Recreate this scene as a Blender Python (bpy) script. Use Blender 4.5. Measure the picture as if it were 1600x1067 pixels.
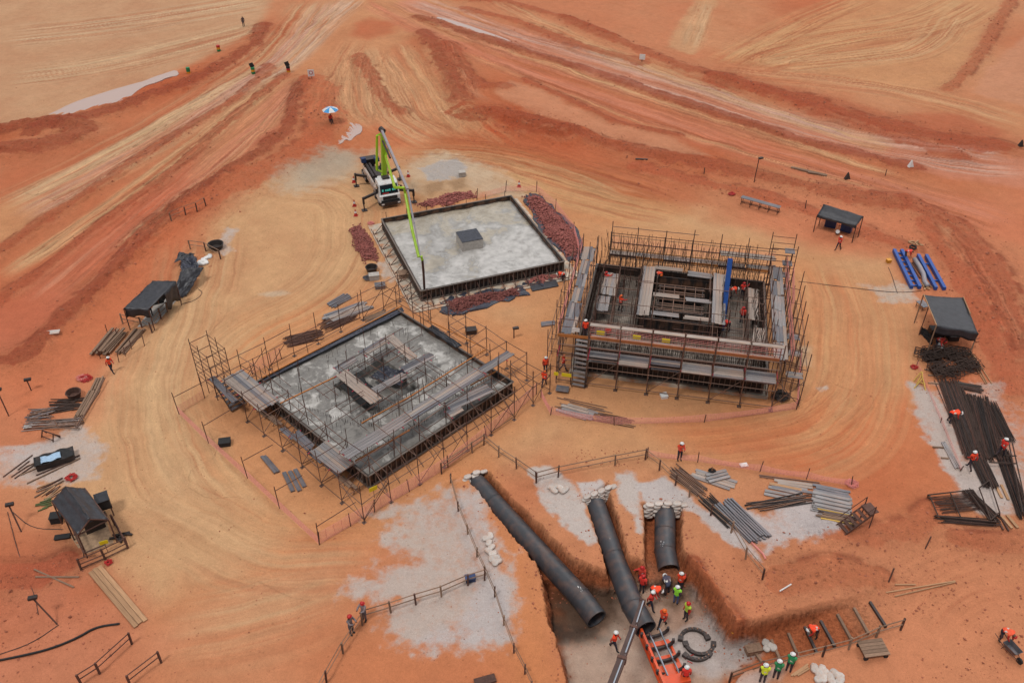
import bpy, bmesh, math, random
import numpy as np
from mathutils import Vector, Matrix, noise as mnoise
R = math.radians
for o in list(bpy.data.objects): bpy.data.objects.remove(o)
SC = bpy.context.scene
COL = SC.collection
# ---------------------------------------------------------------- camera
FPX, PITCH, HC = 1400.0, R(37.0), 45.0          # focal length in 1600-px units, pitch below horizon, drone height
cam = bpy.data.objects.new('camera', bpy.data.cameras.new('camera'))
COL.objects.link(cam); SC.camera = cam
cam.location = (0, 0, HC); cam.rotation_euler = (math.pi/2 - PITCH, 0, 0)
cam.data.sensor_width = 36; cam.data.lens = 36*FPX/1600
cam.data.clip_start = 1; cam.data.clip_end = 9000
# ---------------------------------------------------------------- light: bright overcast
SUN_EL, SUN_AZ = R(62), R(-35)
w = bpy.data.worlds.new('World'); SC.world = w; w.use_nodes = True
nt = w.node_tree; nt.nodes.clear()
sky = nt.nodes.new('ShaderNodeTexSky'); sky.sky_type = 'NISHITA'; sky.sun_disc = False
sky.sun_elevation = SUN_EL; sky.sun_rotation = -SUN_AZ; sky.dust_density = 4.0; sky.air_density = 1.0
hs = nt.nodes.new('ShaderNodeHueSaturation'); hs.inputs['Saturation'].default_value = 0.22   # cloud cover greys the sky
bg = nt.nodes.new('ShaderNodeBackground'); bg.inputs['Strength'].default_value = 0.105
ow = nt.nodes.new('ShaderNodeOutputWorld')
nt.links.new(sky.outputs[0], hs.inputs['Color']); nt.links.new(hs.outputs[0], bg.inputs[0]); nt.links.new(bg.outputs[0], ow.inputs[0])
sl = bpy.data.lights.new('sun', 'SUN'); sl.energy = 1.5; sl.angle = R(11); sl.color = (1.0, 0.965, 0.92)
so = bpy.data.objects.new('sun', sl); COL.objects.link(so)
so.rotation_euler = (math.pi/2 - SUN_EL, 0, SUN_AZ)
SC.view_settings.view_transform = 'Standard'; SC.view_settings.look = 'None'
SC.view_settings.gamma = 1; SC.view_settings.use_curve_mapping = False; SC.view_settings.exposure = 0.27
SC.render.engine = 'CYCLES'; SC.cycles.max_bounces = 5
SC.cycles.transparent_max_bounces = 6

# ---------------------------------------------------------------- survey: read a ground point off the photograph
def G(px, py, z=0.0):
    x = (px-800)/FPX; y = (533.5-py)/FPX
    c, s = math.cos(PITCH), math.sin(PITCH)
    d = (x, c + y*s, -s + y*c); t = (z-HC)/d[2]
    return Vector((d[0]*t, d[1]*t, z))
def P2(pts, z=0.0): return np.array([G(a, b, z)[:2] for a, b in pts])
rng = np.random.RandomState(7)
random.seed(11)
# ---------------------------------------------------------------- numpy noise
def _h(i, j, s):
    n = (i*374761393 + j*668265263 + s*1442695041) & 0xFFFFFFFF
    n = ((n ^ (n >> 13))*1274126177) & 0xFFFFFFFF
    return ((n ^ (n >> 16)) & 0xFFFF)/65535.0
def vn(x, y, s=0):
    xi = np.floor(x).astype(np.int64); yi = np.floor(y).astype(np.int64)
    fx = x-xi; fy = y-yi; fx = fx*fx*(3-2*fx); fy = fy*fy*(3-2*fy)
    a = _h(xi, yi, s); b = _h(xi+1, yi, s); c = _h(xi, yi+1, s); d = _h(xi+1, yi+1, s)
    return (a+(b-a)*fx)*(1-fy) + (c+(d-c)*fx)*fy
def fbm(x, y, o=4, s=0, g=0.5):
    v = 0; a = 1; t = 0
    for k in range(o):
        v = v + a*vn(x*2**k + 17.3*k, y*2**k - 9.1*k, s+k); t += a; a *= g
    return v/t
def sst(a, b, x):
    t = np.clip((x-a)/(b-a), 0, 1); return t*t*(3-2*t)
def L(c, k=0.78):                                 # sRGB 0-255 seen in the light -> linear base colour
    return np.array([((v/255+.055)/1.055)**2.4 if v > 10 else v/255/12.92 for v in c])*k
def poly_dist(x, y, pts):                         # distance, lateral (signed), arc length
    d = np.full(x.shape, 1e9); lat = np.zeros_like(x); arc = np.zeros_like(x); acc = 0
    for (ax, ay), (bx, by) in zip(pts[:-1], pts[1:]):
        ux, uy = bx-ax, by-ay; l = math.hypot(ux, uy); ux /= l; uy /= l
        t = np.clip((x-ax)*ux + (y-ay)*uy, 0, l)
        dx = x-ax-t*ux; dy = y-ay-t*uy; dd = np.hypot(dx, dy)
        m = dd < d
        d = np.where(m, dd, d); lat = np.where(m, np.sign(ux*dy-uy*dx)*dd, lat); arc = np.where(m, acc+t, arc)
        acc += l
    return d, lat, arc
def poly_in(x, y, pts):                           # signed distance: > 0 inside
    c = np.zeros(x.shape, bool); n = len(pts)
    for i in range(n):
        ax, ay = pts[i]; bx, by = pts[(i+1) % n]
        if ay == by: continue
        k = ((ay > y) != (by > y)) & (x < (bx-ax)*(y-ay)/(by-ay)+ax); c ^= k
    d, _, _ = poly_dist(x, y, np.vstack([pts, pts[:1]]))
    return np.where(c, d, -d)
# ---------------------------------------------------------------- terrain description (surveyed)
PIT_Z = -2.1
TRENCH_Z = [PIT_Z, -1.4, -1.4, -1.4]; TRENCH_W = [.6, .35, .3, .3]
PITS = [  # rims at grade
 [(838,876),(846,898),(850,930),(856,972),(876,1018),(882,1045),(884,1120),(884,1290),(1120,1290),(1140,1075),(1186,1022),(1163,992),(1132,945),(1104,903),(1086,882),(1050,874),(1008,876),(985,868),(950,889),(900,874)],
 [(731,745),(752,735),(762,737),(805,785),(856,832),(905,880),(905,905),(846,899),(838,876),(783,814)],
 [(913,776),(950,755),(968,818),(988,885),(952,900),(933,834)],
 [(1006,787),(1066,784),(1066,855),(1086,884),(1040,900),(1008,885)],
]
# ridges: pixels, height m, half width m, roughness, colour
DK = (160,84,58); DK2 = (178,98,66); RED = (188,104,68)
RIDGES = [
 ([(53,208),(132,188),(200,166),(235,150),(290,132),(342,108),(400,72),(412,42)], .6, 1.9, 1.0, DK),
 ([(0,238),(60,232),(118,219),(133,208),(112,198),(60,198),(0,206)], 1.1, 2.2, 1.0, DK),
 ([(-20,408),(60,353),(142,300),(214,250),(285,207),(356,164),(410,121),(420,105)], 0.42, 1.15, .8, DK2),
 ([(-20,482),(71,421),(150,356),(228,300),(285,257),(338,207),(402,153),(445,118)], 0.34, 1.0, .8, DK2),
 ([(40,560),(117,482),(200,403),(242,349),(303,310),(356,271),(410,239),(452,203),(460,164),(477,132)], 0.75, 1.6, 1.0, DK),
 ([(300,332),(360,296),(430,262),(480,235),(508,196),(500,150),(490,128)], 0.7, 3.0, .7, (196,112,74)),
 ([(652,29),(681,36),(731,54),(800,75),(950,121),(1080,166),(1250,221),(1425,264)], .5, 1.5, .9, DK),
 ([(690,0),(789,3),(900,36),(960,60)], .4, 1.2, .5, DK2),
 ([(725,16),(803,33),(900,72),(1000,98)], .35, 1.6, .5, DK2),
 ([(880,30),(925,50),(1050,100),(1150,132),(1275,178),(1400,218),(1500,247)], .5, 1.5, .7, DK2),
 ([(1130,128),(1250,158),(1350,190),(1480,222),(1560,232)], .5, 3.0, .9, (176,92,60)),
 ([(661,55),(681,76),(701,116),(719,157)], .9, 2.2, .8, DK),
 ([(701,73),(725,108),(748,137),(789,138)], .7, 1.5, .8, DK2),
 ([(562,90),(580,122),(603,163),(629,176)], .5, 1.6, .7, DK2),
 ([(735,182),(770,180),(820,198),(880,212)], .9, 3.2, 1.0, (170,88,56)),
 ([(800,190),(880,204),(950,226),(1050,250),(1120,262),(1250,292),(1400,322)], .65, 2.2, 1.0, (178,98,66)),
 ([(1000,262),(1110,290),(1200,310),(1300,345),(1420,390)], .3, 1.8, .8, (188,104,70)),
 ([(1413,318),(1497,358),(1545,425),(1573,503),(1610,565)], .7, 2.2, 1.0, (182,102,70)),
 ([(1440,350),(1500,430),(1540,520),(1600,640)], .35, 1.5, .8, (190,106,72)),
 ([(1590,-10),(1560,35),(1538,75),(1512,112),(1480,142)], .5, 1.2, 1.0, (190,112,76)),
 ([(820,125),(880,152),(960,192),(1060,212)], .3, .8, .8, DK2),
 ([(1490,840),(1540,850),(1640,860)], .5, 1.2, .9, (190,112,76)),
 ([(1080,880),(1100,905),(1130,950),(1162,992)], .25, .9, .9, (196,112,72)),
 ([(1290,830),(1360,840),(1430,825),(1460,800)], .35, 1.2, .9, (198,118,80)),
 ([(1225,905),(1300,890),(1370,905)], .2, 1.4, 1.0, (200,122,82)),
 ([(0,905),(60,900),(100,880)], .15, 1.5, 1.0, (186,100,70)),
]
def ridge_h(x, y, pts, h, wd, ro, i):
    d, lat, arc = poly_dist(x, y, P2(pts))
    ww = wd*(.75+.5*vn(arc*.25, lat*0+i, 5))
    pr = np.exp(-(d/ww)**2*1.1)
    return pr, h*pr*(1-.55*ro*(fbm(x*.9, y*.9, 4, i+20)*1.6-.3))
def terrain(x, y, full=True):
    x = np.asarray(x, float); y = np.asarray(y, float)
    z = .10*(fbm(x*.05, y*.05, 3, 1)-.5)
    for i, (pts, h, wd, ro, c) in enumerate(RIDGES):
        q = P2(pts); m = (x > q[:,0].min()-8) & (x < q[:,0].max()+8) & (y > q[:,1].min()-8) & (y < q[:,1].max()+8)
        if m.any(): z[m] += ridge_h(x[m], y[m], pts, h, wd, ro, i)[1]
    wx = x + .30*(fbm(x*.8, y*.8, 3, 41)-.5); wy = y + .30*(fbm(x*.8, y*.8, 3, 42)-.5)
    for pz, pwd, pts in zip(TRENCH_Z, TRENCH_W, PITS):
        q = P2(pts); m = (x > q[:,0].min()-2) & (x < q[:,0].max()+2) & (y > q[:,1].min()-2) & (y < q[:,1].max()+2)
        if m.any():
            s = poly_in(wx[m], wy[m], q)
            s = s + .26*(fbm(x[m]*3.2, y[m]*3.2, 4, 61)-.5) + .10*(vn(x[m]*11, y[m]*11, 62)-.5)
            zz = pz*np.clip((s+.05)/pwd, 0, 1)**.8 + .10*(fbm(x[m]*1.7, y[m]*1.7, 3, 60)-.5)
            z[m] = np.minimum(z[m], np.where(s > -.05, zz, z[m]))
    # ramp with timber steps
    A = G(1178,1004); B = G(1392,952); ux, uy = B.x-A.x, B.y-A.y; l = math.hypot(ux, uy); ux /= l; uy /= l
    t = (x-A.x)*ux + (y-A.y)*uy; s = -(x-A.x)*uy + (y-A.y)*ux
    mm = (t > -1.5) & (t < l+1.5) & (abs(s) < 2.2)
    rz = np.clip(PIT_Z + (t/l)*(-PIT_Z+.05), PIT_Z, 0)
    wt = sst(1.55, 1.05, abs(s+.1*(vn(t*1.3, t*0, 3)-.5)))
    z = np.where(mm, np.minimum(z, z*(1-wt)+rz*wt), z)
    return z
def gz(x, y): return float(terrain(np.array([x]), np.array([y]))[0])
def GG(px, py, dz=0.0):                            # on the ground as it lies there
    p = G(px, py)
    for _ in range(3):
        z = gz(p.x, p.y); p = G(px, py, z)
    p.z += dz; return p
# ---------------------------------------------------------------- ground colours: (pixels, colour, soft m, strength)
TAN = (224,172,121)
POLYS = [
 ([(-400,120),(0,205),(60,190),(200,140),(330,85),(400,45),(420,0),(300,-60),(-500,-60)], (214,165,122), 3, .9),
 ([(0,245),(130,225),(220,190),(340,120),(420,80),(330,140),(200,228),(0,325)], (192,114,76), 2, .85),
 ([(-100,360),(0,320),(200,228),(340,140),(430,80),(440,105),(360,160),(214,248),(60,350),(-100,450)], (216,156,106), 2, .9),
 ([(40,320),(190,232),(320,150),(430,85),(440,70),(500,0),(540,0),(470,90),(340,165),(200,250),(90,300)], (214,150,118), 2.5, .6),
 ([(-20,500),(71,425),(230,305),(340,212),(445,122),(480,132),(440,200),(330,280),(230,350),(110,475),(0,590),(-100,640)], (198,116,84), 2, .85),
 ([(330,212),(445,122),(485,130),(440,190),(360,235),(300,280)], (216,156,108), 2.5, .75),
 ([(430,100),(500,0),(660,-10),(800,60),(700,70),(640,60),(600,90),(760,190),(700,235),(560,240),(500,210),(470,130)], (216,154,106), 4, .85),
 ([(545,56),(556,38),(579,29),(626,38),(616,54),(574,62)], (190,104,68), 3, .8),
 ([(500,205),(560,195),(640,200),(760,210),(820,240),(700,236),(560,240),(470,262)], (196,112,70), 2.5, .7),
 ([(568,-10),(614,24),(658,47),(716,66),(789,92),(920,142),(1050,184),(1200,228),(1350,276),(1450,303),(1620,350),(1620,390),(1420,325),(1200,260),(1000,200),(900,160),(780,105),(650,60)], (200,120,84), 2, .9),
 ([(643,-5),(731,30),(818,58),(950,95),(1150,160),(1300,205),(1450,240),(1620,252),(1620,300),(1440,268),(1260,222),(1080,166),(900,106),(800,75),(690,36),(620,10)], (212,142,110), 2, .9),
 ([(900,60),(1000,95),(1120,140),(1250,185),(1400,228),(1380,236),(1230,190),(1080,140),(950,100)], (220,162,112), 2, .9),
 ([(690,-10),(900,45),(1000,90),(1100,110),(1080,60),(1110,0)], (206,132,92), 4, .8),
 ([(1040,75),(1085,0),(1120,0),(1092,76),(1080,85)], (218,164,116), 1.5, .85),
 ([(1150,95),(1240,45),(1340,0),(1570,-20),(1530,60),(1475,140),(1400,142),(1250,108)], (214,154,104), 4, .85),
 ([(1160,128),(1250,140),(1400,180),(1540,175),(1580,235),(1450,240),(1300,195)], (186,108,74), 3, .8),
 ([(1600,55),(1545,110),(1520,145),(1600,168),(1800,180),(1800,40)], (214,150,112), 1.5, .9),
 ([(1440,140),(1600,180),(1600,215),(1500,180),(1380,150)], (210,146,100), 2, .7),
 ([(774,146),(800,128),(855,146),(950,192),(1060,214),(1110,246),(1000,236),(900,198),(818,172)], (216,150,110), 1.2, .9),
 ([(330,350),(430,285),(560,250),(680,238),(820,272),(1000,312),(1150,342),(1280,388),(1390,402),(1435,470),(1440,600),(1420,690),(1200,740),(880,705),(760,722),(600,800),(450,850),(240,955),(120,860),(40,760),(180,560),(300,420)], TAN, 3, .95),
 ([(1250,420),(1400,440),(1440,560),(1430,690),(1250,720),(1270,560)], (208,134,88), 4, .8),
 ([(880,650),(1250,650),(1300,720),(1000,712),(880,700)], (214,148,98), 3, .6),
 ([(830,260),(960,310),(1040,310),(1080,335),(960,350),(880,340)], (196,122,74), 2.5, .55),
 ([(1060,660),(1420,640),(1440,800),(1330,800),(1340,760),(1180,735),(1080,700)], (196,108,66), 4, .85),
 ([(1100,880),(1200,890),(1330,820),(1450,800),(1620,830),(1620,1100),(1180,1100),(1180,1020)], (214,140,98), 3, .8),
 ([(1380,600),(1440,640),(1470,760),(1440,840),(1380,800),(1350,700)], (206,128,84), 3, .6),
 ([(1500,700),(1620,720),(1620,300),(1440,320),(1500,460),(1540,600)], (212,134,94), 2.5, .8),
 ([(1150,345),(1280,385),(1400,400),(1440,460),(1530,470),(1440,340),(1300,310),(1180,290)], (212,134,94), 2.5, .8),
 ([(0,900),(100,880),(190,960),(240,990),(120,1100),(-60,1100)], (212,138,102), 3, .85),
 ([(-60,600),(60,560),(150,545),(150,640),(40,700),(60,780),(120,900),(-60,920)], (212,134,94), 3, .85),
 ([(150,560),(200,470),(330,330),(300,300),(180,420),(-20,600),(40,640)], (208,124,82), 2, .7),
 ([(230,960),(330,905),(430,865),(520,815),(545,825),(440,890),(300,950),(240,985)], (204,130,84), 1.5, .6),
 ([(400,500),(560,440),(640,470),(850,520),(860,640),(700,760),(560,830),(480,850),(300,660)], (212,138,86), 3, .7),
 ([(860,330),(1280,400),(1270,650),(1100,680),(860,640),(840,500)], (214,144,92), 3, .6),
 ([(575,330),(640,300),(800,300),(900,370),(900,420),(820,470),(660,480),(590,430),(570,380)], (208,134,84), 2.5, .6),
 ([(520,1000),(560,900),(620,1010),(780,1010),(860,1000),(880,1100),(500,1100)], (208,130,84), 3, .7),
 ([(700,740),(760,730),(830,860),(870,980),(884,1100),(800,1100),(780,900),(740,800)], (216,142,90), 2, .8),
]
WHITE = [  # cement spills and lime: pixels, colour, soft m, strength
 ([(705,770),(745,765),(775,840),(790,900),(785,990),(700,1016),(660,1010),(600,980),(600,955),(640,930),(560,940),(520,935),(560,910),(640,880),(600,800),(640,785)], (206,190,174), 2.4, .85),
 ([(740,900),(785,905),(788,992),(700,1014),(660,1005),(690,985),(730,960)], (206,200,194), .8, .85),
 ([(700,775),(745,770),(778,850),(775,900),(735,890),(720,830)], (206,198,190), .8, .8),
 ([(600,800),(640,790),(660,830),(690,870),(640,860)], (208,192,174), 1.2, .6),
 ([(826,732),(860,728),(900,760),(935,845),(918,850),(880,820),(850,790)], (214,204,192), .6, .9),
 ([(905,755),(940,750),(955,765),(930,780),(912,785)], (220,212,204), .5, .9),
 ([(964,738),(990,735),(1005,800),(1002,830),(980,790)], (214,204,192), .7, .9),
 ([(1000,755),(1040,748),(1072,775),(1110,800),(1160,840),(1200,880),(1192,882),(1150,860),(1100,815),(1060,790),(1010,785)], (212,204,196), .7, .9),
 ([(1100,800),(1180,835),(1200,880),(1230,850),(1300,835),(1312,815),(1280,785),(1230,775),(1190,800),(1150,790)], (210,202,196), .9, .92),
 ([(0,735),(25,700),(80,680),(110,672),(165,700),(150,740),(90,760),(20,752)], (212,192,174), 1.6, .85),
 ([(25,705),(85,682),(100,690),(75,715),(30,722)], (208,200,192), .8, .8),
 ([(1350,445),(1400,438),(1440,450),(1430,466),(1380,470)], (214,190,162), 1.2, .75),
 ([(1425,600),(1455,615),(1480,640),(1500,720),(1500,745),(1475,725),(1450,680),(1430,640)], (206,192,178), .8, .9),
 ([(1470,720),(1600,720),(1620,780),(1600,850),(1510,790),(1490,750)], (210,198,186), 1.0, .9),
 ([(1450,596),(1560,600),(1600,760),(1500,740)], (200,184,168), 1.0, .6),
 ([(590,410),(635,405),(650,450),(610,440)], (212,190,166), 1, .8),
 ([(330,385),(352,358),(372,360),(360,380),(372,392),(345,402)], (210,190,172), .9, .8),
 ([(410,460),(440,452),(450,458),(425,465)], (214,186,154), .6, .8),
 ([(1244,540),(1262,545),(1264,572),(1248,570)], (218,190,156), .8, .7),
 ([(1278,606),(1292,600),(1298,608),(1285,612)], (220,200,176), .5, .7),
 ([(440,270),(520,236),(580,236),(570,268),(520,290),(440,300)], (206,178,146), 2.5, .85),
 ([(630,255),(680,240),(730,248),(780,275),(820,310),(760,300),(640,300)], (214,184,150), 2.2, .9),
 ([(655,262),(712,246),(730,262),(722,275),(670,282)], (186,180,170), .9, .9),
 ([(655,282),(725,278),(742,305),(655,320)], (206,160,116), 1.2, .8),
 ([(665,290),(690,284),(690,296),(672,306)], (150,110,76), .6, .6),
 ([(700,284),(722,280),(728,294),(712,298)], (150,112,78), .6, .6),
 ([(470,260),(520,240),(560,246),(540,268),(490,280)], (176,158,134), 2.5, .6),
 ([(880,945),(1010,900),(1090,880),(1130,940),(1180,1010),(1130,1060),(1100,1200),(890,1200),(884,1020)], (192,162,138), 1, .9),
 ([(1060,885),(1085,885),(1150,985),(1180,1020),(1110,1055),(1020,1010),(1100,960)], (206,194,184), .8, .75),
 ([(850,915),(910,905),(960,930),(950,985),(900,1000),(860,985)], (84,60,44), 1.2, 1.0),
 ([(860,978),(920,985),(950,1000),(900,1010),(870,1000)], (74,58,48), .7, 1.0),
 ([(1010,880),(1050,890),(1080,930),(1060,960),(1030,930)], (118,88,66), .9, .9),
 ([(885,1020),(960,990),(1000,1020),(980,1100),(890,1100)], (206,180,156), 1.2, .6),
 ([(1000,1075),(1180,1045),(1220,1040),(1180,1075)], (206,190,178), 1.0, .7),
]
# wheel tracks: pixels, width m, colour, strength, number of ruts
TRACKS = [
 ([(560,-5),(500,40),(445,100),(330,160)], 6, (226,184,152), .7),
 ([(480,130),(400,215),(300,300),(180,400)], 2.5, (224,170,122), .8),
 ([(440,122),(330,206),(215,290),(80,385),(0,436)], 2.2, (228,180,130), .9),
 ([(430,96),(330,148),(200,226),(60,296),(0,322)], 3.0, (226,182,138), .8),
 ([(600,80),(640,150),(668,205)], 3, (226,174,126), .75), ([(575,75),(562,150),(575,200)], 3, (226,172,124), .75),
 ([(625,65),(690,160),(720,215)], 2.5, (224,168,120), .7), ([(548,80),(532,140),(540,185)], 2.5, (224,168,120), .7),
 ([(690,60),(730,130),(760,165)], 2.0, (214,148,108), .7),
 ([(660,36),(800,84),(950,132),(1080,178),(1300,246),(1420,280)], 1.6, (226,168,118), .9),
 ([(720,80),(800,112),(950,172),(1080,215),(1250,262),(1400,306)], 2.0, (222,160,112), .85),
 ([(1430,332),(1500,385),(1560,480),(1602,580)], 2.4, (222,160,116), .75), ([(1370,300),(1480,342),(1545,400)], 2.0, (220,156,112), .7),
 ([(640,5),(780,48),(950,92),(1150,156),(1350,222)], 2.0, (228,184,160), .8), ([(1380,236),(1500,266),(1620,270)], 3.0, (230,190,164), .8),
 ([(500,0),(430,95),(330,155),(200,240),(0,335)], 9, (224,178,130), .55),
 ([(510,0),(445,90),(340,160),(210,245),(20,350)], 4, (216,160,130), .5),
 ([(450,110),(300,235),(180,320),(0,440)], 3.5, (222,168,118), .7),
 ([(475,128),(370,222),(250,320),(60,480)], 6, (212,140,104), .6),
 ([(560,70),(590,130),(620,190),(700,230)], 8, (224,168,120), .5),
 ([(540,90),(545,140),(560,180),(600,205)], 7, (222,164,116), .5),
 ([(610,70),(660,130),(690,190),(760,215)], 7, (220,160,110), .45),
 ([(650,70),(690,150),(730,190),(800,240)], 6, (222,164,114), .4),
 ([(560,60),(520,130),(500,200)], 5, (222,160,112), .5),
 ([(640,0),(800,60),(1000,120),(1200,185),(1380,232),(1600,258)], 8, (224,172,146), .55),
 ([(580,0),(700,60),(860,122),(1100,205),(1400,295),(1600,355)], 7, (212,138,104), .55),
 ([(760,0),(900,62),(1050,118),(1250,192),(1400,235)], 5, (224,170,122), .5),
 ([(1150,100),(1300,60),(1450,40),(1520,0)], 14, (224,170,118), .5),
 ([(1180,105),(1350,90),(1440,80),(1490,20)], 8, (226,174,124), .5),
 ([(1130,105),(1240,40),(1350,-5)], 8, (222,164,112), .5),
 ([(1100,110),(1300,125),(1450,150),(1620,200)], 7, (222,164,116), .5),
 ([(1075,80),(1105,0)], 4, (222,172,126), .5),
 ([(640,225),(780,240),(900,270),(1010,300),(1060,325)], 8, (184,112,70), .55),
 ([(620,240),(740,235),(860,262),(980,310)], 4, (226,178,126), .5),
 ([(760,262),(840,290),(960,325),(1080,345)], 6, (226,172,116), .5),
 ([(440,290),(560,300),(560,400),(500,470),(380,520),(320,600)], 10, (228,178,126), .45),
 ([(320,360),(300,480),(240,600),(260,720),(330,800)], 9, (228,180,130), .45),
 ([(240,560),(260,640),(340,740),(420,820)], 5, (230,182,130), .4),
 ([(1290,400),(1330,480),(1330,600),(1290,680),(1180,700)], 11, (228,176,122), .4),
 ([(1000,690),(1150,690),(1300,660),(1360,560)], 6, (216,150,98), .45),
 ([(0,125),(160,105),(300,70),(420,40)], 10, (228,186,140), .5),
 ([(0,60),(200,40),(420,0)], 12, (228,188,144), .5),
 ([(240,975),(420,950),(560,900)], 8, (230,182,132), .35),
 ([(200,760),(330,830),(420,880),(620,860)], 8, (230,182,132), .35),
 ([(1400,1000),(1480,900),(1600,880)], 6, (214,142,98), .4),
]
def ground_colour(x, y, z):
    n1 = fbm(x*.06, y*.06, 4, 2); n2 = fbm(x*.35, y*.35, 4, 3); n3 = fbm(x*1.6, y*1.6, 4, 4)
    C = L((204,132,90))[None, :] + np.zeros((len(x), 3))
    C += (L((218,158,112))-L((192,112,72)))[None]*((n1-.5)*1.5)[:, None]
    wx = x + 1.5*(fbm(x*.3, y*.3, 4, 11)-.5) + .5*(n3-.5); wy = y + 1.5*(fbm(x*.3, y*.3, 4, 12)-.5) + .5*(n3-.5)
    DZ = np.zeros(len(x)); TR = np.zeros((len(x), 3))
    def mix(m, col, a):
        a = np.clip(a, 0, 1)[:, None]; C[m] = C[m]*(1-a) + L(col)[None]*a
    def box(q, e): return np.where((x > q[:,0].min()-e) & (x < q[:,0].max()+e) & (y > q[:,1].min()-e) & (y < q[:,1].max()+e))[0]
    for i, (pts, c, soft, st) in enumerate(POLYS):
        if max(p[1] for p in pts) < 400: soft = soft*.5
        q = P2(pts); m = box(q, soft+3)
        if not len(m): continue
        s = poly_in(wx[m], wy[m], q)
        mix(m, c, sst(-soft, soft*.8, s + soft*.9*(n2[m]-.5))*st*(.82+.36*(n2[m]-.5)*2*.5))
    for i, (pts, wd, c, st) in enumerate(TRACKS):
        q = P2(pts)
        for _ in range(2):                      # round the corners off
            q = np.vstack([q[:1]] + [np.array([a*.75+b*.25, a*.25+b*.75]) for a, b in zip(q[:-1], q[1:])] + [q[-1:]])
        m = box(q, wd)
        if not len(m): continue
        d, lat, arc = poly_dist(x[m] + .6*(n2[m]-.5), y[m] + .6*(n2[m]-.5), q)
        la = lat + .5*(vn(arc*.08, arc*0+i, 7)-.5)
        rut = fbm(la*1.35+i*7.7, arc*.035, 3, 31+i, .65)
        rut2 = vn(la*3.8+i, arc*.05, 90+i)
        a = sst(wd*.62, wd*.15, d)*min(.95, st*1.55)*np.clip((rut-.36)*3.4, 0, 1.25)*(.5+.8*rut2)
        kf = 1.0 if st > .45 else .45
        a *= kf**.5*sst(0, 5, arc)*sst(0, 5, arc.max()-arc+.01)
        mix(m, c, a)
        ef = sst(0, 6, arc)*sst(0, 6, arc.max()-arc+.01)
        thin = ef*sst(.62, .75, vn(la*5.5+i*3, arc*.04, 140+i))*sst(.35, .6, vn(la*.7+i, arc*.06, 160+i)); mix(m, c, sst(wd*.6, wd*.2, d)*thin*.5*kf); DZ[m] += .03*thin*kf
        thin = ef*sst(.66, .78, vn(la*6.5+i*5, arc*.035, 180+i))*sst(.4, .6, vn(la*.8+i, arc*.05, 200+i)); mix(m, (168,94,64), sst(wd*.6, wd*.2, d)*thin*.55*kf); DZ[m] -= .06*thin*kf
        dk = ef*sst(wd*.6, wd*.2, d)*np.clip((.46-rut)*4, 0, 1)*(.35+.5*rut2)*.55*kf
        mix(m, (176,104,68), dk); DZ[m] -= .07*dk
        wt = sst(wd*.66, wd*.25, d)*ef*min(1, st*1.25)*(1 if kf == 1 else .75); up = wt > TR[m, 2]
        TR[m[up]] = np.stack([la[up]+i*37.0, arc[up], wt[up]], 1)
    for i, (pts, h, wd, ro, c) in enumerate(RIDGES):
        q = P2(pts); m = box(q, 3*wd)
        if not len(m): continue
        d, lat, arc = poly_dist(x[m], y[m], q); ww = wd*.85*(.7+.6*vn(arc*.25, lat*0+i, 5)); pr = np.exp(-(d/ww)**2*1.1)
        g = fbm(arc*.7+i*9, lat*1.5, 4, 400+i, .6)
        mix(m, c, sst(.40, .58, pr*(.8+.4*vn(arc*.12, lat*0+i, 6)) + .9*(g-.5) + .35*(n3[m]-.5))*(.55+.5*(n3[m]-.3)))
        for sd, cc, st_ in ((.9, (140,76,52), .55), (-.9, (206,132,92), .45)):       # broken shade line painted along one flank, paler line along the other
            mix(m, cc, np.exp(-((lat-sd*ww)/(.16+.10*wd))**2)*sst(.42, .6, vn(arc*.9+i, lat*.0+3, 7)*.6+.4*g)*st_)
    RO = np.zeros(len(x))
    for i, (pts, h, wd, ro, c) in enumerate(RIDGES):
        q = P2(pts); m = box(q, 3*wd)
        if len(m): RO[m] = np.maximum(RO[m], ridge_h(x[m], y[m], pts, h, wd*1.5, 0, i)[0]*ro)
    CW = np.tile(L((208,196,184))[None], (len(x), 1)); MW = np.zeros(len(x))
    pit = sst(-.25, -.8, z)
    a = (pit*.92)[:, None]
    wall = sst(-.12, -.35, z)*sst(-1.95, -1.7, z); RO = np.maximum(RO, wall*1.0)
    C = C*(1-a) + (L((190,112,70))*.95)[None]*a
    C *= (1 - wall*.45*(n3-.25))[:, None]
    for i, (pts, c, soft, st) in enumerate(WHITE):
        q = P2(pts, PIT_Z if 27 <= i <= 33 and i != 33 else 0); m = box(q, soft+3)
        if not len(m): continue
        k = .55
        s = poly_in(x[m]*k+wx[m]*(1-k), y[m]*k+wy[m]*(1-k), q)
        al = sst(-soft*.7, soft*.5, s + soft*1.1*(n3[m]-.5) + soft*1.0*(n2[m]-.5))*st*(.72+.5*(n2[m]-.3))
        if i < 27: al = al*np.clip(.70+1.0*fbm(x[m]*.55, y[m]*.55, 4, 300+i), 0, 1)
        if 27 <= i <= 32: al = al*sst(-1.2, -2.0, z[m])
        elif i < 27: al = al*sst(-.5, -.1, z[m])
        if i < 27 and max(c)-min(c) < 56 and min(c) > 150:
            a_ = np.clip(al, 0, 1)[:, None]; CW[m] = CW[m]*(1-a_)+L(c)[None]*a_; MW[m] = np.maximum(MW[m], al)
        else: mix(m, c, al)
    ss = poly_in(wx, wy, P2([(-200,-100),(1800,-100),(1800,1200),(-200,1200)]))
    C *= (1 + .17*(n3-.5) + .14*(n2-.5))[:, None]
    C *= np.array([.82,.87,.95])[None]; CW *= np.array([.82,.80,.84])[None]
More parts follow.
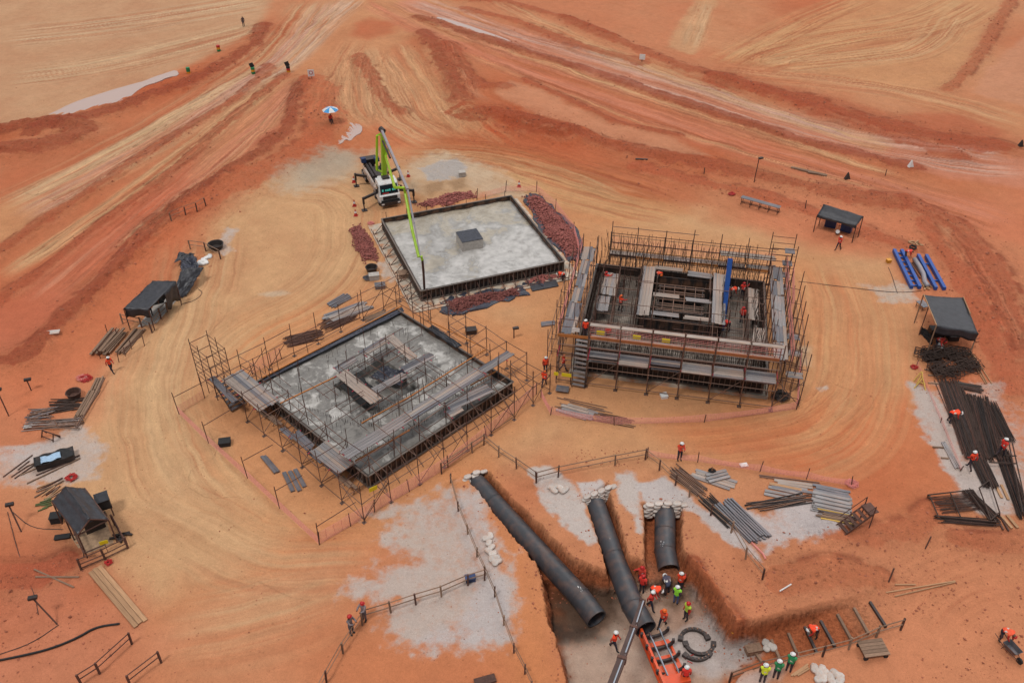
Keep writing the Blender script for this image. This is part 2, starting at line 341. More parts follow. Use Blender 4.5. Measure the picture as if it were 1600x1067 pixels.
    rt = np.clip(C[:,1]/C[:,0]/.56, .3, 1.0)                # redder soils are deeper red
    C[:,1] *= rt**.30; C[:,2] *= rt**.38; C *= (1+.34*(1-rt)*(1-.35*np.clip(RO, 0, 1)))[:, None]
    return np.clip(C, .01, .95), np.clip(CW, .01, .95), MW, RO, DZ, TR, wall
# ---------------------------------------------------------------- materials
MATS = {}
def nodes(name):
    m = bpy.data.materials.new(name); m.use_nodes = True; n = m.node_tree
    return m, n, n.nodes['Principled BSDF']
def mat(name, col, rough=.7, metal=0.0, var=.25, scale=6.0, bump=.0, spec=.4, dirt=0.0, emit=None):
    """plain procedural material: noise-varied colour, optional bump, optional orange site dust"""
    if name in MATS: return MATS[name]
    m, n, b = nodes(name); c = L(col)
    tc = n.nodes.new('ShaderNodeTexCoord'); oi = n.nodes.new('ShaderNodeObjectInfo')
    ns = n.nodes.new('ShaderNodeTexNoise'); ns.inputs['Scale'].default_value = scale; ns.inputs['Detail'].default_value = 5
    n.links.new(tc.outputs['Object'], ns.inputs['Vector'])
    rp = n.nodes.new('ShaderNodeMapRange'); rp.inputs['From Min'].default_value = .3; rp.inputs['From Max'].default_value = .7
    rp.inputs['To Min'].default_value = 1-var; rp.inputs['To Max'].default_value = 1+var
    n.links.new(ns.outputs['Fac'], rp.inputs['Value'])
    rr = n.nodes.new('ShaderNodeMapRange'); rr.inputs['To Min'].default_value = 1-var*.8; rr.inputs['To Max'].default_value = 1+var*.8
    n.links.new(oi.outputs['Random'], rr.inputs['Value'])
    mu = n.nodes.new('ShaderNodeMath'); mu.operation = 'MULTIPLY'
    n.links.new(rp.outputs[0], mu.inputs[0]); n.links.new(rr.outputs[0], mu.inputs[1])
    vm = n.nodes.new('ShaderNodeVectorMath'); vm.operation = 'SCALE'; vm.inputs[0].default_value = tuple(c)
    n.links.new(mu.outputs[0], vm.inputs['Scale'])
    out = vm.outputs[0]
    if dirt:
        n2 = n.nodes.new('ShaderNodeTexNoise'); n2.inputs['Scale'].default_value = 1.7; n2.inputs['Detail'].default_value = 6
        n.links.new(tc.outputs['Object'], n2.inputs['Vector'])
        r2 = n.nodes.new('ShaderNodeMapRange'); r2.inputs['From Min'].default_value = .45; r2.inputs['From Max'].default_value = .7
        r2.inputs['To Max'].default_value = dirt; n.links.new(n2.outputs['Fac'], r2.inputs['Value'])
        mx = n.nodes.new('ShaderNodeMix'); mx.data_type = 'RGBA'
        n.links.new(r2.outputs[0], mx.inputs['Factor']); n.links.new(out, mx.inputs['A'])
        mx.inputs['B'].default_value = (*L((196,136,98)), 1); out = mx.outputs['Result']
    n.links.new(out, b.inputs['Base Color'])
    b.inputs['Roughness'].default_value = rough; b.inputs['Metallic'].default_value = metal
    b.inputs['Specular IOR Level'].default_value = spec
    if bump:
        bp = n.nodes.new('ShaderNodeBump'); bp.inputs['Strength'].default_value = bump; bp.inputs['Distance'].default_value = .05
        n.links.new(ns.outputs['Fac'], bp.inputs['Height']); n.links.new(bp.outputs[0], b.inputs['Normal'])
    MATS[name] = m; return m
def ground_mat():
    m, n, b = nodes('laterite_soil')
    at = n.nodes.new('ShaderNodeAttribute'); at.attribute_name = 'Col'
    ge = n.nodes.new('ShaderNodeNewGeometry')
    fac = None
    for sc, lo, hi in ((1.3, .95, 1.05), (5.5, .92, 1.08), (16, .84, 1.14)):
        ns = n.nodes.new('ShaderNodeTexNoise'); ns.inputs['Scale'].default_value = sc; ns.inputs['Detail'].default_value = 4; ns.inputs['Roughness'].default_value = .65
        n.links.new(ge.outputs['Position'], ns.inputs['Vector'])
        rp = n.nodes.new('ShaderNodeMapRange'); rp.inputs['From Min'].default_value = .28; rp.inputs['From Max'].default_value = .72
        rp.inputs['To Min'].default_value = lo; rp.inputs['To Max'].default_value = hi
        n.links.new(ns.outputs['Fac'], rp.inputs['Value'])
        if fac is None: fac = rp.outputs[0]
        else:
            mu = n.nodes.new('ShaderNodeMath'); mu.operation = 'MULTIPLY'
            n.links.new(fac, mu.inputs[0]); n.links.new(rp.outputs[0], mu.inputs[1]); fac = mu.outputs[0]
    # pebbles and specks
    vo = n.nodes.new('ShaderNodeTexVoronoi'); vo.inputs['Scale'].default_value = 1.6; vo.inputs['Randomness'].default_value = 1
    n.links.new(ge.outputs['Position'], vo.inputs['Vector'])
    cr = n.nodes.new('ShaderNodeMapRange'); cr.inputs['From Min'].default_value = .05; cr.inputs['From Max'].default_value = .13
    cr.inputs['To Min'].default_value = .72; cr.inputs['To Max'].default_value = 1
    n.links.new(vo.outputs['Distance'], cr.inputs['Value'])
    mu = n.nodes.new('ShaderNodeMath'); mu.operation = 'MULTIPLY'
    n.links.new(fac, mu.inputs[0]); n.links.new(cr.outputs[0], mu.inputs[1]); fac = mu.outputs[0]
    wa = n.nodes.new('ShaderNodeAttribute'); wa.attribute_name = 'ColW'
    ka = n.nodes.new('ShaderNodeAttribute'); ka.attribute_name = 'Msk'; se = n.nodes.new('ShaderNodeSeparateColor'); n.links.new(ka.outputs['Color'], se.inputs[0])
    def noise(sc, det, ro=.6):
        q = n.nodes.new('ShaderNodeTexNoise'); q.inputs['Scale'].default_value = sc; q.inputs['Detail'].default_value = det; q.inputs['Roughness'].default_value = ro
        n.links.new(ge.outputs['Position'], q.inputs['Vector']); return q.outputs['Fac']
    def mth(op, a, b_):
        q = n.nodes.new('ShaderNodeMath'); q.operation = op
        for i, v in enumerate((a, b_)):
            if isinstance(v, (int, float)): q.inputs[i].default_value = v
            else: n.links.new(v, q.inputs[i])
        return q.outputs[0]
    def rng_(v, a, b_, c=0, d=1):
        q = n.nodes.new('ShaderNodeMapRange'); q.interpolation_type = 'SMOOTHSTEP'; n.links.new(v, q.inputs['Value'])
        for k, u in zip(('From Min','From Max','To Min','To Max'), (a, b_, c, d)): q.inputs[k].default_value = u
        return q.outputs[0]
    wf = rng_(mth('ADD', se.outputs[0], mth('MULTIPLY', mth('SUBTRACT', noise(1.6, 9, .7), .5), 1.0)), .16, .78, 0, .95)
    mx = n.nodes.new('ShaderNodeMix'); mx.data_type = 'RGBA'; n.links.new(wf, mx.inputs['Factor']); n.links.new(at.outputs['Color'], mx.inputs['A']); n.links.new(wa.outputs['Color'], mx.inputs['B'])
    # rough broken soil: dark crumbs and pale crumbs where the ground has been turned over
    cl = noise(2.6, 6, .72)
    dkf = mth('MULTIPLY', rng_(cl, .44, .36), se.outputs[1]); lf = mth('MULTIPLY', rng_(cl, .58, .68), se.outputs[1])
    sp = mth('MULTIPLY', mth('SUBTRACT', 1.0, mth('MULTIPLY', dkf, .34)), mth('ADD', 1.0, mth('MULTIPLY', lf, .34)))
    fine = noise(7.5, 5, .8)
    sp = mth('MULTIPLY', sp, mth('SUBTRACT', 1.0, mth('MULTIPLY', rng_(fine, .42, .30), .34)))
    # wheel ruts: streaks along the line of travel
    ta = n.nodes.new('ShaderNodeAttribute'); ta.attribute_name = 'Trk'; ts = n.nodes.new('ShaderNodeSeparateXYZ'); n.links.new(ta.outputs['Vector'], ts.inputs[0])
    cb = n.nodes.new('ShaderNodeCombineXYZ'); n.links.new(mth('MULTIPLY', ts.outputs[0], 2.6), cb.inputs[0]); n.links.new(mth('MULTIPLY', ts.outputs[1], .10), cb.inputs[1])
    rn = n.nodes.new('ShaderNodeTexNoise'); rn.noise_dimensions = '2D'; rn.inputs['Scale'].default_value = 1.0; rn.inputs['Detail'].default_value = 3.5; rn.inputs['Roughness'].default_value = .72
    n.links.new(cb.outputs[0], rn.inputs['Vector'])
    rut = mth('MULTIPLY', mth('SUBTRACT', rn.outputs['Fac'], .5), ts.outputs[2])
    sp = mth('MULTIPLY', sp, mth('ADD', 1.0, mth('MULTIPLY', rut, 1.25)))
    # cut faces: scraped by the bucket, streaked downwards, faintly layered
    vp = n.nodes.new('ShaderNodeMapping'); vp.inputs['Scale'].default_value = (5.5, 5.5, .9); n.links.new(ge.outputs['Position'], vp.inputs['Vector'])
    vn_ = n.nodes.new('ShaderNodeTexNoise'); vn_.inputs['Scale'].default_value = 1.0; vn_.inputs['Detail'].default_value = 5; n.links.new(vp.outputs[0], vn_.inputs['Vector'])
    scr = mth('MULTIPLY', mth('SUBTRACT', vn_.outputs['Fac'], .5), se.outputs[2])
    sp = mth('MULTIPLY', sp, mth('ADD', 1.0, mth('MULTIPLY', scr, 1.3)))
    fac = mth('MULTIPLY', fac, sp)
    vm = n.nodes.new('ShaderNodeVectorMath'); vm.operation = 'SCALE'
    n.links.new(mx.outputs['Result'], vm.inputs[0]); n.links.new(fac, vm.inputs['Scale'])
    n.links.new(vm.outputs[0], b.inputs['Base Color'])
    b.inputs['Roughness'].default_value = .95; b.inputs['Specular IOR Level'].default_value = .15
    n3 = n.nodes.new('ShaderNodeTexNoise'); n3.inputs['Scale'].default_value = 4; n3.inputs['Detail'].default_value = 8; n3.inputs['Roughness'].default_value = .7
    n.links.new(ge.outputs['Position'], n3.inputs['Vector'])
    bp = n.nodes.new('ShaderNodeBump'); bp.inputs['Strength'].default_value = .7; bp.inputs['Distance'].default_value = .12
    n.links.new(mth('ADD', mth('MULTIPLY', n3.outputs['Fac'], mth('ADD', .5, se.outputs[1])), mth('ADD', mth('MULTIPLY', cl, mth('MULTIPLY', se.outputs[1], 2.2)), mth('ADD', mth('MULTIPLY', rut, 1.6), mth('MULTIPLY', scr, 2.5)))), bp.inputs['Height']); n.links.new(bp.outputs[0], b.inputs['Normal'])
    return m
# ---------------------------------------------------------------- ground sheet
def build_ground():
    ys = [22.0]
    while ys[-1] < 178: ys.append(ys[-1] + .085 + max(0, ys[-1]-45)*.0019)
    ys = np.array([-3000, -600, -120, -20, 10, 17] + ys + [184, 200, 240, 330, 600, 1500, 6000])
    NU = 860
    u = np.linspace(-1, 1, NU); u = np.concatenate([[-60, -14, -5, -2.4, -1.5, -1.2], u, [1.2, 1.5, 2.4, 5, 14, 60]])
    wid = 8 + .557*1.03*np.clip(ys, 24, 400)/1 + 9*sst(20, 60, 60-ys)
    wid = np.maximum(wid, 30)
    X = (u[None, :]*wid[:, None]).ravel(); Y = np.repeat(ys[:, None], len(u), 1).ravel()
    Z = terrain(X, Y)
    inner = (np.abs(X) < 130) & (Y > 18) & (Y < 190)
    Z = np.where(inner, Z + .06*(fbm(X*.8, Y*.8, 4, 70)-.5), Z)
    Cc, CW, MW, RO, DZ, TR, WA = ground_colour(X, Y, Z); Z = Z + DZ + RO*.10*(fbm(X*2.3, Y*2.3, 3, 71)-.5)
    nr, nc = len(ys), len(u)
    me = bpy.data.meshes.new('ground')
    idx = np.arange(nr*nc).reshape(nr, nc)
    F = np.stack([idx[:-1,:-1], idx[:-1,1:], idx[1:,1:], idx[1:,:-1]], -1).reshape(-1, 4)
    me.vertices.add(nr*nc); me.vertices.foreach_set('co', np.stack([X, Y, Z], 1).astype(np.float32).ravel())
    me.loops.add(F.size); me.loops.foreach_set('vertex_index', F.ravel().astype(np.int32))
    me.polygons.add(len(F)); me.polygons.foreach_set('loop_start', np.arange(0, F.size, 4, dtype=np.int32))
    me.polygons.foreach_set('use_smooth', np.ones(len(F), bool))
    me.update()
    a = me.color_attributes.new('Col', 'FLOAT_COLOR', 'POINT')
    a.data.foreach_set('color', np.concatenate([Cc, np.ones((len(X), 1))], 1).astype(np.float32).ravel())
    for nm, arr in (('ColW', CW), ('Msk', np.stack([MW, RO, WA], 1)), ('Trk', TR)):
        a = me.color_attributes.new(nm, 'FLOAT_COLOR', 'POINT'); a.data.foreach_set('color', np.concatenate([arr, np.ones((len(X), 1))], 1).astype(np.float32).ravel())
    me.materials.append(ground_mat())
    o = bpy.data.objects.new('ground', me); COL.objects.link(o); o['kind'] = 'structure'
    o['label'] = 'red laterite earth of the building site with wheel tracks'
    return o
build_ground()
# ---------------------------------------------------------------- building helpers
def V(*a): return Vector(a)
def thing(name, label, cat, loc=(0,0,0), rz=0.0, group=None):
    o = bpy.data.objects.new(name, None); COL.objects.link(o)
    o.empty_display_size = .2; o.location = loc; o.rotation_euler = (0, 0, rz)
    return tag(o, label, cat, group)
def tag(o, label, cat, group=None):
    o['label'] = label; o['category'] = cat
    if group: o['group'] = group
    return o
class MB:
    def __init__(s): s.v = []; s.f = []; s.m = []
    def add(s, vs, fs, m=0):
        k = len(s.v); s.v += [tuple(v) for v in vs]; s.f += [tuple(i+k for i in f) for f in fs]; s.m += [m]*len(fs); return s
    def box(s, c, d, rz=0, m=0, rot=None, taper=1.0):
        x, y, z = d[0]/2, d[1]/2, d[2]/2; M = rot if rot is not None else Matrix.Rotation(rz, 3, 'Z'); c = Vector(c)
        vs = [M @ Vector((sx*x*(taper if sz > 0 else 1), sy*y*(taper if sz > 0 else 1), sz*z)) + c for sz in (-1, 1) for sx, sy in ((-1,-1),(1,-1),(1,1),(-1,1))]
        return s.add(vs, [(3,2,1,0),(4,5,6,7),(0,1,5,4),(1,2,6,5),(2,3,7,6),(3,0,4,7)], m)
    def beam(s, p, q, w, h, m=0):
        p = Vector(p); q = Vector(q); d = q-p; l = d.length; d.normalize()
        up = V(0,0,1) if abs(d.z) < .95 else V(0,1,0)
        sd = d.cross(up).normalized(); up = sd.cross(d)
        M = Matrix((d, sd, up)).transposed()
        return s.box((p+q)/2, (l, w, h), rot=M, m=m)
    def tube(s, pts, r, n=6, m=0, caps=True, r2=None):
        pts = [Vector(p) for p in pts]; rings = []
        for i, p in enumerate(pts):
            d = (pts[min(i+1, len(pts)-1)] - pts[max(i-1, 0)]).normalized()
            up = V(0,0,1) if abs(d.z) < .9 else V(0,1,0)
            a = d.cross(up).normalized(); b = a.cross(d)
            rr = r if r2 is None else r + (r2-r)*i/(len(pts)-1)
            rings.append([p + a*math.cos(2*math.pi*k/n)*rr + b*math.sin(2*math.pi*k/n)*rr for k in range(n)])
        fs = [(i*n+k, i*n+(k+1) % n, (i+1)*n+(k+1) % n, (i+1)*n+k) for i in range(len(pts)-1) for k in range(n)]
        if caps: fs += [tuple(range(n))[::-1], tuple((len(pts)-1)*n+k for k in range(n))]
        return s.add([v for g in rings for v in g], fs, m)
    def prism(s, poly, z0, z1, m=0, m_top=None):
        n = len(poly); vs = [(x, y, z0) for x, y in poly] + [(x, y, z1) for x, y in poly]
        s.add(vs, [tuple(range(n))[::-1]] + [(i, (i+1) % n, n+(i+1) % n, n+i) for i in range(n)], m)
        s.add(vs[n:], [tuple(range(n))], m if m_top is None else m_top); return s
    def grid(s, fn, nu, nv, m=0, thick=0.0):
        vs = [Vector(fn(i/(nu-1), j/(nv-1))) for j in range(nv) for i in range(nu)]
        fs = [(j*nu+i, j*nu+i+1, (j+1)*nu+i+1, (j+1)*nu+i) for j in range(nv-1) for i in range(nu-1)]
        s.add(vs, fs, m)
        if thick:
            k = len(vs); s.add([v - V(0,0,thick) for v in vs], [f[::-1] for f in fs], m)
            edge = [(i, i+1) for i in range(nu-1)] + [((j)*nu+nu-1, (j+1)*nu+nu-1) for j in range(nv-1)] + [((nv-1)*nu+i+1, (nv-1)*nu+i) for i in range(nu-1)] + [((j+1)*nu, j*nu) for j in range(nv-1)]
            base = len(s.v)-2*k
            for a, b in edge: s.f.append((base+b, base+a, base+a+k, base+b+k)); s.m.append(m)
        return s
    def dome(s, c, r, sc=(1,1,1), nu=8, nv=4, m=0, low=0.0, M=None):
        vs = []; c = Vector(c)
        for j in range(nv+1):
            th = low + (math.pi/2-low)*j/nv
            for i in range(nu):
                ph = 2*math.pi*i/nu
                v = Vector((math.cos(th)*math.cos(ph)*r*sc[0], math.cos(th)*math.sin(ph)*r*sc[1], math.sin(th)*r*sc[2]))
                vs.append((M @ v if M is not None else v) + c)
        fs = [(j*nu+i, j*nu+(i+1) % nu, (j+1)*nu+(i+1) % nu, (j+1)*nu+i) for j in range(nv) for i in range(nu)]
        return s.add(vs, fs + [tuple(range(nu))[::-1]], m)
    def rock(s, c, r, m=0, k=1.0):
        c = Vector(c); d = [(1,0,0),(-1,0,0),(0,1,0),(0,-1,0),(0,0,1),(0,0,-1)]
        a = random.random()*6.28; M = Matrix.Rotation(a, 3, 'Z') @ Matrix.Rotation(random.uniform(-.6,.6), 3, 'X')
        vs = [c + M @ (Vector(e)*r*random.uniform(.6, 1.25)*(k if i > 3 else 1)) for i, e in enumerate(d)]
        return s.add(vs, [(0,2,4),(2,1,4),(1,3,4),(3,0,4),(2,0,5),(1,2,5),(3,1,5),(0,3,5)], m)
    def build(s, name, mats, parent=None, off=None, smooth=False, kind=None, label=None):
        me = bpy.data.meshes.new(name)
        vs = s.v if off is None else [(v[0]-off[0], v[1]-off[1], v[2]-off[2]) for v in s.v]
        me.from_pydata(vs, [], s.f)
        if not isinstance(mats, (list, tuple)): mats = [mats]
        for mm in mats: me.materials.append(mm)
        if len(mats) > 1: me.polygons.foreach_set('material_index', s.m)
        if smooth: me.polygons.foreach_set('use_smooth', [True]*len(s.f))
        me.update()
        o = bpy.data.objects.new(name, me); COL.objects.link(o)
        if parent is not None: o.parent = parent
        if kind: o['kind'] = kind
        if label: o['label'] = label
        return o
UNIT = {}
def _unit(shape, m):
    k = (shape, m.name)
    if k not in UNIT:
        b = MB()
        if shape == 'rod': b.tube([(0,0,0),(0,0,1)], 1, 6)
        elif shape == 'box': b.box((0,0,0), (1,1,1))
        elif shape == 'plank':                      # decking plank: shallow channel section with a lip each side
            b.box((0,0,-.1), (1,.96,.8)); b.box((0,.46,.2), (.998,.08,.9)); b.box((0,-.46,.2), (.998,.08,.9)); b.box((0,0,.32), (.998,.1,.25))
        elif shape == 'bag':
            pts = []
            for j, (z, k2) in enumerate(((-.5,.62),(-.25,.97),(.1,1),(.38,.86),(.5,.5))):
                for i in range(8):
                    a = 2*math.pi*i/8 + .39
                    cx = max(-.9, min(.9, 1.25*math.cos(a))); cy = max(-.9, min(.9, 1.25*math.sin(a)))
                    pts.append((cx*.55*k2, cy*.55*k2, z))
            b.add(pts, [(j*8+i, j*8+(i+1) % 8, (j+1)*8+(i+1) % 8, (j+1)*8+i) for j in range(4) for i in range(8)] + [tuple(range(8))[::-1], tuple(32+i for i in range(8))])
        me = bpy.data.meshes.new(shape); me.from_pydata(b.v, [], b.f); me.materials.append(m)
        if shape in ('rod', 'bag'): me.polygons.foreach_set('use_smooth', [len(p.vertices) == 4 for p in me.polygons])
        me.update(); UNIT[k] = me
    return UNIT[k]
def inst(shape, name, M, m, parent):                # one piece: shares mesh data, has its own placement (M in the parent's frame)
    o = bpy.data.objects.new(name, _unit(shape, m)); COL.objects.link(o)
    o.parent = parent; o.matrix_basis = M; return o
def frame(p, q, roll=None):
    p = Vector(p); q = Vector(q); d = (q-p); l = d.length; d.normalize()
    up = V(0,0,1) if abs(d.z) < .97 else V(0,1,0)
    sd = d.cross(up).normalized(); up = sd.cross(d)
    return p, q, l, d, sd, up
def rod(name, p, q, r, m, parent):
    p, q, l, d, sd, up = frame(p, q)
    M = Matrix.Translation(p) @ Matrix((sd, up, d)).transposed().to_4x4() @ Matrix.Diagonal((r, r, l, 1))
    return inst('rod', name, M, m, parent)
def board(name, p, q, w, h, m, parent, shape='box', tilt=0.0):
    p, q, l, d, sd, up = frame(p, q)
    B = Matrix((d, sd, up)).transposed().to_4x4() @ Matrix.Rotation(tilt, 4, 'X')
    M = Matrix.Translation((p+q)/2) @ B @ Matrix.Diagonal((l, w, h, 1))
    return inst(shape, name, M, m, parent)
def deck(parent, off, p, q, n, w, h, m, gap=.012, name='plank', jit=.06, shape='plank', t0=None):
    """n planks laid side by side between p and q (world points at deck height)"""
    p, q, l, d, sd, up = frame(Vector(p)-Vector(off), Vector(q)-Vector(off))
    for i in range(n):
        s = (i-(n-1)/2)*(w+gap); j = random.uniform(-jit, jit)
        mm = m if not isinstance(m, (list, tuple)) else random.choice(m)
        board(name, p+sd*s+d*j, q+sd*s+d*j+V(0,0,random.uniform(-.008,.008)), w, h, mm, parent, shape)
def lerp(a, b, t): return a + (b-a)*t
# ---------------------------------------------------------------- palette
m_steel = mat('galvanised_tube', (96,84,80), .5, .35, .25, 3, dirt=.6)
m_rust = mat('rusty_steel', (98,68,58), .8, .1, .3, 8)
m_rebar = mat('rebar_steel', (74,57,50), .8, .15, .3, 9)
m_plank = mat('steel_plank', (150,146,146), .5, .3, .20, 2.5, dirt=.5)
m_plank2 = mat('steel_plank_dusty', (172,158,148), .6, .2, .18, 2.5, dirt=.6)
m_plank3 = mat('steel_plank_dark', (116,116,122), .45, .4, .2, 2.5, dirt=.3)
PL = (m_plank, m_plank, m_plank2, m_plank3)
m_form = mat('dark_formwork', (44,40,40), .6, .2, .3, 4, dirt=.25)
m_rib = mat('formwork_rib', (112,104,98), .55, .3, .25, 6, dirt=.3)
m_timber = mat('timber', (182,140,104), .85, 0, .25, 7)
m_timber_d = mat('weathered_timber', (140,112,92), .9, 0, .3, 7)
m_orange_t = mat('orange_timber', (196,124,66), .8, 0, .2, 7)
m_tarp = mat('black_tarpaulin', (57,57,62), .42, 0, .25, 3, bump=.6)
m_tarp2 = mat('dark_plastic_sheet', (62,64,76), .38, 0, .3, 4, bump=.8)
m_hdpe = mat('black_polyethylene', (66,67,72), .42, 0, .10, 2.2, dirt=.14)
m_blue = mat('blue_paint', (40,88,168), .45, .1, .12, 5)
m_dblue = mat('dark_blue_sheet', (44,62,104), .5, 0, .15, 4)
m_green = mat('lime_paint', (160,200,40), .4, 0, .08, 5)
m_pink = mat('pink_netting', (226,140,130), .7, 0, .1, 5)
m_red = mat('red_paint', (190,50,46), .5, 0, .15, 5)
m_clamp = mat('magenta_coupler', (190,44,74), .5, 0, .2, 8)
m_white = mat('white_paint', (232,232,230), .4, 0, .06, 3, dirt=.25)
m_black = mat('black_rubber', (38,37,38), .75, 0, .2, 6)
m_glass = mat('dark_glass', (28,38,44), .08, 0, .1, 2, spec=.6)
m_grey = mat('grey_boom_paint', (158,154,160), .4, .1, .1, 3, dirt=.3)
m_bag = mat('white_sandbag', (206,196,188), .85, 0, .16, 5, bump=.6, dirt=.6)
m_brick = mat('broken_brick', (152,90,82), .9, 0, .5, 7.0)
m_yel = mat('yellow_sign', (240,214,40), .5, 0, .05, 3)
m_conc = mat('concrete_block', (182,174,166), .85, 0, .15, 4, bump=.3)
m_yelt = mat('yellow_timber', (206,166,84), .8, 0, .2, 6)
m_orange = mat('machine_orange', (232,82,32), .4, 0, .1, 4, dirt=.3)
m_chrome = mat('chrome_rod', (210,214,222), .15, .9, .05, 2)
m_bronze = mat('boom_brown', (88,66,60), .4, .3, .15, 2)
m_dsteel = mat('dark_steel', (70,62,60), .5, .4, .2, 5)
m_cloth = {}
def cloth(c):
    k = 'cloth_%d_%d_%d' % c
    return mat(k, c, .85, 0, .2, 7, dirt=.3)
m_skin = mat('skin', (104,68,50), .6, 0, .08, 6)
def water_mat():
    m, n, b = nodes('muddy_water'); b.inputs['Base Color'].default_value = (*L((196,168,156)), 1)
    b.inputs['Roughness'].default_value = .06; b.inputs['Specular IOR Level'].default_value = .5
    return m
m_water = water_mat()
def concrete_mat(name, cols, scale, wet=(.45, .6), dist=.35, grad=0):
    m, n, b = nodes(name); ge = n.nodes.new('ShaderNodeTexCoord')
    n1 = n.nodes.new('ShaderNodeTexNoise'); n1.inputs['Scale'].default_value = scale; n1.inputs['Detail'].default_value = 7; n1.inputs['Distortion'].default_value = dist; n1.inputs['Roughness'].default_value = .66
    n.links.new(ge.outputs['Object'], n1.inputs['Vector'])
    cr = n.nodes.new('ShaderNodeValToRGB'); els = cr.color_ramp.elements
    for i, (p, c) in enumerate(cols):
        e = els[i] if i < 2 else els.new(p)
        e.position = p; e.color = (*L(c), 1)
    fo = n1.outputs['Fac']
    if grad:                                            # bleed water stands at the far side of the pour
        sx = n.nodes.new('ShaderNodeSeparateXYZ'); n.links.new(ge.outputs['Object'], sx.inputs[0])
        ma = n.nodes.new('ShaderNodeMath'); ma.operation = 'MULTIPLY_ADD'; ma.inputs[1].default_value = grad
        n.links.new(sx.outputs['Y'], ma.inputs[0]); n.links.new(fo, ma.inputs[2]); fo = ma.outputs[0]
    n.links.new(fo, cr.inputs['Fac'])
    n2 = n.nodes.new('ShaderNodeTexNoise'); n2.inputs['Scale'].default_value = scale*6; n2.inputs['Detail'].default_value = 5
    n.links.new(ge.outputs['Object'], n2.inputs['Vector'])
    rp = n.nodes.new('ShaderNodeMapRange'); rp.inputs['From Min'].default_value = .3; rp.inputs['From Max'].default_value = .7; rp.inputs['To Min'].default_value = .82; rp.inputs['To Max'].default_value = 1.14
    n.links.new(n2.outputs['Fac'], rp.inputs['Value'])
    vm = n.nodes.new('ShaderNodeVectorMath'); vm.operation = 'SCALE'
    n.links.new(cr.outputs['Color'], vm.inputs[0]); n.links.new(rp.outputs[0], vm.inputs['Scale']); n.links.new(vm.outputs[0], b.inputs['Base Color'])
    r = n.nodes.new('ShaderNodeMapRange'); r.inputs['From Min'].default_value = wet[0]; r.inputs['From Max'].default_value = wet[1]; r.inputs['To Min'].default_value = .25; r.inputs['To Max'].default_value = .8
    n.links.new(n1.outputs['Fac'], r.inputs['Value']); n.links.new(r.outputs[0], b.inputs['Roughness'])
    bp = n.nodes.new('ShaderNodeBump'); bp.inputs['Strength'].default_value = .4; bp.inputs['Distance'].default_value = .06
    n.links.new(n2.outputs['Fac'], bp.inputs['Height']); n.links.new(bp.outputs[0], b.inputs['Normal'])
    return m
m_wet = concrete_mat('fresh_concrete', [(.30,(168,156,138)),(.42,(180,170,154)),(.47,(158,154,149)),(.53,(184,180,175)),(.62,(198,194,190)),(.72,(172,168,163))], .32, grad=-.016)
m_dry = concrete_mat('rough_concrete', [(.28,(100,96,92)),(.42,(140,135,129)),(.51,(122,118,113)),(.57,(168,164,158)),(.65,(200,196,191)),(.73,(150,144,138))], .6)
m_floor = concrete_mat('dusty_blinding', [(.28,(100,90,82)),(.45,(132,120,110)),(.55,(150,136,122)),(.62,(202,188,174)),(.8,(156,142,130))], .5)
# ================================================================ puddles
def puddle(pts, label, dz=.02, z=None):
    q = P2(pts); zc = [gz(a, b) for a, b in q]; z = max(min(zc), -.1)+.05 if z is None else z
    for _ in range(1):
        q = np.array([p for a, b in zip(q, np.roll(q, -1, 0)) for p in (a*.75+b*.25, a*.25+b*.75)])
    c = q.mean(0); b = MB(); b.prism([(p[0]-c[0], p[1]-c[1]) for p in q], -.30, 0)
    o = b.build('puddle', m_water); o.location = (c[0], c[1], z); o['kind'] = 'structure'; o['label'] = label
puddle([(50,189),(64,190),(78,192),(96,187),(118,183),(138,176),(157,172),(180,163),(200,156),(209,148),(216,142),(230,134),(246,130),(262,122),(281,119),(276,110),(258,116),(242,121),(226,128),(210,132),(196,136),(178,141),(153,149),(130,156),(107,165),(90,174),(72,182)], 'long pale muddy puddle beside the haul road', z=.10)
puddle([(524,226),(532,212),(536,184),(545,193),(566,196),(566,208),(554,214),(548,222),(540,218),(534,226)], 'ragged pale puddle behind the pump truck', z=.09)
puddle([(-10,203),(22,194),(16,198),(0,206)], 'pale puddle at the left edge of the photo', z=.12)
puddle([(680,31),(731,48),(800,71),(802,66),(731,41),(686,27)], 'thin strip of water along the upper road', z=.12)
# ================================================================ concrete footing being poured
S1 = V(-4.06, 74.39, 0); A1 = math.atan2(4.93, 12.81); HS = 6.75
def formwork_ring(t, hs, z0, z1, npan, ribs, hy=None):
    hy = hy or hs
    for k in range(4):
        Rz = Matrix.Rotation(k*math.pi/2, 4, 'Z'); hw, hd = (hs, hy) if k % 2 == 0 else (hy, hs)
        pw = 2*hw/npan
        for i in range(npan):
            x = -hw + pw*(i+.5)
            M = Rz @ Matrix.Translation((x, -hd-.04, (z0+z1)/2)) @ Matrix.Diagonal((pw-.02, .06, z1-z0, 1))
            inst('box', 'panel', M, m_form, t)
        for i in range(npan*ribs+1):
            x = -hw + 2*hw*i/(npan*ribs)
            M = Rz @ Matrix.Translation((x, -hd-.13, (z0+z1)/2)) @ Matrix.Diagonal((.055, .12, z1-z0-.06, 1))
            inst('box', 'rib', M, m_rib, t)
        for z in (z1-.03, z0+.06):
            M = Rz @ Matrix.Translation((0, -hd-.11, z)) @ Matrix.Diagonal((2*hw+.3, .20, .06, 1))
            inst('box', 'rail', M, m_rib, t)
t = thing('formwork', 'dark steel formwork box around the freshly poured pale concrete', 'formwork', S1, A1)
formwork_ring(t, HS, .12, 1.2, 11, 3)
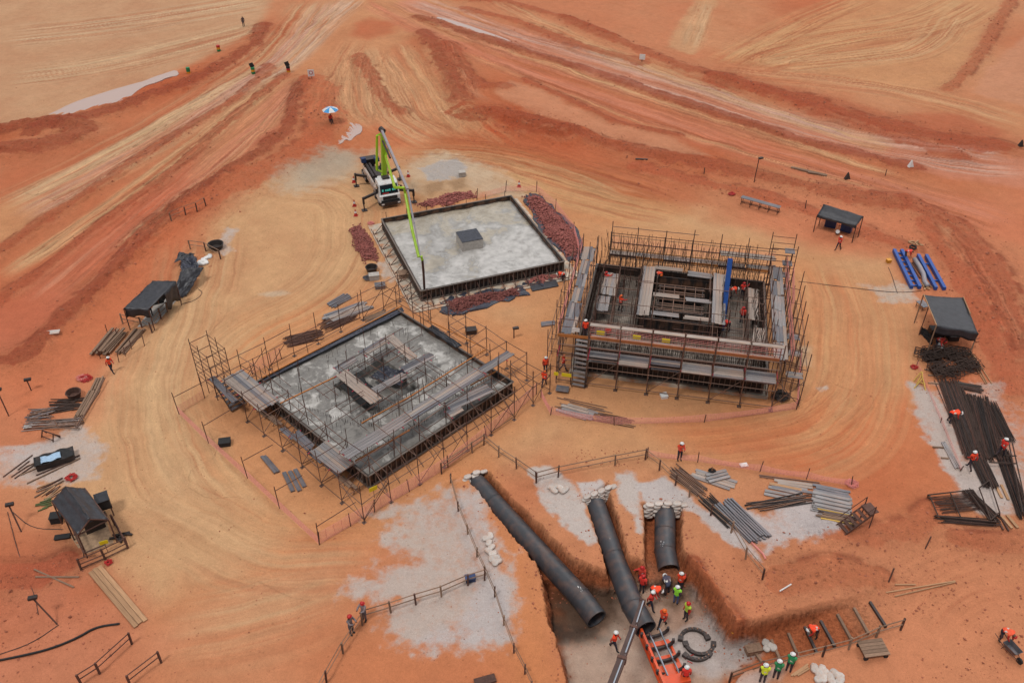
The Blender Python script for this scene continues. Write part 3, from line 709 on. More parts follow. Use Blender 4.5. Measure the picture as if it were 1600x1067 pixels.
for k, n in ((0, 12), (3, 9)):
    Rz = Matrix.Rotation(k*math.pi/2, 3, 'Z')
    for i in range(n):
        x = -HS+.6+i*(2*HS-1.2)/(n-1)
        rod('brace', Rz @ V(x, -HS-.25, .95), Rz @ V(x+.1, -HS-1.15, .08), .035, m_rust, t)
        rod('brace', Rz @ V(x, -HS-.25, .35), Rz @ V(x+.1, -HS-1.15, .08), .03, m_steel, t)
        rod('stake', Rz @ V(x+.1, -HS-1.2, -.1), Rz @ V(x+.1, -HS-1.22, .5), .025, m_rust, t)
    rod('waler', Rz @ V(-HS-.4, -HS-1.22, .1), Rz @ V(HS+.2, -HS-1.22, .1), .035, m_rust, t)
for i in range(7):                                   # props standing on the far side
    x = -HS+.4+i*2.1
    rod('stake', V(x, HS+.28, .1), V(x, HS+.3, 1.75), .03, m_rust, t)
b = MB()
def slabtop(u, v):
    x = (u-.5)*2*HS; y = (v-.5)*2*HS
    return (x, y, .74 + .05*math.sin(x*1.1+y*.4)*math.cos(y*.8) + .03*math.sin(x*2.7-y*1.9))
b.grid(slabtop, 50, 50); o = b.build('concrete_slab', m_wet, smooth=True); o.location = S1; o.rotation_euler.z = A1
mod = o.modifiers.new('t', 'SOLIDIFY'); mod.thickness = .6; mod.offset = -1
tag(o, 'wet mottled concrete inside the dark formwork box', 'concrete')
c = V(-4.06, 74.17, 0)
t = thing('concrete_plinth', 'square concrete plinth with dark top in the middle of wet concrete', 'plinth', (c.x, c.y, .6), A1-.02)
b = MB(); b.box((0,0,.55), (2.05,2.05,1.1)); b.build('block', m_conc, t)
b = MB(); b.box((0,0,1.13), (2.09,2.09,.05)); b.build('cover', m_tarp2, t)
b = MB(); b.prism([(-8.1,-8.3),(8.0,-8.3),(8.0,8.0),(-8.1,8.0)], -.10, .085)
o = b.build('blinding_slab', mat('blinding', (196,182,164), .9, 0, .25, 1.2, bump=.3, dirt=.9)); o.location = S1; o.rotation_euler.z = A1
tag(o, 'pale thin blinding apron showing under the formwork box', 'concrete')
# ================================================================ brick rubble heaps on plastic sheets
def heap(pts, label, h=.75, n=650, tarp=True, group='brick rubble heaps', grow=.5, r=.12):
    q = P2(pts); q = np.array([p+rng.normal(0, .16, 2) for a, d in zip(q, np.roll(q, -1, 0)) for p in (a, a+(d-a)/3, a+(d-a)*2/3)]); c = q.mean(0); z = gz(*c)
    t = thing('rubble_heap', label, 'rubble', (c[0], c[1], z), 0, group)
    ql = q-c
    if tarp:
        b = MB(); e = ql*(1+grow/np.hypot(ql[:,0], ql[:,1])[:,None]); m = []
        for a, d in zip(e, np.roll(e, -1, 0)):
            for k in range(2):
                p = a+(d-a)*k/2; m.append(p*(1+rng.uniform(-.05,.05)))
        nn = len(m)
        vs = [(0,0,.10)] + [(p[0]*.8, p[1]*.8, .07+rng.uniform(0,.06)) for p in m] + [(p[0], p[1], .05+rng.uniform(0,.16)) for p in m] + [(p[0]*1.02, p[1]*1.02, -.05) for p in m]
        fs = [(0, 1+i, 1+(i+1) % nn) for i in range(nn)]
        for k in range(2): fs += [(1+k*nn+i, 1+(k+1)*nn+i, 1+(k+1)*nn+(i+1) % nn, 1+k*nn+(i+1) % nn) for i in range(nn)]
        b.add(vs, fs); b.build('plastic_sheet', m_tarp2, t)
    b = MB(); x0, y0 = ql.min(0); x1, y1 = ql.max(0)
    X = rng.uniform(x0, x1, n*5); Y = rng.uniform(y0, y1, n*5); s = poly_in(X, Y, ql)
    ok = np.where(s > .02)[0][:n]; mx = max(s.max(), .6)
    for i in ok:
        zz = h*min(1, (s[i]/mx)**.7)*(.75+.5*float(vn(np.array([X[i]*1.2]), np.array([Y[i]*1.2]), 9)[0]))
        for k in range(2 if s[i] > .3 else 1): b.rock((X[i], Y[i], max(.08, zz-k*.18)), r*random.uniform(.7,1.4), k=.8)
    for _ in range(n//7):                              # strays that rolled off
        k = rng.randint(len(ql)); p = ql[k]+(ql[(k+1) % len(ql)]-ql[k])*rng.uniform(); p = p*(1+abs(rng.normal(0,.10)))
        b.rock((p[0], p[1], .1), r*random.uniform(.6,1.1), k=.8)
    nx, ny = 26, 26
    def f(u, v):
        x = x0+(x1-x0)*u; y = y0+(y1-y0)*v; ss = poly_in(np.array([x]), np.array([y]), ql)[0]
        return (x, y, h*min(1, (max(0, ss)/mx)**.7)-.12 if ss > 0 else -.3)
    b.grid(f, nx, ny)
    o = b.build('broken_brick', m_brick, t, kind='stuff')
    return t
heap([(818,312),(840,307),(862,325),(885,350),(905,375),(903,404),(885,402),(862,378),(838,345)], 'long red rubble heap along the right side of the poured slab', .8, 1100)
heap([(658,320),(672,312),(705,304),(736,301),(743,307),(715,316),(680,324)], 'red rubble strip between the pump truck and the poured slab', .5, 420, tarp=False)
heap([(545,358),(565,353),(576,368),(588,395),(586,405),(571,408),(556,388)], 'oval red rubble heap left of the poured slab', .7, 520, tarp=False)
heap([(700,473),(720,466),(770,457),(808,452),(812,462),(770,472),(730,485),(708,488)], 'elongated red rubble heap on a blue-black sheet below the poured slab', .6, 620, grow=.7)
heap([(822,438),(850,431),(870,430),(870,437),(845,441),(826,443)], 'small red rubble strip beside the black board', .35, 160)
def flat_board(pts, label, name='board', cat='board', z=.12, m=m_tarp, h=.06):
    q = [G(a, b_, z) for a, b_ in pts]; c = sum(q, V(0,0,0))/len(q); b = MB()
    b.prism([(p.x-c.x, p.y-c.y) for p in q], -h, 0); o = b.build(name, m); o.location = (c.x, c.y, gz(c.x, c.y)+z); tag(o, label, cat); return o
flat_board([(826,443),(869,437),(873,446),(832,454)], 'black flat board lying in front of the small rubble strip', h=.1)
flat_board([(845,502),(867,500),(867,506),(846,509)], 'dark grey board sticking out left of the tall scaffold', h=.12, m=m_plank3)
# ================================================================ scaffolded foundation, part-poured (nearer left)
S3 = V(-9.86, 52.86, 0); A3 = math.atan2(10.29, 10.09); H3 = 6.9
t = thing('formwork', 'dark formwork edge around the rough grey slab inside scaffolding', 'formwork', S3, A3)
formwork_ring(t, H3, .1, 1.25, 10, 3)
for k in (0, 3):
    Rz = Matrix.Rotation(k*math.pi/2, 3, 'Z')
    for i in range(13):
        x = -H3+.5+i*1.08
        rod('brace', Rz @ V(x, -H3-.2, 1.1), Rz @ V(x+.1, -H3-1.2, .06), .03, m_steel, t)
b = MB()
def top3(u, v):
    x = (u-.5)*2*H3; y = (v-.5)*2*H3; a = max(abs(x+.3), abs(y-.3))
    z = .95 + .06*math.sin(x*1.3+y*.7)*math.cos(y*1.1-x*.3)+.03*math.sin(3.1*x)*math.sin(2.3*y)
    if a < 2.3: z = .22
    if y < -3.6 and a > 2.3: z -= .28
    return (x, y, z)
b.grid(top3, 84, 84); o = b.build('concrete_slab', m_dry, smooth=False); o.location = S3; o.rotation_euler.z = A3
mod = o.modifiers.new('t', 'SOLIDIFY'); mod.thickness = .5; mod.offset = -1
tag(o, 'rough grey and white concrete slab with a square recess, ringed by scaffold', 'concrete')
# dark sheets round the recess
def sheet(name, label, pts, z, amp, m, cat='sheet', n=20, sag=0):
    """wrinkled plastic sheet over a four-cornered patch (pixels at height z)"""
    a, b_, c_, d = [G(p[0], p[1], p[2] if len(p) > 2 else z) for p in pts]; o0 = (a+b_+c_+d)/4
    B = MB()
    def f(u, v):
        p = lerp(lerp(a, b_, u), lerp(d, c_, u), v)
        w_ = 1 if 0 < u < 1 and 0 < v < 1 else .35
        q = V(*p); q.z += w_*amp*3.2*(mnoise.noise(V(u*3+len(label), v*3, 2.2))+.6*abs(mnoise.noise(V(u*8, v*8+len(label), 5.1)))) - sag*4*u*(1-u)
        q.x += random.uniform(-amp, amp)*.6; q.y += random.uniform(-amp, amp)*.6
        return q - o0
    B.grid(f, n, n, thick=.03); o = B.build(name, m, smooth=True); o.location = o0; tag(o, label, cat); return o
sheet('plastic_sheet', 'black plastic sheet crumpled on the near side of the recess', [(528,600),(560,582),(598,622),(566,636)], 1.05, .09, m_black)
sheet('plastic_sheet', 'dark grey plastic sheet bunched beyond the recess planks', [(576,590),(600,572),(634,580),(628,604)], 1.05, .12, m_tarp2)
sheet('plastic_sheet', 'dark sheet folded over the far right slab edge', [(668,513),(676,508),(722,540),(712,544)], 1.28, .06, m_tarp)
sheet('plastic_sheet', 'long dark blue sheet along the far left slab edge', [(408,597),(412,590),(628,480),(632,486)], 1.22, .04, m_tarp2, n=22)
# scaffold
t = thing('scaffold', 'rusty tube scaffold with steel decks round the rough grey slab', 'scaffold', S3, A3)
xs = [-9.1,-6.7,-4.4,-2.1,.3,2.6,4.9,7.2,9.0]
PI3 = [(x, y) for x in xs for y in xs if (abs(x) > 8.5 or abs(y) > 8.5 or y in (-4.4, -6.7) or (abs(x) < 3 and abs(y) < 3) or (x == -6.7) or (x == 7.2 and y > -4))]
hts = {}
for x, y in PI3:
    top = random.uniform(3.0, 3.5) if abs(x) > 8.5 or abs(y) > 8.5 else random.uniform(2.9, 3.7)
    if x > 8.5 or y > 8.5: top = random.uniform(2.8, 3.3)
    z0 = .0 if max(abs(x), abs(y)) > 7 else .9
    jx, jy = random.uniform(-.1,.1), random.uniform(-.1,.1)
    hts[(x, y)] = (V(x+jx, y+jy, z0), V(x+jx+random.uniform(-.06,.06), y+jy+random.uniform(-.06,.06), top))
    rod('standard', *hts[(x, y)], .033, m_rust if random.random() < .7 else m_steel, t)
    if z0 == 0: board('base_plate', V(x+jx-.13, y+jy, .02), V(x+jx+.13, y+jy, .02), .26, .03, m_steel, t)
def ledger(a, b_, z, r=.028, m=None):
    pa = lerp(a[0], a[1], (z-a[0].z)/(a[1].z-a[0].z)); pb = lerp(b_[0], b_[1], (z-b_[0].z)/(b_[1].z-b_[0].z))
    rod('ledger', pa, pb, r, m or (m_rust if random.random() < .5 else m_steel), t)
for i, x in enumerate(xs):
    for j, y in enumerate(xs):
        if (x, y) not in hts: continue
        for (u, v) in ((i+1, j), (i, j+1)):
            if u < len(xs) and v < len(xs) and (xs[u], xs[v]) in hts:
                edge = abs(x) > 8.5 or abs(y) > 8.5
                for z in ((.35, 1.75, 2.75) if edge and random.random() < .6 else (1.75, 2.7)):
                    if random.random() < .86: ledger(hts[(x, y)], hts[(xs[u], xs[v])], z+random.uniform(-.03,.03))
for y in xs[:-1]:
    a = hts.get((-9.1, y)); c_ = hts.get((-6.7, y))
    if a and c_: rod('diagonal', V(a[0].x, a[0].y, .3), V(c_[0].x, c_[0].y, 2.4), .025, m_steel, t)
for x in xs[:-1]:
    a = hts.get((x, -9.1)); c_ = hts.get((x, -6.7))
    if a and c_: rod('diagonal', V(a[0].x, a[0].y, .3), V(c_[0].x, c_[0].y, 2.3), .025, m_steel, t)
    if a and random.random() < .6:
        k = xs.index(x); e = hts[(xs[k+1], -9.1)]; rod('diagonal', V(a[0].x, a[0].y, .2), V(e[0].x, e[0].y, 2.0), .024, m_rust, t)
    a = hts.get((x, 9.0)); k = xs.index(x)
    if a and random.random() < .4: e = hts[(xs[k+1], 9.0)]; rod('diagonal', V(a[0].x, a[0].y, .2), V(e[0].x, e[0].y, 2.2), .024, m_rust, t)
W2L3 = Matrix.Rotation(-A3, 4, 'Z') @ Matrix.Translation(-S3)
def deck3(pa, pb, z, n, m=PL, w=.24, jit=.08):
    p = W2L3 @ G(*pa, z); q = W2L3 @ G(*pb, z)
    deck(t, (0,0,0), p, q, n, w, .06, m, jit=jit)
    p_, q_, l, d, sd, up = frame(p, q)
    for k in range(int(l//2.3)+1):                   # magenta-painted transoms carry the planks
        c_ = p_+d*min(l-.05, .05+k*2.3); rod('transom', c_-sd*(n*.13+.12)-V(0,0,.06), c_+sd*(n*.13+.12)-V(0,0,.06), .032, m_clamp, t)
deck3((362,585), (421,634), 1.75, 7); deck3((331,590), (368,628), 1.55, 2, m_plank3)
deck3((497,697), (541,732), 1.8, 6)
deck3((538,712), (640,650), 2.35, 4); deck3((640,650), (752,580), 2.35, 4); deck3((752,580), (798,551), 2.35, 3)
deck3((700,636), (766,606), 1.9, 4); deck3((700,648),(720,637),1.9,3)
deck3((533,582), (588,627), 2.3, 4, m_plank2); deck3((526,578), (556,560), 2.3, 3)
deck3((582,612), (634,585), 2.25, 3, m_plank); deck3((566,553), (610,527), 2.3, 3)
deck3((606,524), (646,560), 2.3, 3, m_plank2); deck3((630,578), (676,554), 2.3, 3)
deck3((460,676), (486,700), 1.2, 3, m_plank3)
for pa, pb, z in (((428,636),(790,547),1.55), ((430,632),(520,592),1.6)):
    pass
for (pa, pb, z) in (((438,630),(530,586),1.5), ((565,661),(640,620),1.45), ((640,620),(760,545),1.45), ((760,545),(668,500),1.4), ((410,590),(628,478),1.35), ((555,720),(640,672),1.6), ((735,602),(775,580),1.6)):
    board('timber_rail', W2L3 @ G(*pa, z), W2L3 @ G(*pb, z), .07, .09, m_orange_t, t)
for _ in range(30):
    x, y = random.uniform(-7.5, 8.5), random.uniform(-7.5, 8.5)
    if abs(x) < 2.4 and abs(y) < 2.4: continue
    rod('standard', V(x, y, .9), V(x+random.uniform(-.08,.08), y+random.uniform(-.08,.08), random.uniform(2.6, 3.9)), .028, m_rust, t)
for _ in range(26):
    x, y, z = random.uniform(-7, 4), random.uniform(-7, 4), random.uniform(1.6, 3.0)
    if random.random() < .5: rod('tie', V(x, y, z), V(x+random.uniform(2, 4.5), y, z+random.uniform(-.1,.1)), .024, m_rust, t)
    else: rod('tie', V(x, y, z), V(x, y+random.uniform(2, 4.5), z+random.uniform(-.1,.1)), .024, m_rust, t)
for k in range(7):                                    # low working boards along the left side
    y = 5.5-k*1.75; deck(t, (0,0,0), V(-8.0, y, .55+.2*(k % 2)), V(-8.0, y-1.6, .55+.2*(k % 2)), 2, .22, .05, (m_plank3, m_timber_d), jit=.3)
# stair tower on the left corner
c0 = W2L3 @ G(348,610)
for dx in (0, 1.5):
    for dy in (0, 1.25, 2.5):
        rod('standard', c0+V(dx-.9, dy-.8, 0), c0+V(dx-.9, dy-.8, 4.3+.3*(dy > 0)), .033, m_rust, t)
for k in range(7):
    z = 1.2+k*.5
    for dx in (0, 1.5): rod('ledger', c0+V(dx-.9, -.8, z), c0+V(dx-.9, 1.7, z), .026, m_rust, t)
    if k % 2 == 0:
        for dy in (0, 2.5): rod('ledger', c0+V(-.9, dy-.8, z), c0+V(.6, dy-.8, z), .026, m_rust, t)
for k in range(7):
    z = .22+k*.22; board('stair_tread', c0+V(-.9+.0, -1.0-.0-k*-.0, 0)+V(0, -1.7+k*.26, z), c0+V(.3, -2.7+k*.26, z), .26, .04, m_plank3, t)
for dx in (-.9, .3): board('stringer', c0+V(dx, -2.8, .15), c0+V(dx, -1.0, 1.6), .05, .16, m_dsteel, t)
# rebar starters in rows
b = MB()
for (pa, pb, n, h) in (((560,668),(762,548),120,.55), ((480,640),(560,668),30,.4), ((560,720),(700,640),70,.4), ((528,590),(570,570),16,.6), ((640,660),(800,575),70,.45), ((600,545),(640,570),16,.7), ((700,645),(770,612),40,.5)):
    for i in range(n):
        p = W2L3 @ G(pa[0]+(pb[0]-pa[0])*i/n, pa[1]+(pb[1]-pa[1])*i/n, .85); p.x += random.uniform(-.06,.06)
        b.tube([p, p+V(random.uniform(-.05,.05), random.uniform(-.05,.05), h*random.uniform(.7,1.2))], .013, 3)
for i in range(150):
    p = V(random.uniform(-6.4,6.4), random.uniform(-6.4,6.4), .8)
    if max(abs(p.x+.3), abs(p.y-.3)) < 2.4: continue
    b.tube([p, p+V(random.uniform(-.05,.05), random.uniform(-.05,.05), random.uniform(.4,1.1))], .014, 3)
o = b.build('rebar_starters', m_rebar); o.location = S3; o.rotation_euler.z = A3; o['kind'] = 'stuff'; tag(o, 'thin rebar starters sticking out of the rough grey slab', 'rebar')
# ================================================================ tall scaffolded foundation (right)
O2 = V(5.76, 53.85, 0); A2 = math.atan2(-2.83, 13.84)
def W2(a, b_, z=0): return V(a, b_, z)
M2 = Matrix.Translation(O2) @ Matrix.Rotation(A2, 4, 'Z'); M2i = M2.inverted()
def L2(px, py, z): return M2i @ G(px, py, z)
XW0, XW1, YW0, YW1 = -.9, 13.3, 1.65, 13.6               # formwork rectangle
cx2, cy2 = (XW0+XW1)/2, (YW0+YW1)/2
t = thing('formwork', 'tall dark ribbed formwork walls inside the big scaffold', 'formwork', M2 @ V(cx2, cy2, 0), A2)
formwork_ring(t, (XW1-XW0)/2, .3, 2.75, 12, 3, (YW1-YW0)/2)
b = MB(); b.prism([(XW0-.6-cx2, YW0-.35-cy2), (XW1+.6-cx2, YW0-.35-cy2), (XW1+.6-cx2, YW1+.6-cy2), (XW0-.6-cx2, YW1+.6-cy2)], -.1, .26)
o = b.build('blinding_slab', MATS['blinding']); o.location = M2 @ V(cx2, cy2, 0); o.rotation_euler.z = A2
tag(o, 'pale blinding step under the tall formwork', 'concrete')
b = MB(); b.prism([(XW0-cx2+.02, YW0-cy2+.02), (XW1-cx2-.02, YW0-cy2+.02), (XW1-cx2-.02, YW1-cy2-.02), (XW0-cx2+.02, YW1-cy2-.02)], .31, 2.0)
o = b.build('foundation_floor', m_floor); o.location = M2 @ V(cx2, cy2, 0); o.rotation_euler.z = A2
tag(o, 'dusty grey foundation floor with rebar inside the tall scaffold', 'concrete')
# core box
C0, C1, D0, D1 = 3.5, 9.5, 4.8, 11.0
t = thing('core_formwork', 'dark hollow core formwork in the middle of the tall scaffold', 'formwork', M2 @ V((C0+C1)/2, (D0+D1)/2, 2.0), A2)
hx, hy = (C1-C0)/2, (D1-D0)/2
for k in range(4):
    Rz = Matrix.Rotation(k*math.pi/2, 4, 'Z'); hw, hd = (hx, hy) if k % 2 == 0 else (hy, hx)
    for i in range(6):
        x = -hw+2*hw*(i+.5)/6
        inst('box', 'panel', Rz @ Matrix.Translation((x, -hd, .95)) @ Matrix.Diagonal((2*hw/6-.02, .08, 1.9, 1)), m_form, t)
        inst('box', 'rib', Rz @ Matrix.Translation((x, -hd-.09, .95)) @ Matrix.Diagonal((.05, .1, 1.8, 1)), m_dsteel, t)
        inst('box', 'inner_panel', Rz @ Matrix.Translation((x*.62, -hd+1.25, .9)) @ Matrix.Diagonal((2*hw*.62/6-.01, .08, 1.8, 1)), m_form, t)
for j in range(8):
    y = -hy+1.5+j*(2*hy-3)/7
    rod('strut', V(-hx+1.1, y, 1.75+.1*(j % 2)), V(hx-1.1, y, 1.75+.1*(j % 2)), .045, m_steel, t)
for j in range(4): rod('strut', V(-hx+1.6+j*.85, -hy+1.2, 1.9), V(-hx+1.6+j*.85, hy-1.2, 1.9), .04, m_steel, t)
# rebar: floor mat, wall curtains
b = MB()
for i in range(95):
    x = XW0+.15+i*.149; b.tube([(x, YW0+.1, 2.06), (x, YW1-.1, 2.06)], .012, 3)
for i in range(78):
    y = YW0+.1+i*.149; b.tube([(XW0+.1, y, 2.085), (XW1-.1, y, 2.085)], .012, 3)
o = b.build('rebar_mat', m_rebar); o.matrix_world = M2; o['kind'] = 'stuff'; tag(o, 'rebar mesh laid over the dusty foundation floor', 'rebar')
b = MB()
def curtain(x0, y0, x1, y1, n, z0, z1, lean=.25, tier=True):
    for i in range(n):
        f = (i+random.uniform(-.3,.3))/n; x = x0+(x1-x0)*f; y = y0+(y1-y0)*f
        l = random.gauss(0, lean); h = z1+random.uniform(-.5,.5)
        b.tube([(x, y, z0), (x+l*.2, y, (z0+h)/2), (x+l, y+random.gauss(0, lean*.6), h)], .018, 3)
    if tier:
        for k in range(int((min(z1, 4.2)-z0)/.35)): b.tube([(x0, y0, z0+k*.35), (x1, y1, z0+k*.35)], .012, 3)
curtain(XW0+.3, YW1-.25, XW1-.3, YW1-.25, 120, 2.0, 6.0, .28)
curtain(XW0+.3, YW1-.65, XW1-.3, YW1-.65, 70, 2.0, 5.2, .28, False)
curtain(XW0+.25, YW0+.3, XW0+.25, YW1-.3, 80, 2.0, 3.6, .12)
curtain(XW1-.25, YW0+.3, XW1-.25, YW1-.3, 80, 2.0, 3.6, .12)
curtain(XW0+.3, YW0+.25, XW1-.3, YW0+.25, 95, 2.0, 3.4, .10)
curtain(XW0+.3, YW0+.75, XW1-.3, YW0+.75, 80, 2.0, 3.2, .10)
curtain(C0-.35, D0, C0-.35, D1, 40, 2.0, 4.6, .08); curtain(C1+.35, D0, C1+.35, D1, 40, 2.0, 4.6, .08)
curtain(C0, D0-.4, C1, D0-.4, 45, 2.0, 3.5, .06)
curtain(XW0+.8, YW0+.8, XW0+.8, YW1-.8, 60, 2.0, 4.2, .15, False); curtain(XW1-.8, YW0+.8, XW1-.8, YW1-.8, 60, 2.0, 4.2, .15, False)
curtain(XW0+.8, YW1-1.2, XW1-.8, YW1-1.2, 60, 2.0, 4.6, .3, False)
for (x, y) in ((1.5, 11.6), (2.6, 11.9)):                  # leaning crossed bars
    for k in range(5): b.tube([(x+k*.05, y, 2.0), (x+1.6-k*.7, y+.6, 6.3)], .02, 3)
o = b.build('rebar_curtain', m_rebar); o.matrix_world = M2; o['kind'] = 'stuff'; tag(o, 'dense upright rebar lining the walls of the tall scaffold', 'rebar')
# scaffold
t = thing('scaffold', 'tall tube scaffold with steel decks and pink nets around dark formwork', 'scaffold', O2, A2)
def std(x, y, z0, z1, m=None, r=.036):
    j = random.uniform(-.05,.05); rod('standard', V(x, y, z0), V(x+j, y+random.uniform(-.05,.05), z1), r, m or random.choice((m_steel, m_rust)), t)
fx = [-2.35, 0, 2.32, 4.7, 7.05, 9.4, 11.75, 14.1]
for i, x in enumerate(fx):
    if i: std(x, 0, 0, 6.2, m_steel, .045); board('base_plate', V(x-.15, 0, .03), V(x+.15, 0, .03), .3, .04, m_steel, t)
    std(x, 1.25, .3 if i else 0, 5.3)
for x, y in [(-2.35, 0), (-1.2, 0), (-2.35, 1.25)]: std(x, y, 0, 3.2)
for z in (.35, 1.9, 2.75, 3.85, 4.6, 5.3):
    rod('ledger', V(-2.35 if z < 4 else 0, .03, z), V(14.1, .03, z), .032, m_steel, t)
    if z > 1.5: rod('ledger', V(-2.35, 1.28, z), V(14.1, 1.28, z), .03, m_rust, t)
for x in fx:
    for z in (.35, 1.9, 2.75, 3.85): rod('transom', V(x+.03, -.15, z+.05), V(x+.03, 1.5, z+.05), .03, m_clamp if z == 2.75 else m_steel, t)
for i in range(1, 7, 2): rod('diagonal', V(fx[i], -.05, .3), V(fx[i+1], -.05, 2.7), .028, m_steel, t)
# top guard beam: grey boards along the front, six lengths
for i in range(1, 7): board('guard_board', V(fx[i]+.06, -.06, 6.05), V(fx[i+1]-.06, -.06, 6.05), .36, .06, m_plank2, t)
# front decks: lower broad steel decks, upper walkway with toe board
for i in range(1, 7):
    n = 3 if i in (1, 3) else 5
    deck(t, (0,0,0), V(fx[i]+.08, .98-n*.125, 2.82), V(fx[i+1]-.08, .98-n*.125, 2.82), n, .24, .06, PL, jit=.02)
    deck(t, (0,0,0), V(fx[i]+.08, .95, 1.96), V(fx[i+1]-.08, .95, 1.96), 2, .24, .05, (m_plank3, m_form, m_plank), jit=.1)
    board('toe_board', V(fx[i]+.02, 1.12, 3.98), V(fx[i+1]-.02, 1.12, 3.98), .05, .26, m_orange_t, t)
    deck(t, (0,0,0), V(fx[i]+.05, 1.36, 3.9), V(fx[i+1]-.05, 1.36, 3.9), 2, .22, .05, (m_plank2, m_plank2, m_plank), jit=.02)
board('toe_board', V(-2.5, .95, 3.98), V(-.1, 1.05, 3.98), .05, .26, m_orange_t, t)
# side decks
ly = [1.4, 3.6, 5.8, 8.0, 10.2, 12.4, 14.6]
for x0, x1, nm in ((-2.45, -1.15, 0), (13.75, 14.95, 1)):
    for y in ly:
        std(x0, y, 0, 5.0+random.uniform(-.3,.4)); std(x1, y, 0, 5.0+random.uniform(-.3,.4))
        for z in (1.9, 3.75): rod('transom', V(x0-.1, y+.04, z), V(x1+.1, y+.04, z), .03, m_rust, t)
    for z in (.4, 1.9, 3.75, 4.7):
        rod('ledger', V(x0-.04, 1.4, z), V(x0-.04, 14.6, z), .03, m_rust, t); rod('ledger', V(x1+.04, 1.4, z), V(x1+.04, 14.6, z), .03, m_steel, t)
    for a, c_ in zip(ly[:-1], ly[1:]):
        deck(t, (0,0,0), V((x0+x1)/2-.1*nm, a+.02, 3.85), V((x0+x1)/2-.1*nm, c_-.02, 3.85), random.choice((3,4,4)), .25, .06, (m_plank2, m_plank, m_plank3, m_plank), jit=.2)
        if random.random() < .7: rod('diagonal', V(x0 if nm == 0 else x1, a, .3), V(x0 if nm == 0 else x1, c_, 3.4), .026, m_steel, t)
for _ in range(64):                                   # tie poles and uprights among the rebar
    x, y = random.uniform(-2.4, 15.6), random.uniform(1.2, 15.0)
    if C0-.2 < x < C1+.2 and D0 < y < D1: continue
    std(x, y, 2.0 if XW0 < x < XW1 and YW0 < y < YW1 else .1, random.uniform(3.8, 5.6), m_rust, .026)
for _ in range(40):
    x, y, z = random.uniform(-1.5, 10), random.uniform(1.6, 13.5), random.uniform(2.3, 4.8)
    if random.random() < .5: rod('tie', V(x, y, z), V(x+random.uniform(2, 4.2), y+random.uniform(-.1,.1), z+random.uniform(-.1,.1)), .022, m_rust, t)
    else: rod('tie', V(x*1.3, y*.7, z), V(x*1.3+random.uniform(-.1,.1), y*.7+random.uniform(2, 4.5), z), .022, m_steel, t)
for y in ly:                                          # left flank: second outer row
    std(-3.3, y, 0, 3.6+random.uniform(-.4,.6), m_rust, .03)
    for z in (.5, 2.0, 3.2): rod('transom', V(-3.35, y, z), V(-2.4, y, z), .024, m_rust, t)
for z in (.5, 2.0, 3.2): rod('ledger', V(-3.3, 1.3, z), V(-3.3, 14.5, z), .026, m_steel, t)
# outer raking row on the right
for y in ly[:-1]:
    std(16.2, y-.3, 0, 4.6+random.uniform(-.4,.8), m_rust); std(15.6, y+.8, 0, 4.4, m_steel)
    for z in (.5, 1.9, 3.3): rod('transom', V(14.9, y, z), V(16.3, y-.3, z+.03), .026, m_rust, t)
for z in (.5, 1.9, 3.3): rod('ledger', V(16.22, 1.0, z), V(16.22, 12.2, z), .028, m_steel, t)
for y in (2.2, 5, 7.2): deck(t, (0,0,0), V(15.0, y, 1.95), V(16.2, y, 1.95), 3, .24, .05, PL)
rod('diagonal', V(14.2, .4, .2), V(16.2, .8, 2.6), .03, m_steel, t); rod('diagonal', V(16.2, .7, .2), V(14.2, .4, 2.6), .03, m_steel, t)
# back decks
for i in range(1, 7):
    x = fx[i]; std(x, 15.0, 0, 6.3+random.uniform(-.3,.3)); std(x, 13.95, .3, 6.0)
    deck(t, (0,0,0), V(x+.03, 14.45, 3.6), V(fx[i+1]-.03, 14.45, 3.6), 3, .25, .06, (m_plank, m_plank2), jit=.03)
    board('toe_board', V(x, 13.9, 3.7), V(fx[i+1], 13.9, 3.7), .05, .22, m_rust if i % 2 else m_orange_t, t)
    if i > 4: deck(t, (0,0,0), V(x+.03, 14.6, 4.6), V(fx[i+1]-.03, 14.6, 4.6), 3, .25, .06, m_plank2)
for z in (1.6, 3.5, 4.3, 5.0, 5.9):
    rod('ledger', V(0, 15.03, z), V(14.1 if z < 5.5 else 7.5, 15.03, z), .03, m_steel, t)
    rod('ledger', V(0, 13.9, z), V(14.1, 13.9, z), .03, m_rust, t)
# inner walkways: around the core and stair decks
zc = 4.1
deck(t, (0,0,0), V(C0+.15, D0-.1, zc), V(C0+.15, D1+1.0, zc), 4, .25, .06, (m_plank, m_plank2), jit=.1)
deck(t, (0,0,0), V(C1+.05, D0-.1, zc), V(C1+.05, D1+1.0, zc), 4, .25, .06, (m_plank, m_plank2), jit=.1)
deck(t, (0,0,0), V(C0+.7, D1+.9, zc+.05), V(C0+3.0, D1+.9, zc+.05), 2, .25, .06, m_plank2); deck(t, (0,0,0), V(C0+3.4, D1+.5, zc+.05), V(C1-.6, D1+.4, zc+.05), 3, .25, .06, m_plank)
deck(t, (0,0,0), V(C0+.8, D0+3.2, zc-.1), V(C0+2.9, D0+3.2, zc-.1), 2, .25, .06, m_plank2); deck(t, (0,0,0), V(C0+3.4, D0+3.0, zc-.1), V(C1-.6, D0+3.0, zc-.1), 2, .25, .06, m_plank)
deck(t, (0,0,0), V(C0+.8, D0+.6, zc-.15), V(C0+3.0, D0+.6, zc-.15), 2, .25, .06, m_plank); deck(t, (0,0,0), V(C0+3.4, D0+.5, zc-.15), V(C1-.6, D0+.5, zc-.15), 2, .25, .06, m_plank2)
for x in (C0-.5, C0+.9, C1-.7, C1+.8):
    for y in (D0-.3, (D0+D1)/2, D1+1.1): std(x, y, 2.0, 5.7)
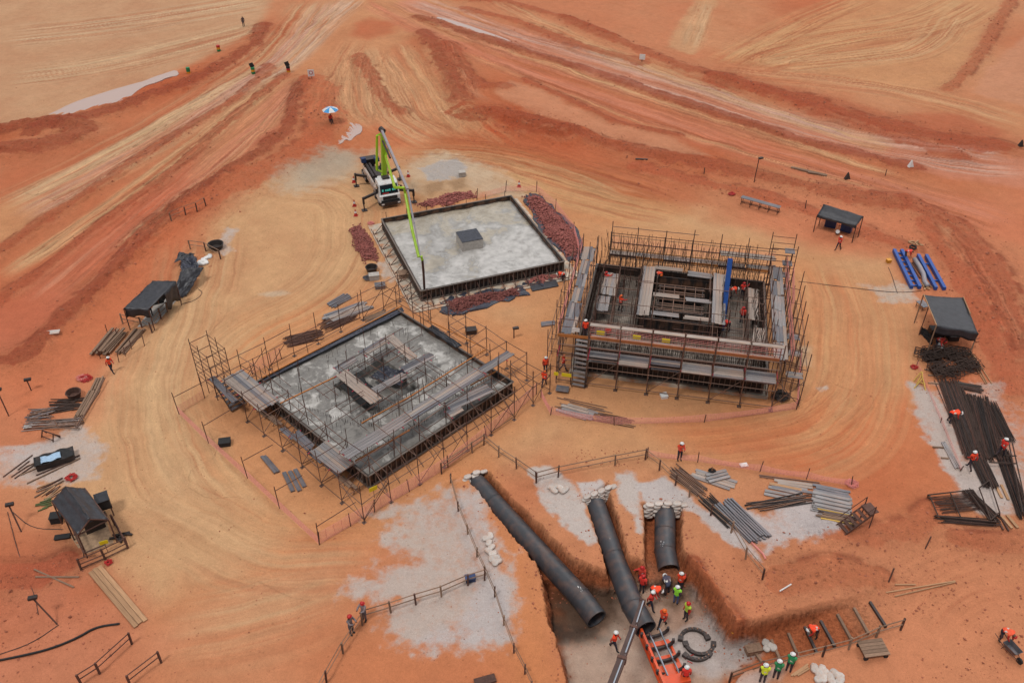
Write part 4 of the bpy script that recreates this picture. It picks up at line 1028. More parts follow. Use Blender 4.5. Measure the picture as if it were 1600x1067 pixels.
for x in (C0-.5, C0+.9, C1-.7, C1+.8): rod('ledger', V(x+.04, D0-.3, zc-.12), V(x+.04, D1+1.1, zc-.12), .03, m_steel, t)
for y in (D0-.3, (D0+D1)/2, D1+1.1):
    for z in (zc-.2, zc+1): rod('ledger', V(C0-.6, y+.05, z), V(C1+.9, y+.05, z), .028, m_steel, t)
deck(t, (0,0,0), V(.5, 8.2, 3.3), V(.5, 11.6, 3.3), 5, .25, .06, (m_plank2, m_plank), jit=.12); deck(t, (0,0,0), V(.3, 5.9, 3.2), V(.3, 8.1, 3.2), 4, .25, .06, m_plank)
deck(t, (0,0,0), V(12.4, 7.0, 3.2), V(12.4, 11.6, 3.2), 3, .25, .06, m_plank2, jit=.2); deck(t, (0,0,0), V(12.7, 4.0, 3.2), V(12.9, 6.2, 3.2), 4, .22, .06, m_plank2, jit=.2)
for x in (-.2, 1.2, 11.8, 13.1):
    for y in (3.2, 5.8, 8.2, 11.6): std(x, y, 2.0, 4.6+random.uniform(-.4,.4))
for x in (-.2, 1.2, 11.8, 13.1):
    for z in (2.4, 3.1, 4.0): rod('ledger', V(x+.04, 3.0, z), V(x+.04, 12.2, z), .027, random.choice((m_steel, m_rust)), t)
for y in (3.2, 5.8, 8.2, 11.6):
    for z in (3.05, 4.05): rod('ledger', V(-.4, y+.05, z), V(3.9, y+.05, z), .027, m_steel, t); rod('ledger', V(10.2, y+.05, z), V(13.3, y+.05, z), .027, m_steel, t)
# access stair at the front left corner
for k in range(11):
    z = .25+k*.34; board('stair_tread', V(-1.05, -.15+.0+k*.12, z), V(-.1, -.25+k*.12, z), .24, .04, m_plank, t)
for x in (-1.08, -.07): board('stringer', V(x, -.3, .1), V(x, 1.15, 3.9), .05, .14, m_dsteel, t)
for k in range(4): rod('ledger', V(-2.3, .02, 1.0+k*.7), V(-1.1, .02, 1.0+k*.7), .028, m_steel, t)
board('landing', V(-2.2, -.9, .25), V(-1.2, -.9, .25), .7, .05, m_plank3, t)
# stair tower at the back right
for x in (13.6, 15.6):
    for y in (13.6, 15.6): std(x, y, 0, 6.6, m_rust)
for k in range(9):
    z = 1.4+k*.6
    for y in (13.6, 15.6): rod('ledger', V(13.6, y, z), V(15.6, y, z), .026, m_rust, t)
    if k % 2: board('landing', V(14.7, 14.4, z), V(15.5, 14.4, z), .8, .05, m_plank3, t)
# yellow and white notices on the front rail
for px_, py_ in ((937,528),(994,534),(1040,538)):
    p = L2(px_, py_, 4.5); board('notice', V(p.x-.3, 1.0, 4.62), V(p.x+.3, 1.0, 4.62), .03, .34, m_yel, t)
p = L2(898, 523, 4.5); board('notice', V(p.x-.3, 1.0, 4.62), V(p.x+.3, 1.0, 4.62), .03, .34, m_white, t)
for px_, py_, w_ in ((871,576,.35),(887,578,.75)):
    p = L2(px_, py_, 1.2); board('notice', V(p.x-w_/2, -.35, 1.2), V(p.x+w_/2, -.35, 1.2), .03, .32, m_yel, t)
# pink nets as strands
def net(parent, pts, h, rows=5, off=None, r=.010, m=m_pink, sag=.06, step=.28, name='net', z0=.1):
    B = MB()
    for p, q in zip(pts[:-1], pts[1:]):
        p = Vector(p); q = Vector(q); n = max(2, int((q-p).length/step))
        def P(i, k):
            f = i/n; a = lerp(p, q, f); return a + V(0, 0, z0+h*k/(rows-1) - sag*4*f*(1-f)*(k/(rows-1)))
        for k in range(rows): B.tube([P(i, k) for i in range(n+1)], r, 3, caps=False)
        for i in range(n+1): B.tube([P(i, 0), P(i, rows-1)], r*.8, 3, caps=False)
    return B.build(name, m, parent, off=off, kind='stuff')
net(t, [(-2.5,1.2,3.85),(-2.5,14.6,3.85)], 1.0, 8); net(t, [(15.0,1.2,3.85),(15.0,14.6,3.85)], 1.2, 9, step=.2)
net(t, [(0,1.08,3.95),(14.1,1.08,3.95)], .95, 7); net(t, [(0,15.08,3.7),(14.1,15.08,3.7)], 1.0, 8)
net(t, [(15.5,9,3.3),(15.6,14.0,3.6)], 1.0, 8)
# blue lifting beam leaning against the core
t = thing('blue_beam', 'tall bright blue steel beam leaning in the tall scaffold', 'beam', G(1128,515,2.0))
p1 = G(1128,515,2.05); p2 = L2(1141,404,0)
# top: choose the height where it stands over the floor near its foot
best = min((abs((G(1141,404,z)-G(1128,515,2.05)).y-2.2), z) for z in [x*.1 for x in range(20, 90)])[1]
p2 = G(1141,404,best); o = V(*p1)
b = MB(); b.beam((0,0,0), p2-p1, .10, .34); b.build('web', m_blue, t)
b = MB(); d = (p2-p1).normalized(); s = d.cross(V(0,0,1)).normalized(); u_ = s.cross(d)
for k in (-1, 1): b.beam(u_*.17*k, p2-p1+u_*.17*k, .36, .05)
b.build('flange', m_blue, t)
# ================================================================ concrete pump truck
TA = R(21.6)
def proj_near(px, py, ref, zs):                      # height at which the sight line passes closest to a plan point
    return min(((G(px, py, z)-V(ref[0], ref[1], z)).length, z) for z in zs)[1]
t = thing('pump_truck', 'white cabbed concrete pump truck with lime and grey folding boom', 'truck', (-12.6, 82.95, 0), TA)
TM = Matrix.Translation((-12.6, 82.95, 0)) @ Matrix.Rotation(TA, 4, 'Z'); TI = TM.inverted()
b = MB(); b.box((-.45,4.9,.75), (.16,9.2,.28)); b.box((.45,4.9,.75), (.16,9.2,.28)); b.box((0,4.2,.55), (1.2,1.2,.4)); b.box((0,7.2,.55), (1.4,1.9,.3)); b.build('chassis', m_dsteel, t)
b = MB()
prof = [(0,.62),(0,1.35),(.16,1.45),(.42,2.50),(.62,2.66),(1.72,2.70),(1.75,.62)]      # (y, z) side profile of the cab
n = len(prof); vs = [(sx*(1.08 if z < 1.5 else 1.0), y, z) for sx in (-1, 1) for y, z in prof]
b.add(vs, [tuple(range(n)), tuple(range(n, 2*n))[::-1]] + [(i, n+i, n+(i+1) % n, (i+1) % n) for i in range(n)])
cab = b.build('cab', m_white, t)
b = MB(); b.add([(-.92,.14,1.50),(.92,.14,1.50),(.90,.38,2.42),(-.90,.38,2.42),(-.92,.2,1.50),(.92,.2,1.50),(.90,.44,2.42),(-.90,.44,2.42)], [(0,1,2,3),(7,6,5,4),(0,4,5,1),(1,5,6,2),(2,6,7,3),(3,7,4,0)]); ws = b.build('windscreen', m_glass, cab)
b = MB(); m_cy = mat('cyan_lettering', (90,220,200), .5, 0, .05)
def onws(x0, x1, z0, z1):
    f = lambda z: .14+(z-1.5)*.26-.012
    return [(x0,f(z0),z0),(x1,f(z0),z0),(x1,f(z1),z1),(x0,f(z1),z1)]
x = -.74                                              # windscreen lettering, too small to read in the photo: strokes of the same rhythm
for wch in (.17, 0, .10, .04, .10, .10, .13, 0, .14, .06, .11):
    if wch == 0: x += .14; continue
    b.add(onws(x, x+wch, 1.78, 1.96+(.03 if wch > .12 else 0)), [(0,1,2,3)]); x += wch+.025
b.build('lettering', m_cy, cab)
b = MB(); b.add(onws(-.72,-.05,1.53,1.64), [(0,1,2,3)]); b.build('red_panel', m_red, cab)
b = MB(); b.box((0,-.03,1.12), (1.5,.06,.34)); b.box((0,-.05,.80), (1.9,.08,.2)); b.build('grille', m_black, cab)
b = MB(); b.box((0,-.10,.52), (2.15,.26,.34)); b.build('bumper', m_dsteel, t)
for s in (-1, 1):
    b = MB(); b.box((s*.86,-.235,.56), (.28,.03,.14)); b.build('headlight', m_white, t)
    b = MB(); b.box((s*1.28,.2,1.95), (.2,.1,.5)); b.beam((s*1.0,.4,2.25), (s*1.28,.2,2.2), .04, .04); b.build('mirror', m_black, cab)
    b = MB(); b.box((s*1.06,.85,1.95), (.05,.72,.6)); b.build('side_window', m_glass, cab)
b = MB(); b.box((0,1.35,2.80), (.75,.6,.18)); b.build('roof_unit', m_dsteel, cab)
for s in (-1, 1):
    for y in (.95, 2.5, 6.6, 7.7):
        w_ = MB(); w_.tube([(s*.78,y,.48),(s*1.06,y,.48)], .48, 14); o = w_.build('wheel', m_black, t)
        r_ = MB(); r_.tube([(s*1.055,y,.48),(s*1.075,y,.48)], .27, 10); r_.build('rim', m_grey, o)
    b = MB(); b.box((s*.92,4.7,1.15), (.3,5.0,.45)); b.box((s*.95,5.2,1.42), (.12,4.6,.12)); b.build('side_deck', m_plank2 if s < 0 else m_dsteel, t)
b = MB(); b.box((.1,3.6,1.5), (.8,.7,.5)); b.build('control_box', m_white, t)
b = MB(); b.box((0,5.6,1.1), (1.3,3.4,.35)); b.tube([(-.5,4.6,1.4),(-.5,7.9,1.4)], .14, 8); b.tube([(-.15,4.6,1.4),(-.15,7.9,1.4)], .14, 8); b.build('pump_cylinders', m_dsteel, t)
b = MB(); b.add([(-.9,8.2,1.75),(.9,8.2,1.75),(.9,9.5,1.6),(-.9,9.5,1.6),(-.45,8.4,.7),(.45,8.4,.7),(.45,9.2,.7),(-.45,9.2,.7)], [(0,4,5,1),(1,5,6,2),(2,6,7,3),(3,7,4,0),(4,7,6,5),(0,1,2,3)]); b.build('hopper', m_dsteel, t)
b = MB(); b.box((-.75,8.0,1.9), (.5,.5,.5)); b.box((.7,7.9,1.8), (.5,.6,.4)); b.build('tank', m_dblue, t)
for fx_, bx, by in (((-16.85,87.66),-.6,5.4), ((-15.27,82.23),-.6,1.9), ((-12.3,89.33),.6,5.4), ((-10.29,84.03),.6,1.9)):
    f_ = TI @ V(fx_[0], fx_[1], 0); b = MB()
    b.beam((bx, by, 1.05), (f_.x, f_.y, 1.35), .2, .24); b.beam((f_.x, f_.y, 1.5), (f_.x, f_.y, .75), .2, .2); ou = b.build('outrigger', m_dsteel, t)
    b = MB(); b.tube([(f_.x, f_.y, .8), (f_.x, f_.y, .06)], .07, 8); b.box((f_.x, f_.y, .04), (.55,.55,.06)); b.build('jack_foot', m_dsteel, ou)
P0 = TI @ G(601, 283, 1.9); P0.z = 1.3; pw = TM @ P0
b = MB(); b.tube([P0, P0+V(0,0,.5)], .62, 14); b.tube([P0+V(0,0,.5), P0+V(0,0,1.4)], .4, 12, r2=.3); tur = b.build('turret', m_green, t)
zt = proj_near(597, 205, pw, [x*.1 for x in range(40, 200)]); TOP = TI @ G(598, 206, zt)
zs = [x*.1 for x in range(35, 60)]
TIPw = G(657, 402, 4.3); TIP = TI @ TIPw
def plane_z(px, py):
    n_ = (TIPw-pw).cross(V(0,0,1)).normalized()
    return min((abs((G(px, py, z)-pw).dot(n_)), z) for z in [x*.05 for x in range(0, 260)])[1]
zj = plane_z(637, 297); J = TI @ G(637, 297, min(max(zj, 3.5), 9))
b = MB(); b.beam(P0+V(0,0,1.2), lerp(P0, TOP, .97), .42, .5); a1 = b.build('boom_arm', m_green, t)
b = MB(); b.beam(TOP+V(-.1,0,.15), J, .22, .30); a2 = b.build('boom_arm', m_grey, t)
b = MB(); b.beam(J, lerp(J, TIP, .5), .15, .2); b.build('boom_arm', m_grey, t)
b = MB(); b.beam(lerp(J, TIP, .5)+V(.02,.0,.0), TIP, .11, .14); b.build('boom_arm', m_grey, t)
b = MB(); b.tube([TOP+V(-.15,.25,.25), TOP+V(.05,-.25,.1)], .28, 10); b.build('pivot', m_dsteel, a2)
b = MB(); b.tube([P0+V(.3,.2,1.2), lerp(P0, TOP, .5)+V(.35,.1,0)], .1, 8); b.build('hydraulic_ram', m_chrome, a1)
b = MB(); b.tube([lerp(TOP, J, .12)+V(-.3,0,-.3), lerp(TOP, J, .42)+V(-.25,0,-.35)], .1, 8); b.build('hydraulic_ram', m_dsteel, a2)
G_ = lambda px, py, z: TI @ G(px, py, z)
lft = TI @ G(589, 266, 2.6); zl = proj_near(589, 212, TM @ lft, [x*.1 for x in range(30, 190)])
b = MB(); b.tube([lft+V(.6,.2,-.4), lft, G_(589,212,zl), G_(594,210,zl), lerp(P0, TOP, .95)], .13, 8); b.tube([lft+V(0,.25,0), G_(589,213,zl)+V(0,.25,-.2)], .09, 6); b.build('delivery_pipe', m_green, t)
pa = lerp(TOP, J, .25); pm = lerp(P0, TOP, .62)
b = MB(); b.tube([pa+V(.1,-.1,-.2), pm+V(.45,-.2,.4), pm+V(.1,-.3,-.2), J+V(-1.1,.1,.4), J+V(-.35,-.05,.3), J+V(-.25,-.05,-.3), lerp(J,TIP,.6)+V(-.28,0,.05), TIP+V(-.15,0,.05), TIP+V(.1,0,.05), TIP+V(.15,0,-.3)], .13, 8); b.build('delivery_pipe', m_green, t)
b = MB(); b.tube([TIP+V(.15,0,-.25), TIP+V(.18,.02,-1.6), TIP+V(.16,.03,-3.35)], .11, 8); b.build('end_hose', m_bronze, t)
# ================================================================ pipes in the trenches
def big_pipe(pts, label, r=.69, wall=.07, marks=((.45, 1.3),)):
    q = [G(p[0], p[1], p[2]+.08) for p in pts]; t = thing('pipe', label, 'pipe', q[-1]-V(0,0,.6), 0, 'black pipes in the trenches'); off = t.location
    def ring(p, d, rr, n=28):
        s = d.cross(V(0,0,1)).normalized(); u = s.cross(d); return [p+s*math.cos(6.28318*k/n)*rr+u*math.sin(6.28318*k/n)*rr for k in range(n)]
    b = MB(); n = 28
    dirs = [(q[min(i+1, len(q)-1)]-q[max(i-1, 0)]).normalized() for i in range(len(q))]; dirs[-1] = (q[-1]-q[-2]).normalized()
    vs = [v for p, d in zip(q, dirs) for v in ring(p, d, r)]; k = len(q)
    b.add(vs, [(i*n+j, i*n+(j+1) % n, (i+1)*n+(j+1) % n, (i+1)*n+j) for i in range(k-1) for j in range(n)])
    b.build('shell', m_hdpe, t, off=off, smooth=True)
    b = MB(); vs = [v for p, d in zip(q, dirs) for v in ring(p, d, r-wall)]
    b.add(vs, [(i*n+j, (i+1)*n+j, (i+1)*n+(j+1) % n, i*n+(j+1) % n) for i in range(k-1) for j in range(n)])
    vs = ring(q[-1], dirs[-1], r)+ring(q[-1], dirs[-1], r-wall); b.add(vs, [(j, (j+1) % n, n+(j+1) % n, n+j) for j in range(n)])
    vs = ring(q[0], dirs[0], r)+ring(q[0], dirs[0], r-wall); b.add(vs, [(j, n+j, n+(j+1) % n, (j+1) % n) for j in range(n)])
    b.build('bore', m_hdpe, t, off=off, smooth=True)
    for i in range(1, k-1):
        d = dirs[i]; b = MB(); vs = ring(q[i]-d*.04, d, r+.035)+ring(q[i]+d*.04, d, r+.035); b.add(vs, [(j, (j+1) % n, n+(j+1) % n, n+j) for j in range(n)]); b.build('weld_bead', m_hdpe, t, off=off, smooth=True)
    for f_, a_ in marks:                              # paint-pen marks on the crown
        p = lerp(q[0], q[-2], f_); d = (q[-2]-q[0]).normalized(); s = d.cross(V(0,0,1)).normalized(); u = s.cross(d); b = MB()
        for k in range(7):
            da, dl = random.uniform(-.22,.22), random.uniform(-.25,.25); aa = a_+da
            e = [p+d*(dl+x_)+(s*math.cos(aa+y_)+u*math.sin(aa+y_))*(r+.012) for x_, y_ in ((0,0),(.10,0),(.10,.035),(0,.035))]; b.add(e, [(0,1,2,3)])
        b.build('paint_mark', m_white, t, off=off)
    return t
big_pipe([(739,748,-.72),(770,784,-.8),(906,932,-1.35),(932,967,-1.48)], 'leftmost and longest black pipe lying in its trench', marks=((.985, 1.6),))
big_pipe([(930,788,-.70),(958,868,-1.05),(988,945,-1.38),(1009,982,-1.48)], 'middle black pipe with the clamp machine at its mouth')
big_pipe([(1039,795,-.68),(1039,830,-.85),(1039,860,-1.05),(1045,890,-1.3)], 'rightmost and shortest black pipe with workers at its mouth', marks=((.4, 1.5), (.95, 1.2)))
# ================================================================ sandbags
def bag(name, p, rz, m, parent=None, s=(.5,.34,.2), tilt=0):
    M = Matrix.Translation(p) @ Matrix.Rotation(rz, 4, 'Z') @ Matrix.Rotation(tilt, 4, 'X') @ Matrix.Diagonal((s[0], s[1], s[2], 1))
    return inst('bag', name, M, m, parent)
def headwall(pa, pb, label, rows, zt=.25, gap=None):
    a = G(*pa, 0); b_ = G(*pb, 0); l = (b_-a).length; d = (b_-a).normalized(); ang = math.atan2(d.y, d.x)
    t = thing('sandbag_wall', label, 'sandbags', a)
    for k in range(rows):
        n = int(l/.5)+(k % 2)
        for i in range(n):
            s = (i+.5-.25*(k % 2))*l/int(l/.5)
            z = zt-k*.165
            if gap and gap[0] < s < gap[1] and z < -.95: continue
            bag('sandbag', d*s+V(-d.y,d.x,0)*(-.03*k+random.uniform(-.04,.04))+V(0,0,z), ang+random.uniform(-.3,.3), m_bag, t, (.56,.38,.19), random.uniform(-.25,.25))
headwall((912,782), (955,762), 'white sandbag headwall over the middle pipe', 7, .22)
headwall((1008,791), (1065,789), 'white sandbag headwall over the rightmost pipe', 7, .18)
headwall((724,750), (752,737), 'short row of white sandbags over the leftmost pipe', 3, .12)
def bag_pile(pts, label, m=m_bag, s=(.55,.4,.22), z=None):
    q = [GG(*p) if z is None else G(*p, z) for p in pts]; t = thing('sandbag_pile', label, 'sandbags', q[0])
    for p in q: bag('sandbag', p-q[0]+V(0,0,.1), random.uniform(0,3), m, t, s, random.uniform(-.2,.2))
bag_pile([(862,763),(868,761),(875,763),(866,768),(878,768),(884,765)], 'few white sandbags on the spit between the left and middle trenches')
bag_pile([(760,842),(764,849),(768,856),(763,862),(770,866),(775,872),(768,874),(773,880),(778,878),(766,838)], 'string of white sandbags left of the longest trench')
bag_pile([(1272,1045),(1278,1052),(1284,1047),(1290,1053),(1296,1058),(1304,1053),(1310,1057),(1286,1060),(1298,1064),(1312,1064),(1280,1062)], 'heap of white bags at the bottom by the timber pallet', s=(.62,.45,.26))
bag_pile([(1196,1005),(1204,1010),(1198,1014),(1208,1013)], 'three grey round stones at the foot of the timber steps', m_conc, (.5,.45,.25))
bag_pile([(922,905),(930,902)], 'crumpled white bag on the pit floor', m_bag, (.9,.5,.25), PIT_Z)
# ================================================================ pit machinery
z = PIT_Z
t = thing('pipe_clamp_machine', 'orange pipe welding clamp machine with dark jaws in the pit', 'machine', G(1022,1035,z)); off = t.location
ax0 = G(1000,995,z); ax1 = G(1038,1085,z); d = (ax1-ax0).normalized(); s = V(-d.y, d.x, 0); s = s if s.x > 0 else -s
b = MB(); b.beam(ax0+V(0,0,.75), ax1+V(0,0,.75), .14, .28); b.beam(ax0+V(0,0,.2), ax1+V(0,0,.2), .2, .18)
for k in range(6): p = lerp(ax0, ax1, k/5); b.beam(p+V(0,0,.2), p+V(0,0,.75), .1, .1)
b.beam(ax0-s*.02+d*.3+V(0,0,.48), ax1-s*.02+V(0,0,.48), .05, .5); b.build('side_frame', m_orange, t, off=off)
b = MB(); e0 = ax0+s*1.5+d*.9; e1 = ax1+s*1.5; b.beam(e0+V(0,0,.25), e1+V(0,0,.25), .14, .2)
for k in (0,.33,.66,.95): b.beam(lerp(e0,e1,k)+V(0,0,.25), lerp(e0,e1,k)-s*1.45+V(0,0,.25), .3, .22)
b.beam(lerp(e0,e1,.5)-s*.7+V(0,0,.3), e1-s*.7+V(0,0,.3), 1.2, .3); b.beam(lerp(e0,e1,.8)-s*.7+V(0,0,.6), e1-s*.7+V(0,0,.6), 1.5, .5)
b.build('base_frame', m_orange, t, off=off)
for k in (.45, 1.15): p = ax0+s*k; b = MB(); b.tube([p+V(0,0,.6)+d*.1, p+d*3.2+V(0,0,.6)], .06, 8); b.build('guide_rod', m_chrome, t, off=off)
for k in range(4):
    b = MB(); p = ax0+d*(.35+k*.85)
    pts = [p+s*(.75+.85*math.cos(a))+V(0,0,.75+.45*math.sin(a)) for a in [math.pi*(1.05+.9*j/8) for j in range(9)]]
    b.tube(pts, .12, 6); b.beam(pts[0], pts[0]+V(0,0,.25), .15, .15); b.beam(pts[-1], pts[-1]+V(0,0,.25), .15, .15); b.build('clamp_jaw', m_dsteel, t, off=off)
def jaw_ring(px, py, r, a0, a1, label):
    c = G(px, py, z); b = MB(); n = 14
    for k in range(n):
        u0, u1 = a0+(a1-a0)*k/n, a0+(a1-a0)*(k+1)/n
        p, q = V(math.cos(u0)*r, math.sin(u0)*r, .1), V(math.cos(u1)*r, math.sin(u1)*r, .1); b.beam(p, q+(q-p)*.1, .2, .2)
    for u in (a0, a1): p = V(math.cos(u)*r, math.sin(u)*r, .1); b.box(p, (.3,.3,.26), u)
    t = thing('clamp_ring', label, 'clamp', c); b.build('arc', m_dsteel, t)
    b = MB()
    for k in range(7):
        u = a0+(a1-a0)*(k+.5)/7; b.tube([(math.cos(u)*r, math.sin(u)*r, .18), (math.cos(u)*r, math.sin(u)*r, .26)], .05, 6)
    b.build('bolt', m_steel, t)
jaw_ring(1085,1003,.85,.3,2.9,'grey half ring clamp on the pit floor, upper of the pair'); jaw_ring(1092,1004,.85,3.3,6.1,'grey half ring clamp on the pit floor, lower right of the pair'); jaw_ring(1086,1010,.95,3.9,5.6,'outer grey clamp segment below the ring pair')
t = thing('crane_boom', 'brown telescopic crane boom reaching up into the pit from below', 'crane', G(948,1095,0)); off = t.location
bp = [G(944,1100,3.2), G(972,1028,2.6), G(990,980,2.2), G(1004,938,1.8)]
for k, w_ in ((0,.44),(1,.36),(2,.28)):
    b = MB(); b.beam(bp[k]-(bp[k+1]-bp[k])*.04, bp[k+1], w_, w_*.8); sec = b.build('boom_section', m_bronze, t, off=off)
    b = MB(); b.tube([lerp(bp[k], bp[k+1], .1)+V(.1,0,.22), lerp(bp[k], bp[k+1], .9)+V(.08,0,.2)], .05, 8); b.build('ram', m_chrome, sec, off=off)
    b = MB(); b.beam(lerp(bp[k],bp[k+1],.94), lerp(bp[k],bp[k+1],1.0), w_+.07, w_*.8+.07); b.build('collar', m_rust, sec, off=off)
b = MB(); b.tube([G(1000,955,1.9), G(1001,958,-.6)], .02, 5); b.build('sling', m_black, t, off=off)
flat_board([(944,952),(968,944),(970,949),(946,958)], 'short pale timber baulk under the middle pipe', 'timber_baulk', 'timber', PIT_Z+.05, m_timber, .2)
def loose(pairs, name, label, cat, m, r=.03, z=.05, box=None, zb=0):
    q = [(GG(*a, z) if zb == 0 else G(*a, zb+z), GG(*b_, z) if zb == 0 else G(*b_, zb+z)) for a, b_ in pairs]
    t = thing(name+'_set' if len(q) > 1 else name, label, cat, q[0][0]); o = q[0][0]
    for k, (a, b_) in enumerate(q):
        dz = V(0,0,.012*k)
        if box: board(name, a-o+dz, b_-o+dz, box[0], box[1], m, t)
        else: rod(name, a-o+dz, b_-o+dz, r, m, t)
    return t
loose([((1102,963),(1145,997)),((1108,963),(1148,992)),((1112,968),(1149,988))], 'steel_bar', 'three thin steel bars lying at the right of the pit floor', 'bars', m_dsteel, .03, zb=PIT_Z)
loose([((1070,1028),(1088,1020)),((1074,1032),(1082,1036)),((1066,1022),(1078,1030))], 'sling_strap', 'small tangle of red and green straps on the pit floor', 'straps', m_red, .03, zb=PIT_Z)
# ================================================================ stacks of long pieces
def pile(name, label, cat, pa, pb, n, w, m, layers=1, box=None, r=.03, z=.06, jit=.12, ang=.02, stuff=False, group=None):
    a = GG(*pa); b_ = GG(*pb); o = (a+b_)/2; a = a-o; b_ = b_-o; d = (b_-a).normalized(); s = V(-d.y, d.x, 0)
    hh = box[1] if box else 2*r
    t = thing(name+'_stack', label, cat, o, 0, group); B = MB()
    for k in range(layers):
        nn = max(2, n-k)
        for i in range(nn):
            f = (i/(nn-1)-.5)*w*(1-.12*k) if nn > 1 else 0
            j1, j2 = random.uniform(-jit, jit), random.uniform(-jit, jit); tw = random.uniform(-ang, ang)*(b_-a).length
            p = a+s*(f+tw)+d*j1+V(0,0,z+k*hh*1.02); q = b_+s*(f-tw)+d*j2+V(0,0,z+k*hh*1.02+random.uniform(0,.02))
            mm = random.choice(m) if isinstance(m, (list, tuple)) else m
            if stuff: B.tube([p, lerp(p, q, .5)+V(0,0,random.uniform(0,.05)), q+V(0,0,random.uniform(0,.06))], r, 4, m=random.choice((0,0,1,2)))
            elif box: board(name, p, q, box[0], box[1], mm, t)
            else: rod(name, p, q, r, mm, t)
    if stuff: B.build('bars', [m, m_rust, m_dsteel], t, kind='stuff')
    return t
BM = (.16, .10)
pile('steel_beam', 'dark steel beams stacked left of the tub, far side of scaffold', 'beams', (516,479), (545,463), 5, .9, m_plank3, 1, (.16,.12))
pile('deck_plank', 'grey deck planks in a loose stack behind the near scaffold', 'planks', (512,500), (572,478), 6, 1.3, PL, 2, (.24,.06), jit=.4)
pile('scaffold_tube', 'brown scaffold tubes heaped behind the near scaffold, upper heap', 'tubes', (508,512), (548,494), 16, 1.5, m_rust, 2, r=.03, jit=.5, ang=.05)
pile('scaffold_tube', 'brown tubes with pink ends fanned behind the near scaffold', 'tubes', (450,536), (500,522), 16, 1.5, m_rust, 2, r=.03, jit=.4, ang=.06)
pile('timber_batten', 'thin brown battens by the far edge of the near scaffold', 'timber', (568,501), (602,488), 6, .5, m_timber_d, 1, (.08,.06), jit=.3)
pile('steel_plank', 'single grey beam lying left of the near scaffold', 'beam', (411,713), (433,739), 2, .2, m_plank3, 1, (.2,.14))
pile('steel_plank', 'three grey planks with red ends left of the near scaffold corner', 'planks', (452,736), (468,766), 3, .8, m_plank3, 1, (.28,.12))
pile('deck_plank', 'grey planks below the tall scaffold, nearest its left corner', 'planks', (878,637), (922,650), 5, 1.0, PL, 2, (.24,.05), jit=.5)
pile('scaffold_tube', 'long loose tubes below the tall scaffold', 'tubes', (875,630), (950,646), 7, 1.2, m_steel, 1, r=.03, jit=.8, ang=.05)
pile('scaffold_tube', 'short tubes beside the loose planks below the tall scaffold', 'tubes', (928,650), (985,662), 8, .9, (m_steel, m_rust), 1, r=.03, jit=.6)
pile('scaffold_tube', 'grey tubes fanned beside the pit railing, uppermost bundle', 'tubes', (1052,735), (1100,772), 10, 1.1, m_steel, 2, r=.04, jit=.3, ang=.03)
pile('deck_plank', 'crossed grey deck planks right of the railing corner', 'planks', (1082,739), (1147,760), 4, .8, PL, 1, (.24,.06), jit=.2)
pile('deck_plank', 'grey planks lying on top of crossed planks by railing corner', 'planks', (1105,750), (1138,741), 3, .6, m_plank, 1, (.24,.06), z=.16)
pile('scaffold_tube', 'dark tubes along the white ground, left of the dark beams', 'tubes', (1102,778), (1144,820), 9, 1.0, m_dsteel, 2, r=.04, jit=.3)
pile('steel_beam', 'dark steel beams in a neat long stack on white ground', 'beams', (1130,787), (1188,844), 9, 1.5, m_plank3, 2, (.12,.1), jit=.15)
pile('scaffold_tube', 'single long tube beyond the blue-grey planks', 'tube', (1188,744), (1282,757), 2, .15, m_steel, 1, r=.04)
pile('deck_plank', 'grey planks just below the single long tube', 'planks', (1206,755), (1262,764), 4, .7, PL, 1, (.22,.06), jit=.4)
m_lb = mat('pale_blue_plank', (150,172,186), .5, .2, .15, 4)
pile('deck_plank', 'pale blue planks in the middle of the plank yard', 'planks', (1197,764), (1246,774), 4, 1.1, (m_lb, m_plank, m_timber), 1, (.24,.06), jit=.3)
pile('scaffold_tube', 'dark tubes lying left of the round white spill', 'tubes', (1177,793), (1264,779), 8, .8, (m_steel, m_dsteel), 2, r=.04, jit=.6, ang=.04)
pile('deck_plank', 'grey planks at the far side of the big plank stack', 'planks', (1272,765), (1326,776), 5, .8, m_plank3, 2, (.2,.06), jit=.2)
pile('deck_plank', 'big stack of grey planks with magenta ends right of white spill', 'planks', (1270,782), (1328,795), 7, 1.7, m_plank, 4, (.24,.07), jit=.12)
pile('timber_batten', 'greenish battens below the big plank stack', 'battens', (1278,803), (1330,814), 8, .9, (m_yelt, m_timber_d, m_steel), 2, (.1,.07), jit=.4)
# rebar yard
RB = dict(stuff=True)
pile('rebar', 'long left rebar stack in the yard with a worker stooping over it', 'rebar', (1483,598), (1527,716), 30, 1.9, m_rebar, 3, r=.03, jit=.4, **RB)
pile('rebar', 'middle wide rebar stack in the yard', 'rebar', (1522,622), (1546,714), 28, 2.0, m_rebar, 3, r=.03, jit=.4, **RB)
pile('rebar', 'narrow right rebar stack below the galvanised rail', 'rebar', (1546,632), (1574,688), 14, 1.0, m_rebar, 3, r=.03, jit=.4, **RB)
pile('rebar', 'rebar stack continuing from the long left one to the frames', 'rebar', (1527,716), (1548,762), 16, 1.1, m_rebar, 3, r=.03, jit=.3, **RB)
pile('rebar', 'rebar strip reaching down to the lower right corner of the yard', 'rebar', (1566,706), (1598,806), 16, .9, m_rebar, 3, r=.03, jit=.5, **RB)
pile('rebar', 'brown flat rebar bundle under the lower frame, left of white slab', 'rebar', (1462,790), (1530,784), 24, 1.4, m_rust, 1, r=.025, jit=.3, ang=.05, **RB)
pile('rebar', 'lowest rebar bundle of the yard, along its bottom edge', 'rebar', (1470,812), (1552,818), 14, .6, m_rebar, 2, r=.03, jit=.5, **RB)
